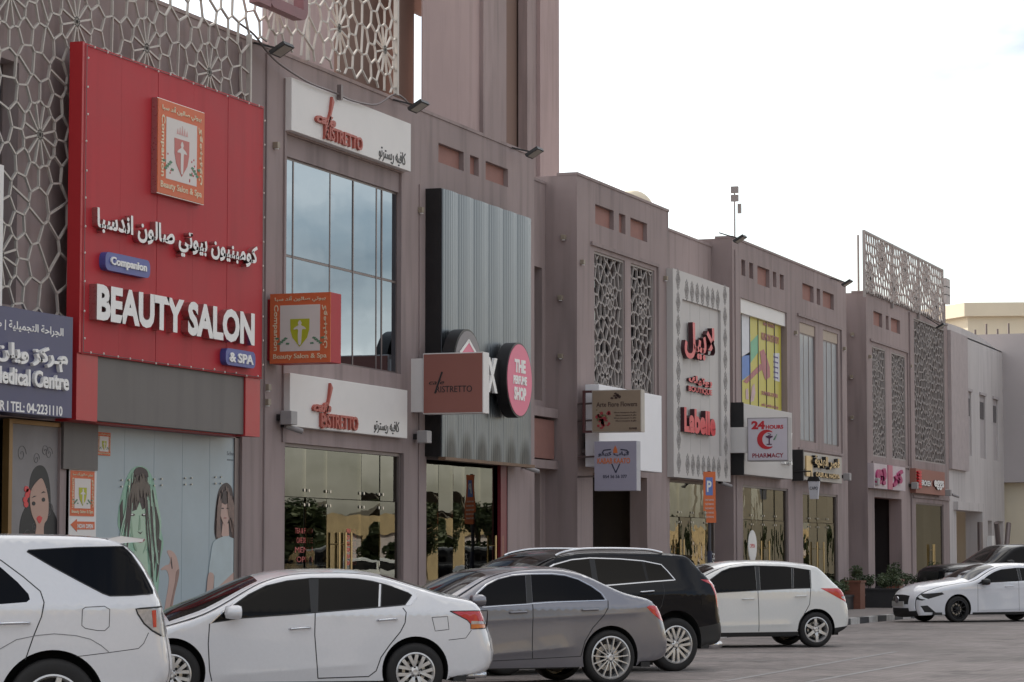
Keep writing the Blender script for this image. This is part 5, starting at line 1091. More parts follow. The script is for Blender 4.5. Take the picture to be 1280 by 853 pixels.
def inpoly(x, y, P):
    c = False; j = len(P)-1
    for i in range(len(P)):
        if (P[i][1] > y) != (P[j][1] > y) and x < (P[j][0]-P[i][0])*(y-P[i][1])/(P[j][1]-P[i][1])+P[i][0]: c = not c
        j = i
    return c
def resamp(P, st):
    o = [P[0]]; 
    for a, b in zip(P[:-1], P[1:]):
        n = max(1, int(math.hypot(b[0]-a[0], b[1]-a[1])/st)); o += [tuple(a[k]+(b[k]-a[k])*i/n for k in range(len(a))) for i in range(1, n+1)]
    return o
SPK = {}
def wheel_mesh(R, rr, n, style, m1):
    key = (R, rr, n, style)
    if key in SPK: return SPK[key]
    w = MB(); wd = .21
    prof = [(rr, 0), (rr+.012, -.004), (R-.05, -.012), (R-.015, .004), (R, .03), (R, wd-.03), (R-.015, wd-.004), (rr+.01, wd)]
    w.lathe(prof, (0, 0, 0), (0, 1, 0), 48)
    for k in range(3): w.lathe([(R+.001, .06+k*.04), (R+.001, .068+k*.04)], (0, 0, 0), (0, 1, 0), 48)
    me = bpy.data.meshes.new('tyre'); me.from_pydata(w.v, [], w.f); me.materials.append(tyre_m); me.polygons.foreach_set('use_smooth', [True]*len(me.polygons))
    q = MB(); q.lathe([(rr+.004, -.006), (rr-.012, -.012), (rr-.03, .02), (rr-.035, .16)], (0, 0, 0), (0, 1, 0), 48)
    q.lathe([(rr-.03, .13), (0, .13)], (0, 0, 0), (0, 1, 0), 32, 1)
    q.lathe([(.0, -.002), (.03, -.004), (.045, .012), (.065, .02), (.07, .06)], (0, 0, 0), (0, 1, 0), 20)
    q.lathe([(rr*.62, .10), (rr*.62, .115), (.1, .115)], (0, 0, 0), (0, 1, 0), 32, 2)       # brake disc
    def spoke(a, w0, w1, off=0., off2=None):
        if off2 is None: off2 = off
        ca, sa = math.cos(a), math.sin(a); P = []
        for r, ww, y0, o_ in ((.05, w0, .012, off), (rr*.55, (w0+w1)/2, .0, (off+off2)/2), (rr-.018, w1, .004, off2)):
            for s_ in (-1, 1):
                for yy in (y0, y0+.035):
                    t_ = s_*ww/2+o_; P.append((ca*r-sa*t_, yy, sa*r+ca*t_))
        F = []
        for k in (0, 4): F += [(k, k+2, k+6, k+4), (k+1, k+5, k+7, k+3), (k, k+4, k+5, k+1), (k+2, k+3, k+7, k+6)]
        q.add(P, F+[(0, 1, 3, 2), (8, 10, 11, 9)], 0)
    for i in range(n):
        a = 2*math.pi*i/n+.3
        if style == 'twin': spoke(a-.0, .03, .042, -.028, -.045); spoke(a, .03, .042, .028, .045)
        elif style == 'thin': spoke(a, .014, .016)
        elif style == 'fat': spoke(a, .06, .045)
        else: spoke(a, .03, .02)
    for i in range(5):
        a = 2*math.pi*i/5; q.lathe([(0, -.003), (.011, -.003), (.011, .03)], (.052*math.cos(a), .012, .052*math.sin(a)), (0, 1, 0), 8, 1)
    ri = bpy.data.meshes.new('rim'); ri.from_pydata(q.v, [], q.f); [ri.materials.append(k) for k in (m1, alloyd, MATS['brushed_steel'])]; ri.polygons.foreach_set('material_index', q.m)
    ri.polygons.foreach_set('use_smooth', [True]*len(ri.polygons)); ri.set_sharp_from_angle(angle=math.radians(35))
    SPK[key] = (me, ri); return SPK[key]

def car(sp):
    lat = math.radians(sp['lat']); d = ray(*sp['px']); tt = -EYE/d.z; ox, oy = d.x*tt, d.y*tt
    if 'at' in sp: ox, oy = sp['at']
    root = thing(sp['name'], sp['label'], sp['cat'], (ox, oy, 0), rz=lat-math.pi/2)
    WD = sp['W']; zb, kk = sp.get('zb', 1.0), sp.get('k', .42); rail = sp['rail']
    # rail vertex: x, z, R (edge rounding), c (crown of the skin), tag
    RL = []
    for i in range(len(rail)-1):
        a, b = rail[i], rail[i+1]; n = max(1, int(math.hypot(b[0]-a[0], b[1]-a[1])/.07))
        for j in range(n): u = j/n; RL.append((a[0]+(b[0]-a[0])*u, a[1]+(b[1]-a[1])*u, a[2]+(b[2]-a[2])*u, a[3]+(b[3]-a[3])*u, a[4]))
    RL.append(rail[-1])
    # light smoothing of the traced rail
    for it in range(3):
        Q = list(RL)
        for i in range(1, len(RL)-1):
            if RL[i-1][4] == RL[i][4] or it < 2: Q[i] = tuple(.25*RL[i-1][k]+.5*RL[i][k]+.25*RL[i+1][k] for k in range(4))+(RL[i][4],)
        RL = Q
    xf, xr = min(p[0] for p in RL), max(p[0] for p in RL)
    RLx = [p[0] for p in RL]
    cre = sp.get('crease', [])
    RN = []
    for i in range(len(RL)):
        p, q = RL[max(0, i-1)], RL[min(len(RL)-1, i+1)]; tx, tz = q[0]-p[0], q[1]-p[1]; l = math.hypot(tx, tz) or 1; RN.append((-tz/l, tx/l))
    def inset0(x, z):
        base = .02+max(0, z-zb)*kk + .015*min(1, max(0, (zb-.12-z)/.5))**2
        lo = max(0, .42-z); base += .35*lo*lo*1.2
        s = min(x-xf, 9); e = xr-x
        base += sp.get('pf', .16)*max(0, 1-s/1.1)**2.2+sp.get('pr', .12)*max(0, 1-e/.9)**2.2
        for (x0, z0, x1, z1, dep, wd) in cre:
            if x0 <= x <= x1:
                zl = z0+(z1-z0)*(x-x0)/(x1-x0); fx = max(0, min(1, (x-x0)/.3, (x1-x)/.3)); fx = fx*fx*(3-2*fx); dz = z-zl
                base -= .55*dep*fx*(math.exp(dz/wd) if dz < 0 else math.exp(-dz/(wd*2.2)))
        return base
    def roll(x, z):
        dm = 9; R = .05; nn = (0, 1)
        for i in range(len(RL)-1):
            a, b = RL[i], RL[i+1]
            if abs(a[0]-x) > .45 or abs(a[1]-z) > .45: continue
            vx, vz = b[0]-a[0], b[1]-a[1]; L2 = vx*vx+vz*vz
            t = 0 if L2 < 1e-12 else max(0, min(1, ((x-a[0])*vx+(z-a[1])*vz)/L2)); dd = math.hypot(a[0]+vx*t-x, a[1]+vz*t-z)
            if dd < dm: dm = dd; R = a[2]+(b[2]-a[2])*t; nn = (RN[i][0]+(RN[i+1][0]-RN[i][0])*t, RN[i][1]+(RN[i+1][1]-RN[i][1])*t)
        return (0, nn) if dm >= R else (1-dm/R, nn), R
    def inset(x, z):
        base = inset0(x, z); (u, nn), R = roll(x, z)
        return base+R*(1-math.sqrt(max(0, 1-u*u))) if u > 0 else base
    # side outline with wheel arches
    sill = sp['sill']; P = [(p[0], p[1]) for p in RL]; bot = []
    for (xw, zc, ra) in sorted(sp['arch'], reverse=True):
        a0 = math.asin(max(-1, min(1, (sill-zc)/ra)))
        bot += [(xw+ra*math.cos(a0+(math.pi-2*a0)*k/26), zc+ra*math.sin(a0+(math.pi-2*a0)*k/26)) for k in range(27)]
    outline = P+bot
    regs = sp['regs']      # (name, poly, material, parent index or None)
    V = []; E = []
    def addloop(L, close=True):
        L = resamp(L+[L[0]] if close else L, .07)
        if close: L = L[:-1]
        b = len(V); V.extend(Vector(p[:2]) for p in L); n = len(L)
        E.extend((b+i, b+(i+1) % n) for i in range(n if close else n-1))
    b = len(V); V.extend(Vector(p) for p in outline); E.extend((b+i, b+(i+1) % len(outline)) for i in range(len(outline)))
    for r in regs: addloop([tuple(p) for p in r[1]])
    for (x0, z0, x1, z1, dep, wd) in cre:
        for dz in (-.05, -.018, 0, .018, .05):
            if dz == 0: addloop([(x0+.02, z0), (x1-.02, z1)], False)
            else:
                b = len(V); q_ = [p for p in resamp([(x0+.02, z0+dz), (x1-.02, z1+dz)], .05) if inpoly(p[0], p[1], outline)]; V.extend(Vector(p) for p in q_)
    for i, p in enumerate(RL):
        for fr in (.07, .2, .42, .72):
            x_, z_ = p[0]-RN[i][0]*p[2]*fr, p[1]-RN[i][1]*p[2]*fr
            if inpoly(x_, z_, outline): V.append(Vector((x_, z_)))
    gx = xf+.02
    k = 0
    while gx < xr:
        gz = .15+(k % 2)*.03
        while gz < 2.0:
            if inpoly(gx, gz, outline) and min((p[0]-gx)**2+(p[1]-gz)**2 for p in RL) > .0025: V.append(Vector((gx, gz)))
            gz += .055
        gx += .055; k += 1
    vo, ed, fa, *_ = delaunay_2d_cdt(V, E, [], 0, 1e-4)
    ins = [inset(v.x, v.y) for v in vo]
    groups = {i: [] for i in range(-1, len(regs))}
    for f in fa:
        if len(f) != 3: continue
        cx = sum(vo[i].x for i in f)/3; cz = sum(vo[i].y for i in f)/3
        if not inpoly(cx, cz, outline): continue
        g = -1
        for i, r in enumerate(regs):
            if inpoly(cx, cz, r[1]): g = i; break
        a, b_, c = [vo[i] for i in f]
        if (b_.x-a.x)*(c.y-a.y)-(b_.y-a.y)*(c.x-a.x) < 0: f = (f[0], f[2], f[1])
        groups[g].append(tuple(f))
    def sidemesh(mb, fl, far, off=0.):
        idx = {}; b = len(mb.v)
        for f in fl:
            ff = []
            for i in f:
                if i not in idx:
                    idx[i] = len(mb.v); y = ins[i]+off; mb.v.append((vo[i].x, WD-y if far else y, vo[i].y))
                ff.append(idx[i])
            mb.f.append(tuple(reversed(ff)) if far else tuple(ff)); mb.m.append(0)
    body = MB(); scrn = MB(); rear = MB(); parts = {}
    for far in (0, 1): sidemesh(body, groups[-1], far)
    # skin over the top, front and back
    vs_ = [-1, -.93, -.86, -.78, -.68, -.55, -.4, -.2, 0, .2, .4, .55, .68, .78, .86, .93, 1]
    rows = []; n = len(RL)
    for i, p in enumerate(RL):
        a, b = RL[max(0, i-1)], RL[min(n-1, i+1)]; tx, tz = b[0]-a[0], b[1]-a[1]; l = math.hypot(tx, tz) or 1; nx, nz = -tz/l, tx/l
        hw = WD/2-inset(p[0], p[1]); row = []
        for v in vs_:
            o = p[3]*(1-abs(v)**2.6); row.append((p[0]+nx*o, WD/2+hw*v, p[1]+nz*o))
        rows.append(row)
    tops = {}
    for i in range(n-1):
        tg = RL[i][4]
        for j in range(len(vs_)-1):
            vm = abs(vs_[j]+vs_[j+1])/2
            nm = 'body'
            if tg == 'w' and vm < .86: nm = 'windscreen'
            elif tg == 'r' and vm < .86: nm = 'rear_window'
            elif tg == 'g' and vm < sp.get('gv', .7): nm = 'grille'
            elif tg == 'n': nm = 'lower_trim'
            mb = body if nm == 'body' else tops.setdefault(nm, MB())
            mb.add([rows[i][j], rows[i][j+1], rows[i+1][j+1], rows[i+1][j]], [(0, 1, 2, 3)])
    pm_ = sp['paint']
    bo = obj('body', body, pm_, root, smooth=True, weld=True, angle=50)
    def set_normals(o, off=0.):
        me = o.data; NN = []; e = .009
        for v in me.vertices:
            x, y, z = v.co; far = y > WD/2; yy = WD-y if far else y
            i0 = inset(x, z)
            if abs(yy-i0-off) > .002: NN.append((0, 0, 0)); continue
            gx_ = (inset0(x+e, z)-inset0(x-e, z))/(2*e); gz_ = (inset0(x, z+e)-inset0(x, z-e))/(2*e)
            (u, nn), R = roll(x, z); u = min(u, .985); k_ = u/math.sqrt(1-u*u); gx_ += nn[0]*k_; gz_ += nn[1]*k_
            n_ = Vector((gx_, -1, gz_)).normalized(); NN.append((n_.x, -n_.y if far else n_.y, n_.z))
        me.normals_split_custom_set_from_vertices(NN)
    set_normals(bo)
    for nm, mb in tops.items(): obj(nm, mb, {'windscreen': scr, 'rear_window': tint, 'grille': trimb, 'lower_trim': trimb}[nm], root, smooth=True, weld=True, angle=60)
    # arch lips, floor and wheel wells
    w = MB()
    for (xw, zc, ra) in sp['arch']:
        a0 = math.asin(max(-1, min(1, (sill-zc)/ra))); arc = [(xw+ra*math.cos(a0+(math.pi-2*a0)*k/26), zc+ra*math.sin(a0+(math.pi-2*a0)*k/26)) for k in range(27)]
        for far in (0, 1):
            for a, b in zip(arc[:-1], arc[1:]):
                ya, yb = inset(*a), inset(*b); y2 = .3; f = lambda y: WD-y if far else y
                w.quad((a[0], f(ya), a[1]), (b[0], f(yb), b[1]), (b[0], f(y2), b[1]), (a[0], f(y2), a[1]))
    x0, x1 = xf+.25, xr-.2
    w.box(x0, x1, .28, WD-.28, max(.2, sill), max(z for _, z, r in sp['arch'])+max(r for _, _, r in sp['arch'])+.08)
    w.box(x0, x1, .12, WD-.12, sill-.02, sill+.03) if not sp['arch'] else None
    obj('underbody', w, well, root)
    w = MB(); xs = sorted(a[0] for a in sp['arch'])
    segs = [(xf+.35, xs[0]-.45), (xs[0]+.43, xs[-1]-.43), (xs[-1]+.45, xr-.35)] if len(xs) > 1 else [(xs[0]+.4, xr-.2)]
    for a, b in segs:
        if b > a: w.box(a, b, .07, WD-.07, sill-.015, sill+.05)
    obj('floor_pan', w, trimb, root)
    # regions, both sides
    objs = {}
    for far in (0, 1):
        for i, r in enumerate(regs):
            if not groups[i]: continue
            mb = MB(); sidemesh(mb, groups[i], far, r[3] if len(r) > 3 else 0.); par = root
            if len(r) > 4 and (r[4], far) in objs: par = objs[(r[4], far)]
            o = obj(r[0], mb, r[2], par, smooth=True); objs[(i, far)] = o; set_normals(o, r[3] if len(r) > 3 else 0.)
    def ribbon(mb, L, wd, off, far, closed=False, zoff=0):
        L = resamp(L+[L[0]] if closed else L, .035); n = len(L); row = []
        for i in range(n):
            a, b = L[max(0, i-1)], L[min(n-1, i+1)]; tx, tz = b[0]-a[0], b[1]-a[1]; l = math.hypot(tx, tz) or 1; nx, nz = -tz/l*wd/2, tx/l*wd/2
            rr_ = []
            for s_, oo in ((-1, .0005), (-.6, off), (.6, off), (1, .0005)):
                x, z = L[i][0]+nx*s_, L[i][1]+nz*s_; y = inset(L[i][0], L[i][1]) + (inset(x, z)-inset(L[i][0], L[i][1]))*1 - oo; rr_.append((x, WD-y if far else y, z))
            row.append(rr_)
        for i in range(n-1):
            for j in range(3):
                q = [row[i][j], row[i][j+1], row[i+1][j+1], row[i+1][j]]; mb.add(q if not far else q[::-1], [(3, 2, 1, 0)])
    for far in (0, 1):
        for nm, lines, wd, off, m_ in sp.get('ribs', []):
            for cl, L in lines:
                mb = MB(); ribbon(mb, [tuple(p) for p in L], wd, off, far, cl); obj(nm, mb, m_, root, smooth=True)
        for h, par in sp.get('handles', []):
            (a, b), (c, d_) = h; mb = MB(); y = inset((a+c)/2, (b+d_)/2); f = (lambda y: WD-y) if far else (lambda y: y)
            pts = [(a, f(y+.005), b), (a+.03, f(y-.035), b+.003), ((a+c)/2, f(y-.045), (b+d_)/2+.004), (c-.03, f(y-.035), d_+.003), (c, f(y+.005), d_)]
            mb.tube(smooth_open(pts, 4), [.006]+[.014]*15+[.006]*1 if False else .013, 8)
            obj('door_handle', mb, sp.get('hm', pm_), objs.get((par, far), root), smooth=True)
        if 'mirror' in sp:
            mx_, mz = sp['mirror']; y = inset(mx_, mz); f = (lambda y: WD-y) if far else (lambda y: y); mb = MB()
            pr = [(0, -.105), (.055, -.09), (.075, -.03), (.078, .04), (.06, .1), (0, .115)]; vs = []
            cy = f(y-.12)
            N_ = 12
            rings = []
            for r_, h in ((.02, -.10), (.066, -.085), (.078, -.02), (.08, .05), (.07, .085), (.045, .092), (0.0, .09)):
                rings.append([(mx_+h, cy+math.cos(2*math.pi*k_/N_)*r_*1.35, mz+math.copysign(abs(math.sin(2*math.pi*k_/N_))**.7, math.sin(2*math.pi*k_/N_))*r_) for k_ in range(N_)])
            for a, b in zip(rings[:-1], rings[1:]):
                for k_ in range(N_): mb.add([a[k_], a[(k_+1) % N_], b[(k_+1) % N_], b[k_]], [(0, 1, 2, 3)])
            mb.tube([(mx_, f(y+.01), mz-.05), (mx_-.01, cy, mz-.05)], .025, 8)
            obj('side_mirror', mb, sp.get('mm', pm_), root, smooth=True, weld=True)
    # wheels
    R, rr, nsp, sty, am = sp['wheel']; ty, ri = wheel_mesh(R, rr, nsp, sty, am)
    for xw in sp['axles']:
        for far in (0, 1):
            o = bpy.data.objects.new('wheel', ty); C.objects.link(o); o.parent = root
            o.location = (xw, WD-.03 if far else .03, R); o.rotation_euler = (0, 0, math.pi if far else 0)
            q = bpy.data.objects.new('rim', ri); C.objects.link(q); q.parent = o; q.rotation_euler = (0, random.uniform(0, 1), 0)
    return root, inset
def dropped(r, z): return [(p[0], p[1]) for p in r]

CARS = {}
B5 = 'b'
# white sedan
fr = (-3.72, .25)
CARS['alt'] = dict(name='sedan', label='white sedan with wedge tail lamps between the white SUV and the grey sedan', cat='car', px=(519.9, 877), lat=33, W=1.83, paint=wpaint, sill=.235,
  rail=[(-3.70, .22, .1, .14, 'b'), (-3.74, .45, .15, .16, 'b'), (-3.68, .66, .16, .16, 'b'), (-3.45, .76, .14, .12, 'b'), (-2.95, .83, .10, .10, 'b'), (-2.78, .87, .08, .12, 'w'), (-2.686, .895, .06, .17, 'w'), (-2.42, .975, .05, .18, 'w'), (-2.152, 1.117, .05, .16, 'w'), (-1.908, 1.262, .05, .12, 'w'), (-1.768, 1.34, .05, .10, 'b'), (-1.542, 1.412, .05, .07, 'b'), (-1.283, 1.45, .05, .05, 'b'), (-.823, 1.456, .05, .05, 'b'), (-.563, 1.441, .05, .05, 'b'), (-.34, 1.400, .05, .05, 'r'), (-.135, 1.336, .05, .06, 'r'), (.138, 1.25, .05, .06, 'r'), (.378, 1.18, .05, .05, 'b'), (.621, 1.146, .05, .04, 'b'), (.76, 1.115, .06, .03, 'b'), (.80, 1.06, .08, .05, 'b'), (.83, .95, .12, .08, 'b'), (.88, .78, .16, .10, 'b'), (.95, .66, .2, .12, 'b'), (.98, .55, .2, .12, 'b'), (.965, .42, .18, .1, 'b'), (.92, .33, .1, .08, 'b'), (.70, .30, .02, .05, 'b'), (.42, .262, .02, .0, 'b')],
  arch=[(0, .35, .385), (-2.775, .35, .385)], axles=[0, -2.775], wheel=(.33, .222, 7, 'twin', alloy),
  crease=[(-2.35, .30, -.45, .43, .028, .09)], mirror=(-2.10, 1.02), hm=chrome,
  regs=[('side_window', [(-2.325, .904), (-2.207, 1.004), (-2.086, 1.09), (-1.91, 1.21), (-1.701, 1.31), (-1.459, 1.366), (-1.21, 1.392), (-1.206, 1.0), (-1.479, .987), (-1.988, .953)], tint),
        ('side_window', [(-1.095, 1.39), (-.826, 1.392), (-.653, 1.382), (-.481, 1.355), (-.40, 1.335), (-.43, 1.064), (-1.125, 1.013)], tint),
        ('quarter_window', [(-.37, 1.327), (-.208, 1.278), (-.073, 1.228), (-.033, 1.202), (-.061, 1.16), (-.119, 1.093), (-.40, 1.067)], tint),
        ('pillar_trim', [(-1.212, 1.395), (-1.094, 1.395), (-1.124, 1.012), (-1.206, .999)], trimb),
        ('chrome_trim', [(-.343, 1.348), (-.138, 1.291), (-.028, 1.245), (.034, 1.211), (.024, 1.173), (-.058, 1.084), (-.119, 1.084), (-.058, 1.157), (-.026, 1.202), (-.072, 1.235), (-.208, 1.283)], chrome, -.004),
        ('tail_lamp_clear', [(.66, .905), (.9, .895), (.9, .868), (.655, .872)], tlw, -.003), ('tail_lamp_amber', [(.652, .868), (.9, .862), (.9, .82), (.652, .813)], tla, -.003),
        ('tail_lamp', [(.403, 1.018), (.9, 1.021), (.9, .86), (.65, .872), (.608, .916)], tlr, -.003),
        ('fuel_flap', [(.188, .949), (.372, .958), (.389, .81), (.227, .794)], wpaint),
        ('front_door', [(-2.352, .89), (-2.365, .667), (-2.346, .367), (-2.319, .25), (-1.12, .271), (-1.134, .423), (-1.162, .76), (-1.158, 1.003), (-2.0, .952)], wpaint),
        ('rear_door', [(-1.158, 1.006), (-1.162, .76), (-1.134, .423), (-1.12, .271), (-.60, .285), (-.452, .349), (-.40, .50), (-.30, .64), (-.177, .788), (-.125, .889), (-.111, 1.008), (-.147, 1.059), (-.41, 1.066)], wpaint)],
  ribs=[('door_gap', [(0, [(-2.352, .893), (-2.365, .667), (-2.346, .367), (-2.319, .25)]), (0, [(-1.158, 1.004), (-1.162, .76), (-1.134, .423), (-1.12, .271)]), (0, [(-.147, 1.059), (-.111, 1.008), (-.125, .889), (-.177, .788), (-.30, .64), (-.40, .50), (-.452, .349), (-.538, .285), (-1.122, .27)])], .012, .0025, seam_m),
        ('panel_gap', [(1, [(.188, .949), (.372, .958), (.389, .81), (.227, .794)]), (0, [(.66, .80), (.591, .711), (.385, .69)])], .007, .0022, seam_m),
        ('window_seal', [(1, [(-2.325, .904), (-2.207, 1.004), (-2.086, 1.09), (-1.91, 1.21), (-1.701, 1.31), (-1.459, 1.366), (-1.183, 1.395), (-.826, 1.396), (-.653, 1.386), (-.481, 1.36), (-.344, 1.325), (-.208, 1.281), (-.073, 1.23), (-.033, 1.202), (-.061, 1.16), (-.119, 1.093), (-.346, 1.073), (-1.125, 1.013), (-1.479, .987), (-1.988, .953)]), (0, [(-.37, 1.33), (-.40, 1.067)])], .014, .004, trimb),
        ('chrome_strip', [(0, [(-2.34, .895), (-2.205, 1.022), (-2.08, 1.11)])], .016, .006, chrome), ('lamp_edge', [(1, [(.403, 1.018), (.86, 1.021), (.87, .82), (.652, .813), (.65, .872), (.608, .916)])], .012, .004, trimb)],
  handles=[(((-1.452, .826), (-1.213, .838)), 9), (((-.446, .918), (-.221, .930)), 10)])
# grey sedan
CARS['c'] = dict(name='sedan', label='dark grey metallic sedan with thin multi spoke alloy wheel and bright window line', cat='car', px=(765, 857), lat=44, W=1.81, paint=gpaint, sill=.24,
  rail=[(-3.58, .22, .1, .14, 'b'), (-3.64, .45, .15, .18, 'b'), (-3.58, .68, .16, .18, 'b'), (-3.3, .84, .12, .12, 'b'), (-2.7, .96, .10, .09, 'b'), (-2.45, .995, .07, .10, 'w'), (-2.3, 1.03, .05, .15, 'w'), (-2.04, 1.15, .05, .15, 'w'), (-1.804, 1.285, .05, .12, 'w'), (-1.60, 1.385, .05, .09, 'b'), (-1.396, 1.438, .05, .06, 'b'), (-1.222, 1.462, .05, .05, 'b'), (-.922, 1.478, .05, .04, 'b'), (-.739, 1.479, .05, .04, 'b'), (-.557, 1.47, .05, .05, 'b'), (-.337, 1.425, .05, .06, 'r'), (-.146, 1.345, .05, .07, 'r'), (.064, 1.242, .05, .07, 'r'), (.255, 1.16, .05, .05, 'b'), (.479, 1.116, .05, .04, 'b'), (.66, 1.09, .05, .03, 'b'), (.72, 1.03, .08, .05, 'b'), (.78, .93, .12, .09, 'b'), (.85, .82, .15, .1, 'b'), (.915, .72, .2, .12, 'b'), (.95, .6, .2, .12, 'b'), (.93, .42, .16, .1, 'b'), (.88, .34, .06, .06, 'n'), (.70, .30, .02, .05, 'n'), (.46, .29, .02, 0, 'n')],
  arch=[(0, .365, .395), (-2.84, .365, .395)], axles=[0, -2.84], wheel=(.352, .272, 15, 'thin', alloy),
  crease=[(-2.4, .36, -.42, .50, .035, .08), (-2.6, .80, .6, .93, .016, .05)], mirror=(-1.90, 1.09), hm=gpaint,
  regs=[('side_window', [(-1.933, 1.059), (-1.82, 1.178), (-1.677, 1.282), (-1.517, 1.350), (-1.321, 1.392), (-1.128, 1.406), (-1.175, 1.049), (-1.558, 1.032), (-1.772, 1.02)], tint),
        ('side_window', [(-1.05, 1.41), (-.754, 1.41), (-.573, 1.392), (-.399, 1.342), (-.233, 1.255), (-.113, 1.166), (-.077, 1.10), (-.079, 1.09), (-.818, 1.075), (-1.09, 1.062)], tint),
        ('pillar_trim', [(-1.126, 1.406), (-1.052, 1.41), (-1.092, 1.06), (-1.173, 1.051)], trimb),
        ('tail_lamp', [(.525, .991), (.574, 1.012), (.9, .995), (.95, .80), (.82, .80), (.735, .833), (.618, .907)], tlr, -.003),
        ('front_door', [(-2.1, 1.0), (-2.16, .8), (-2.14, .5), (-2.1, .32), (-1.099, .373), (-1.11, .469), (-1.105, .661), (-1.097, 1.05)], gpaint),
        ('rear_door', [(-1.097, 1.055), (-1.105, .661), (-1.11, .469), (-1.099, .36), (-.42, .381), (-.367, .566), (-.264, .729), (-.102, .893), (-.044, .985), (-.028, 1.078)], gpaint),
        ('side_skirt', [(-2.3, .30), (-.44, .35), (-.44, .2), (-2.3, .2)], gpaint)],
  ribs=[('door_gap', [(0, [(-2.1, 1.0), (-2.16, .8), (-2.14, .5), (-2.1, .32)]), (0, [(-1.097, 1.05), (-1.105, .661), (-1.11, .469), (-1.099, .36)]), (0, [(-.028, 1.078), (-.044, .985), (-.102, .893), (-.264, .729), (-.367, .566), (-.42, .381)])], .012, .0025, seam_m),
        ('panel_gap', [(0, [(-2.1, .32), (-.42, .375)])], .01, .002, seam_m),
        ('chrome_strip', [(1, [(-1.96, 1.05), (-1.835, 1.183), (-1.685, 1.292), (-1.52, 1.363), (-1.321, 1.406), (-1.128, 1.42), (-.754, 1.424), (-.573, 1.405), (-.399, 1.354), (-.228, 1.265), (-.102, 1.172), (-.055, 1.083), (-.818, 1.064), (-1.195, 1.04), (-1.558, 1.022), (-1.772, 1.008)])], .017, .007, chrome)],
  handles=[(((-1.426, .936), (-1.184, .94)), 4), (((-.412, .960), (-.182, .964)), 5)])
# black crossover
CARS['srx'] = dict(name='suv', label='black SUV with bright roof rails and tall slim red tail lamp behind the grey sedan', cat='car', px=(847, 839.6), lat=50, W=1.91, paint=bpaint, sill=.33, zb=1.1, k=.34,
  rail=[(-3.68, .30, .1, .14, 'b'), (-3.74, .6, .15, .18, 'b'), (-3.66, .85, .16, .18, 'b'), (-3.4, 1.0, .12, .12, 'b'), (-2.85, 1.10, .10, .10, 'w'), (-2.6, 1.25, .05, .15, 'w'), (-2.304, 1.44, .05, .15, 'w'), (-2.085, 1.56, .05, .12, 'b'), (-1.922, 1.615, .05, .08, 'b'), (-1.747, 1.655, .05, .06, 'b'), (-1.495, 1.69, .05, .05, 'b'), (-1.087, 1.70, .05, .05, 'b'), (-.371, 1.69, .05, .05, 'b'), (-.0, 1.672, .05, .04, 'b'), (.33, 1.655, .02, .03, 'b'), (.335, 1.62, .02, .03, 'r'), (.50, 1.46, .05, .06, 'r'), (.664, 1.335, .07, .07, 'r'), (.764, 1.27, .08, .06, 'b'), (.80, 1.096, .10, .08, 'b'), (.84, .886, .14, .1, 'b'), (.90, .76, .18, .12, 'b'), (.95, .62, .2, .12, 'n'), (.93, .45, .16, .1, 'n'), (.86, .38, .05, .05, 'n'), (.455, .345, .02, 0, 'n')],
  arch=[(0, .42, .45), (-2.81, .42, .45)], axles=[0, -2.81], wheel=(.382, .268, 7, 'twin', alloy), crease=[(-2.6, 1.02, .6, 1.17, .015, .06)], hm=chrome, mirror=(-2.28, 1.28),
  regs=[('side_window', [(-2.30, 1.20), (-2.27, 1.27), (-2.116, 1.432), (-1.945, 1.512), (-1.662, 1.58), (-1.36, 1.605), (-1.38, 1.232), (-1.9, 1.205)], tint),
        ('side_window', [(-1.27, 1.606), (-.848, 1.59), (-.49, 1.562), (-.47, 1.29), (-.996, 1.258), (-1.28, 1.24)], tint),
        ('quarter_window', [(-.44, 1.555), (-.181, 1.509), (-.095, 1.42), (-.022, 1.315), (-.20, 1.305), (-.43, 1.293)], tint),
        ('pillar_trim', [(-1.358, 1.606), (-1.272, 1.607), (-1.282, 1.238), (-1.378, 1.23)], trimb),
        ('tail_lamp', [(.477, 1.31), (.9, 1.295), (.92, .87), (.80, .87), (.751, .933), (.702, 1.12), (.654, 1.24)], tlr, -.003),
        ('bumper_trim', [(.38, .62), (.99, .70), (1.0, .3), (.38, .3)], trimb), ('side_skirt', [(-2.4, .45), (-.42, .45), (-.42, .3), (-2.4, .3)], trimb),
        ('front_door', [(-2.3, 1.17), (-2.36, .9), (-2.3, .47), (-1.30, .47), (-1.33, .8), (-1.33, 1.22)], bpaint),
        ('rear_door', [(-1.33, 1.225), (-1.33, .8), (-1.30, .47), (-.48, .47), (-.42, .70), (-.25, .95), (-.2, 1.15), (-.2, 1.30)], bpaint)],
  ribs=[('door_gap', [(0, [(-2.3, 1.17), (-2.36, .9), (-2.3, .47)]), (0, [(-1.33, 1.22), (-1.33, .8), (-1.30, .47)]), (0, [(-.2, 1.30), (-.2, 1.15), (-.25, .95), (-.42, .70), (-.48, .47)])], .010, .0025, seam_m),
        ('chrome_strip', [(1, [(-2.33, 1.19), (-2.30, 1.27), (-2.13, 1.45), (-1.95, 1.53), (-1.662, 1.595), (-1.347, 1.62), (-.848, 1.606), (-.471, 1.578), (-.170, 1.525), (-.08, 1.43), (.02, 1.305), (-.382, 1.282), (-.996, 1.242), (-1.9, 1.19)])], .022, .008, chrome)],
  handles=[(((-.615, 1.135), (-.378, 1.147)), 8), (((-1.6, 1.085), (-1.38, 1.095)), 7)])
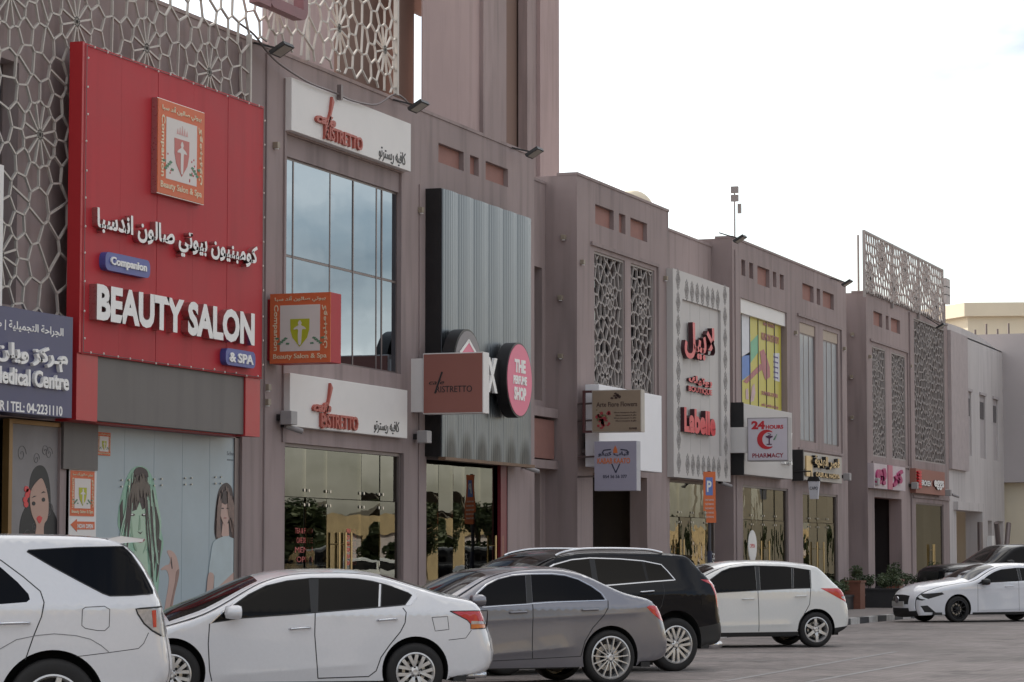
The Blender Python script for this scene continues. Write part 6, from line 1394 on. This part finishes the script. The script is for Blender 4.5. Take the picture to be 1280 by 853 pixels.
# white hatchback
CARS['tii'] = dict(name='hatchback', label='white hatchback with silver wheels and red wedge tail lamp right of the black SUV', cat='car', px=(1021.6, 809.5), lat=35, W=1.70, paint=wpaint2, sill=.215, zb=1.02, k=.36,
  rail=[(-3.40, .22, .1, .14, 'b'), (-3.45, .45, .15, .16, 'b'), (-3.38, .68, .16, .16, 'b'), (-3.15, .82, .12, .12, 'b'), (-2.85, .92, .10, .10, 'w'), (-2.579, 1.05, .06, .14, 'w'), (-2.25, 1.21, .05, .15, 'w'), (-2.012, 1.318, .05, .13, 'w'), (-1.84, 1.40, .05, .10, 'b'), (-1.591, 1.475, .05, .07, 'b'), (-1.324, 1.51, .05, .06, 'b'), (-1.059, 1.525, .05, .05, 'b'), (-.796, 1.524, .05, .05, 'b'), (-.532, 1.514, .05, .05, 'b'), (-.138, 1.49, .05, .04, 'b'), (.10, 1.462, .03, .03, 'r'), (.24, 1.311, .06, .05, 'r'), (.37, 1.162, .07, .06, 'b'), (.48, 1.085, .08, .07, 'b'), (.60, .99, .11, .08, 'b'), (.65, .85, .13, .09, 'b'), (.70, .714, .16, .1, 'b'), (.73, .55, .18, .1, 'b'), (.71, .40, .14, .08, 'b'), (.67, .345, .06, .06, 'n'), (.40, .24, .02, 0, 'n')],
  arch=[(.01, .33, .365), (-2.60, .33, .365)], axles=[0, -2.60], wheel=(.318, .225, 6, 'fat', alloy), crease=[(-2.2, .38, -.3, .42, .028, .07)], hm=wpaint2, mirror=(-2.1, 1.08),
  regs=[('side_window', [(-1.99, 1.23), (-1.763, 1.372), (-1.599, 1.43), (-1.331, 1.462), (-1.12, 1.472), (-1.14, 1.026), (-1.811, .999), (-2.15, .98), (-2.2, 1.06)], tint),
        ('side_window', [(-1.04, 1.472), (-.543, 1.452), (-.42, 1.44), (-.467, 1.058), (-1.07, 1.036)], tint), ('quarter_window', [(-.38, 1.434), (-.075, 1.386), (-.104, 1.072), (-.43, 1.063)], tint),
        ('pillar_trim', [(-1.118, 1.473), (-1.042, 1.473), (-1.072, 1.034), (-1.138, 1.03)], trimb), ('pillar_trim', [(-.418, 1.44), (-.382, 1.436), (-.432, 1.06), (-.465, 1.06)], trimb),
        ('tail_lamp_clear', [(.50, .91), (.72, .93), (.73, .88), (.53, .87)], tlw, -.004), ('tail_lamp', [(.086, 1.064), (.454, 1.063), (.70, .99), (.73, .80), (.60, .815), (.415, .902)], tlr, -.003),
        ('bumper_trim', [(.36, .345), (.80, .40), (.80, .2), (.36, .2)], trimb), ('side_skirt', [(-2.2, .272), (-.34, .285), (-.34, .15), (-2.2, .15)], trimb),
        ('front_door', [(-2.25, .97), (-2.28, .7), (-2.2, .30), (-1.103, .292), (-1.107, .686), (-1.122, 1.026)], wpaint2),
        ('rear_door', [(-1.122, 1.028), (-1.107, .686), (-1.103, .292), (-.37, .30), (-.306, .484), (-.2, .66), (-.145, .78), (-.105, 1.064)], wpaint2)],
  ribs=[('door_gap', [(0, [(-1.122, 1.02), (-1.107, .686), (-1.103, .292)]), (0, [(-.105, 1.064), (-.131, .78), (-.20, .66), (-.306, .484), (-.361, .30)]), (0, [(-2.25, .97), (-2.28, .7), (-2.2, .30)])], .012, .0025, seam_m),
        ('window_seal', [(1, [(-1.99, 1.23), (-1.763, 1.372), (-1.599, 1.43), (-1.331, 1.462), (-1.12, 1.472), (-.543, 1.454), (-.386, 1.436), (-.062, 1.388), (-.095, 1.068), (-.449, 1.06), (-1.099, 1.032), (-1.811, .995), (-2.15, .98), (-2.2, 1.06)])], .014, .004, trimb)],
  handles=[(((-1.42, .872), (-1.198, .880)), 9), (((-.408, .918), (-.196, .926)), 10)])
# near white SUV
CARS['fort'] = dict(name='suv', label='large white SUV cut off by the left photo edge, with clear and red tail lamp', cat='car', px=(65.6, 937), lat=37, W=1.84, paint=wpaint, sill=.42, zb=1.2, k=.30,
  rail=[(-3.72, .4, .1, .14, 'b'), (-3.78, .7, .15, .18, 'b'), (-3.7, .98, .16, .18, 'b'), (-3.4, 1.10, .12, .12, 'b'), (-2.7, 1.18, .10, .10, 'w'), (-2.3, 1.48, .05, .15, 'w'), (-2.0, 1.70, .05, .12, 'b'), (-1.6, 1.79, .05, .06, 'b'), (-1.0, 1.825, .05, .03, 'b'), (-.43, 1.828, .05, .02, 'b'), (-.118, 1.825, .05, .02, 'b'), (.227, 1.818, .05, .02, 'b'), (.50, 1.80, .04, .02, 'b'), (.60, 1.785, .03, .02, 'b'), (.66, 1.74, .05, .05, 'r'), (.78, 1.60, .08, .06, 'r'), (.905, 1.373, .10, .07, 'b'), (.945, 1.264, .10, .07, 'b'), (.97, 1.201, .10, .07, 'b'), (.99, 1.077, .12, .08, 'b'), (.995, .952, .12, .08, 'b'), (1.035, .827, .14, .1, 'b'), (1.06, .701, .16, .1, 'b'), (1.06, .556, .16, .1, 'b'), (1.0, .47, .1, .08, 'b'), (.46, .44, .02, 0, 'b')],
  arch=[(-.005, .39, .455), (-2.75, .39, .455)], axles=[0, -2.75], wheel=(.385, .25, 6, 'fat', alloy), hm=chrome, mirror=(-2.2, 1.3),
  regs=[('quarter_window', [(-.22, 1.685), (-.205, 1.699), (.192, 1.722), (.62, 1.732), (.69, 1.665), (.80, 1.499), (.875, 1.35), (.874, 1.322), (.676, 1.306), (.487, 1.303), (.425, 1.325), (.226, 1.43), (-.004, 1.556)], tint),
        ('side_window', [(-1.15, 1.66), (-.7, 1.68), (-.55, 1.64), (-.439, 1.545), (-.304, 1.424), (-.215, 1.323), (-.204, 1.277), (-.233, 1.254), (-.449, 1.238), (-1.15, 1.20)], tint),
        ('side_window', [(-1.25, 1.655), (-1.8, 1.60), (-2.2, 1.35), (-2.3, 1.2), (-1.25, 1.195)], tint),
        ('tail_lamp_red', [(.855, 1.175), (.895, 1.18), (.90, 1.03), (.87, 1.03)], tlr, -.006),
        ('tail_lamp', [(.714, 1.19), (1.1, 1.207), (1.1, .94), (.96, .945), (.864, 1.0), (.789, 1.062), (.73, 1.148)], tlw, -.003),
        ('fuel_flap', [(.243, 1.189), (.27, 1.208), (.435, 1.216), (.481, 1.188), (.478, 1.041), (.44, 1.006), (.378, 1.007), (.27, 1.027), (.24, 1.051)], wpaint),
        ('rear_door', [(-1.2, 1.18), (-1.2, .5), (-.45, .5), (-.36, .63), (-.238, .762), (-.172, .962), (-.106, 1.13), (-.084, 1.253), (-.113, 1.346), (-.256, 1.47), (-.437, 1.607)], wpaint)],
  ribs=[('door_gap', [(0, [(-.60, 1.70), (-.437, 1.607), (-.256, 1.47), (-.113, 1.346), (-.084, 1.253), (-.106, 1.13), (-.172, .962), (-.238, .762)]), (0, [(-1.2, 1.18), (-1.2, .5)])], .010, .002, seam_m),
        ('panel_gap', [(1, [(.243, 1.189), (.27, 1.208), (.435, 1.216), (.481, 1.188), (.478, 1.041), (.44, 1.006), (.378, 1.007), (.27, 1.027), (.24, 1.051)]), (0, [(.193, .785), (.473, .816), (.739, .848), (.786, .891), (.829, .984)])], .006, .002, seam_m),
        ('arch_flare_edge', [(0, [(-.544, .781), (-.454, .857), (-.317, .935), (-.149, .969), (.005, .983), (.191, .966), (.316, .934), (.41, .879), (.476, .824)])], .007, .004, mat('grey_edge', (.2, .2, .21), .4)),
        ('window_seal', [(1, [(-.22, 1.685), (-.205, 1.699), (.192, 1.722), (.62, 1.732), (.69, 1.665), (.80, 1.499), (.875, 1.35), (.874, 1.322), (.676, 1.306), (.487, 1.303), (.425, 1.325), (.226, 1.43), (-.004, 1.556)])], .010, .003, trimb),
        ('lamp_edge', [(0, [(.96, 1.207), (.714, 1.19), (.73, 1.148), (.789, 1.062), (.864, 1.0), (.95, .955)])], .016, .006, trimb)],
  handles=[(((-.50, 1.07), (-.208, 1.075)), 6)])
# white compact at the right, origin at its front wheel
CARS['A'] = dict(name='hatchback', label='white compact car with black wheels and black grille at the right photo edge', cat='car', px=(1199.2, 778.3), lat=43, W=1.80, paint=wA_, sill=.2, pf=.22,
  rail=[(-.98, .17, .05, .12, 'n'), (-1.02, .22, .06, .14, 'n'), (-1.03, .30, .08, .17, 'g'), (-1.02, .36, .1, .18, 'b'), (-1.04, .43, .12, .19, 'g'), (-1.02, .62, .12, .18, 'b'), (-.96, .68, .12, .16, 'b'), (-.80, .77, .10, .14, 'b'), (-.45, .88, .10, .11, 'b'), (.01, .955, .10, .09, 'b'), (.30, .985, .08, .09, 'b'), (.42, 1.0, .05, .10, 'w'), (.60, 1.06, .05, .14, 'w'), (.80, 1.17, .05, .14, 'w'), (1.083, 1.30, .05, .12, 'w'), (1.25, 1.355, .05, .09, 'b'), (1.5, 1.405, .05, .06, 'b'), (2.055, 1.43, .05, .05, 'b'), (2.6, 1.41, .05, .05, 'b'), (2.95, 1.37, .04, .05, 'r'), (3.2, 1.17, .06, .06, 'b'), (3.35, 1.02, .1, .08, 'b'), (3.45, .8, .14, .1, 'b'), (3.5, .6, .16, .1, 'b'), (3.45, .35, .1, .08, 'b'), (3.12, .24, .02, 0, 'b')],
  arch=[(0, .33, .372), (2.729, .33, .372)], axles=[0, 2.729], wheel=(.325, .235, 10, 'thin', alloyd), gv=.62, crease=[(.45, .30, 2.3, .34, .03, .07), (-.3, .80, 3.2, .88, .012, .05)], hm=wA_, mirror=(.72, 1.0), mm=trimb,
  regs=[('side_window', [(.55, .95), (.72, 1.05), (.90, 1.155), (1.12, 1.25), (1.33, 1.31), (1.80, 1.352), (1.79, 1.015), (.994, .984)], tint), ('side_window', [(1.88, 1.352), (2.4, 1.33), (2.75, 1.25), (2.85, 1.12), (2.7, 1.06), (1.87, 1.02)], tint), ('pillar_trim', [(1.802, 1.352), (1.878, 1.352), (1.868, 1.02), (1.792, 1.016)], trimb),
        ('headlamp_strip', [(-.99, .69), (-.93, .71), (-.90, .62), (-.80, .585), (-.83, .56), (-.97, .59)], mat('drl', (.75, .78, .8), .15, var=0), -.004),
        ('headlamp', [(-1.1, .66), (-.967, .705), (-.449, .745), (-.391, .70), (-.937, .54), (-1.1, .60)], trimb, -.002),
        ('air_intake', [(-.971, .41), (-.81, .423), (-.602, .245), (-.877, .257)], trimb, -.001),
        ('side_skirt', [(.42, .245), (2.3, .255), (2.3, .1), (.42, .1)], trimb), ('tail_lamp', [(2.9, 1.0), (3.6, .98), (3.6, .82), (3.05, .86)], tlr, -.003),
        ('front_door', [(.559, .93), (.571, .26), (1.777, .27), (1.764, 1.01), (1.0, .98)], wA_), ('rear_door', [(1.764, 1.012), (1.777, .27), (2.3, .28), (2.42, .6), (2.75, .85), (2.75, 1.06)], wA_)],
  ribs=[('door_gap', [(0, [(.559, .93), (.571, .26)]), (0, [(1.764, 1.012), (1.777, .27)]), (0, [(2.75, 1.06), (2.75, .85), (2.42, .6), (2.3, .28)])], .010, .002, mat('soft_gap', (.12, .12, .13), .6))],
  handles=[(((1.36, .885), (1.6, .895)), 8)])
# black pickup behind it, origin at its front wheel
CARS['ram'] = dict(name='pickup_truck', label='black pickup truck with large dark grille, behind the white compact at the right edge', cat='pickup truck', px=(1226, 768), lat=42, W=2.02, paint=bpaint, sill=.45, zb=1.35, k=.30, pf=.14,
  rail=[(-.95, .42, .08, .08, 'b'), (-1.02, .55, .1, .1, 'b'), (-1.03, .72, .1, .1, 'g'), (-1.02, 1.16, .1, .1, 'b'), (-.95, 1.26, .12, .1, 'b'), (-.6, 1.31, .1, .1, 'b'), (0, 1.34, .1, .1, 'b'), (.38, 1.36, .07, .1, 'w'), (.65, 1.50, .05, .14, 'w'), (.95, 1.70, .05, .14, 'w'), (1.2, 1.86, .05, .10, 'b'), (1.5, 1.93, .05, .05, 'b'), (2.2, 1.945, .05, .04, 'b'), (3.0, 1.92, .05, .04, 'b'), (3.3, 1.84, .05, .05, 'r'), (3.45, 1.45, .05, .05, 'b'), (3.5, 1.36, .04, .02, 'b'), (5.0, 1.36, .05, .02, 'b'), (5.05, 1.30, .08, .04, 'b'), (5.08, .8, .1, .05, 'b'), (5.0, .5, .05, .03, 'b'), (4.2, .46, .02, 0, 'b')],
  arch=[(0, .42, .47), (3.6, .42, .47)], axles=[0, 3.6], wheel=(.40, .255, 5, 'twin', alloyd), gv=.66, hm=bpaint, mirror=(.95, 1.46), mm=trimb,
  regs=[('side_window', [(.70, 1.42), (.95, 1.62), (1.2, 1.78), (1.45, 1.86), (2.0, 1.875), (2.0, 1.42)], tint), ('side_window', [(2.1, 1.875), (2.9, 1.85), (3.15, 1.78), (3.2, 1.42), (2.1, 1.42)], tint),
        ('headlamp', [(-1.1, 1.0), (-1.1, 1.17), (-.85, 1.18), (-.55, 1.10), (-.60, 1.0)], tlw, -.003), ('fog_lamp', [(-1.1, .62), (-1.1, .72), (-.9, .72), (-.9, .62)], tlw, -.003),
        ('front_door', [(.6, 1.36), (.62, .55), (2.03, .55), (2.05, 1.4)], bpaint), ('rear_door', [(2.05, 1.4), (2.03, .55), (3.0, .55), (3.25, .9), (3.25, 1.4)], bpaint)],
  ribs=[('door_gap', [(0, [(.6, 1.36), (.62, .55)]), (0, [(2.05, 1.4), (2.03, .55)]), (0, [(3.25, 1.4), (3.25, .9), (3.0, .55)])], .012, .002, seam_m)], handles=[(((1.6, 1.2), (1.85, 1.2)), 4)])

INS = {}
for k, sp in CARS.items(): INS[k] = car(sp)
def extra(k, nm, mb, m_, **kw): return obj(nm, mb, m_, INS[k][0], **kw)
# roof rails and spoiler of the black SUV
for far in (0, 1):
    w = MB(); f = (lambda y: 1.91-y) if far else (lambda y: y)
    w.tube([(x, f(.02+max(0, z-1.1)*.34+.03), z+.03) for x, z in smooth_open([(-1.9, 1.62), (-1.78, 1.665), (-1.494, 1.71), (-1.085, 1.722), (-.6, 1.716), (-.3, 1.70), (-.1, 1.66)], 4)], .02, 8); extra('srx', 'roof_rail', w, chrome, smooth=True)
w = MB(); w.prism([(.15, 1.66), (.42, 1.65), (.40, 1.60), (.28, 1.585), (.15, 1.62)], lambda a, b, t: (a, t, b), .28, 1.63); extra('srx', 'spoiler', w, bpaint, bevel=.01)
w = MB(); w.tube([(.70, .35, .36), (.98, .35, .36)], .05, 12); extra('srx', 'exhaust', w, chrome, smooth=True)
w = MB(); w.prism([(.48, 1.80), (.60, 1.818), (.80, 1.80), (.79, 1.775), (.66, 1.765), (.55, 1.75)], lambda a, b, t: (a, t, b), .24, 1.60); extra('fort', 'spoiler', w, wpaint, bevel=.008)
w = MB(); w.tube([(.55, .3, .27), (.88, .3, .28)], .035, 10); extra('alt', 'exhaust', w, chrome, smooth=True)
# front details of the compact
w = MB(); w.box(-1.235, -1.21, .62, 1.16, .40, .52); extra('A', 'number_plate', w, mat('plate_grey', (.38, .37, .36), .5))
w = MB(); w.lathe([(0, -.02), (.085, -.02), (.085, 0), (.07, 0)], (-1.235, .90, .56), (1, 0, 0), 20); extra('A', 'badge', w, chrome)
w = MB(); w.lathe([(0, 0), (.10, 0)], (-1.2, 1.01, .95), (1, 0, 0), 20); w.box(-1.17, -1.13, .35, 1.67, .84, .87); extra('ram', 'grille_bar', w, mat('grey_bar', (.05, .05, .05), .4))
# cars reflected in the shop glass, parked across the aisle
def clone(root, loc, rz, lab):
    r = root.copy(); C.objects.link(r); r.location = loc; r.rotation_euler = (0, 0, rz); r['label'] = lab; r['group'] = 'cars across the aisle seen in the glass'
    for ch in list(root.children):
        c = ch.copy(); C.objects.link(c); c.parent = r
        for g in ch.children: d = g.copy(); C.objects.link(d); d.parent = c
    return r
for i, (k, x, y) in enumerate((('srx', 66, 1.5), ('alt', 74, 1.2), ('tii', 83, 1.8), ('ram', 92, 0.5), ('alt', 101, 1.4), ('c', 112, 1.2))):
    clone(INS[k][0], (x, y, 0), math.radians(150), 'white sedan parked farther along across the aisle, seen only in the shop glass' if i == 4 else {'srx': 'black SUV across the aisle, seen only in the shop glass', 'alt': 'white sedan across the aisle, seen only in the shop glass', 'tii': 'white hatchback across the aisle, seen only in the shop glass', 'ram': 'black pickup across the aisle, seen only in the shop glass', 'c': 'grey sedan across the aisle, seen only in the shop glass'}[k])
# ------------------------------------------------------------------ world behind the camera (seen in the shop glass)
sand = mat('sand_wall', (.36, .28, .16), .9, var=.25, scale=.8)
t = thing('low_building', 'long low sand coloured building across the car park, seen only in the shop glass', 'building', (150, -32, 0))
w = MB(); holed(w, 60, 420, 0, 4.2, -32.4, -32, [(70+i*9, 73+i*9, 0, 3) for i in range(38)]); w.box(60, 420, -45, -32.4, 0, 4.2); obj('wall', w, sand, t)
for i in range(20): w = MB(); w.box(70+i*9, 73+i*9, -32.35, -32.3, 0, 3); obj('shutter', w, pale2, t)
t = thing('apartment_block', 'tall plain beige apartment block far across the car park, seen only in the shop glass', 'building', (230, -80, 0))
w = MB(); holed(w, 150, 230, 0, 17, -82, -81.6, [(154+i*6, 157+i*6, 2+j*4, 4.2+j*4) for i in range(12) for j in range(4)]); w.box(150, 230, -95, -82, 0, 17); obj('wall', w, sand, t)
bark = mat('bark', (.10, .07, .05), .9, var=.2, scale=12); leaf = mat('foliage', (.055, .075, .028), .6, var=.3, scale=2); leaf2 = mat('foliage_light', (.075, .10, .04), .6, var=.3, scale=2)
def tree(x, y, h, lab, seed):
    r = random.Random(seed); t = thing('tree', lab, 'tree', (x, y, 0), 'trees added behind the photographer' if 'photographer' in lab else 'trees across the car park'); w = MB()
    w.tube([(x, y, 0), (x+.1, y, h*.3), (x-.1, y+.1, h*.6), (x, y, h*.85)], [.17, .13, .09, .03], 8)
    for k in range(7):
        a = r.uniform(0, 6.28); z = h*r.uniform(.35, .6); w.tube([(x, y, z), (x+math.cos(a)*h*.15, y+math.sin(a)*h*.15, z+h*.12), (x+math.cos(a)*h*.28, y+math.sin(a)*h*.28, z+h*.22)], [.06, .04, .015], 6)
    obj('trunk', w, bark, t, smooth=True); w = MB()
    for k in range(20):
        a = r.uniform(0, 6.28); q = r.uniform(0, h*.33); leaves(w, (x+math.cos(a)*q, y+math.sin(a)*q, h*r.uniform(.38, .95)), (h*.16, h*.16, h*.11), 150, .2, r, mi=k % 2)
    obj('crown', w, [leaf, leaf2], t, stuff=True)
rr = random.Random(9)
for i, (x, y, h) in enumerate(((78, -7, 5.5), (92, -9, 6.5), (104, -8, 4.8), (117, -11, 7), (131, -9, 5.5), (148, -12, 7.5), (170, -14, 6.5), (195, -16, 8), (86, -20, 6), (110, -22, 7.5), (225, -20, 8), (70, -14, 5), (98, -26, 8), (124, -24, 7), (138, -20, 6), (158, -24, 8), (180, -26, 8), (210, -28, 8), (185, -9, 6), (205, -8, 5), (235, -12, 7), (250, -9, 6), (268, -14, 8), (285, -10, 6), (305, -16, 8), (330, -12, 7), (160, -7, 4.5))):
    if i % 3 != 1: tree(x, y, h*.6, '%s leafy tree in the verge, seen only in the shop glass' % ('low' if h < 6 else 'tall'), 30+i)
hill = MB(); rh = random.Random(3); pts = [(-200+i*14, 9+5*math.sin(i*.37)+3*math.sin(i*.9)+rh.uniform(-1, 1)) for i in range(60)]
hill.add([(x, -170, 0) for x, z in pts]+[(x, -190, z) for x, z in pts]+[(x, -260, 0) for x, z in pts], [(i, i+1, 61+i-1+0, 60+i) for i in range(59)]+[(60+i, 61+i, 121+i, 120+i) for i in range(59)])
struct('distant_rise', hill, mat('scrub_slope', (.10, .085, .06), .9, var=.3, scale=.08), smooth=True)
for i, (x, y, h) in enumerate(((-30, -12, 6), (-22, -20, 7.5), (-34, 2, 6.5), (-14, -26, 7), (-4, -22, 6), (8, -28, 8), (-40, -8, 8), (18, -24, 6.5), (-38, 14, 7), (30, -26, 7.5), (42, -22, 6.5), (54, -25, 7))):  # unseen tree row added to put a dark band into the car reflections
    tree(x, y, h, 'unseen leafy tree added behind the photographer to darken reflections on the cars', 70+i)
t = thing('low_building', 'unseen sand coloured building added behind the photographer to band reflections on the cars', 'building', (-20, -48, 0))
w = MB(); w.box(-90, 58, -60, -46, 0, 6.5); obj('wall', w, sand, t)  # unseen building, added for the horizon band reflected on the car sides
w = MB(); w.box(-90, 58.3, -60.3, -45.7, 6.5, 6.9); obj('roof_edge', w, sand, t)
# planters and shrubs along the shops
pl_m = mat('planter_dark', (.03, .028, .03), .6, var=.2, scale=8); wood = mat('reddish_wood', (.17, .06, .035), .6, var=.2, scale=8, streak=6)
green = mat('shrub_leaf', (.05, .075, .03), .55, var=.35, scale=8); green2 = mat('shrub_leaf_light', (.085, .11, .05), .55, var=.3, scale=8)
def planter(px0, px1, X, y0, y1, h, lab, grp, box=pl_m, bh=.5, seed=0, sz=.05):
    r = random.Random(seed); x0, x1 = X, X+px1
    t = thing('planter', lab, 'planter', ((x0+x1)/2, (y0+y1)/2, .14), grp); w = MB(); w.box(x0, x1, y0, y1, .14, .14+bh); w.box(x0-.03, x1+.03, y0-.03, y1+.03, .14+bh, .2+bh); obj('box', w, box, t)
    w = MB(); n = max(2, int((x1-x0)*(y1-y0)*14))
    for k in range(n):
        c = (r.uniform(x0+.1, x1-.1), r.uniform(y0+.1, y1-.1)); hh = h*r.uniform(.55, 1.05)
        w.tube([(c[0], c[1], .2+bh), (c[0]+r.uniform(-.06, .06), c[1]+r.uniform(-.06, .06), .2+bh+hh)], [.012, .004], 5, mi=0)
        leaves(w, (c[0], c[1], .2+bh+hh*.6), (.16, .16, hh*.45), 110, sz, r, mi=k % 2)
    obj('shrub', w, [green, green2], t, stuff=True)
planter(0, .7, 78.5, 16.6, 18.2, .42, 'black planter with upright shrubs near the kerb end, left of the doorway', 'planters by the doorway', seed=1)
planter(0, .8, 83.2, 16.9, 18.5, .5, 'second black planter of shrubs before the farthest block', 'planters by the doorway', seed=2)
for i, (X, ya, yb, lab) in enumerate(((76.2, 17.4, 17.9, 'small reddish wooden planter beside the gold lettered shop'), (86.5, 17.1, 17.8, 'reddish wooden planter in front of the dark doorway'), (80.5, 17.2, 17.7, 'reddish wooden planter between the two black ones'))):
    planter(0, .6, X, ya, yb, .5, lab, 'wooden planters', box=wood, bh=.75, seed=10+i)
for i, (X, w_, lab) in enumerate(((62.6, 3.6, 'low green hedge trough under the red lettered shop window'), (68.4, 4.4, 'low green hedge trough below the pharmacy window'), (74.2, 3.4, 'low green hedge trough below the gold lettered shop'))):
    planter(0, w_, X, 17.6, 18.1, .45, lab, 'hedge troughs along the windows', bh=.35, seed=20+i, sz=.06)
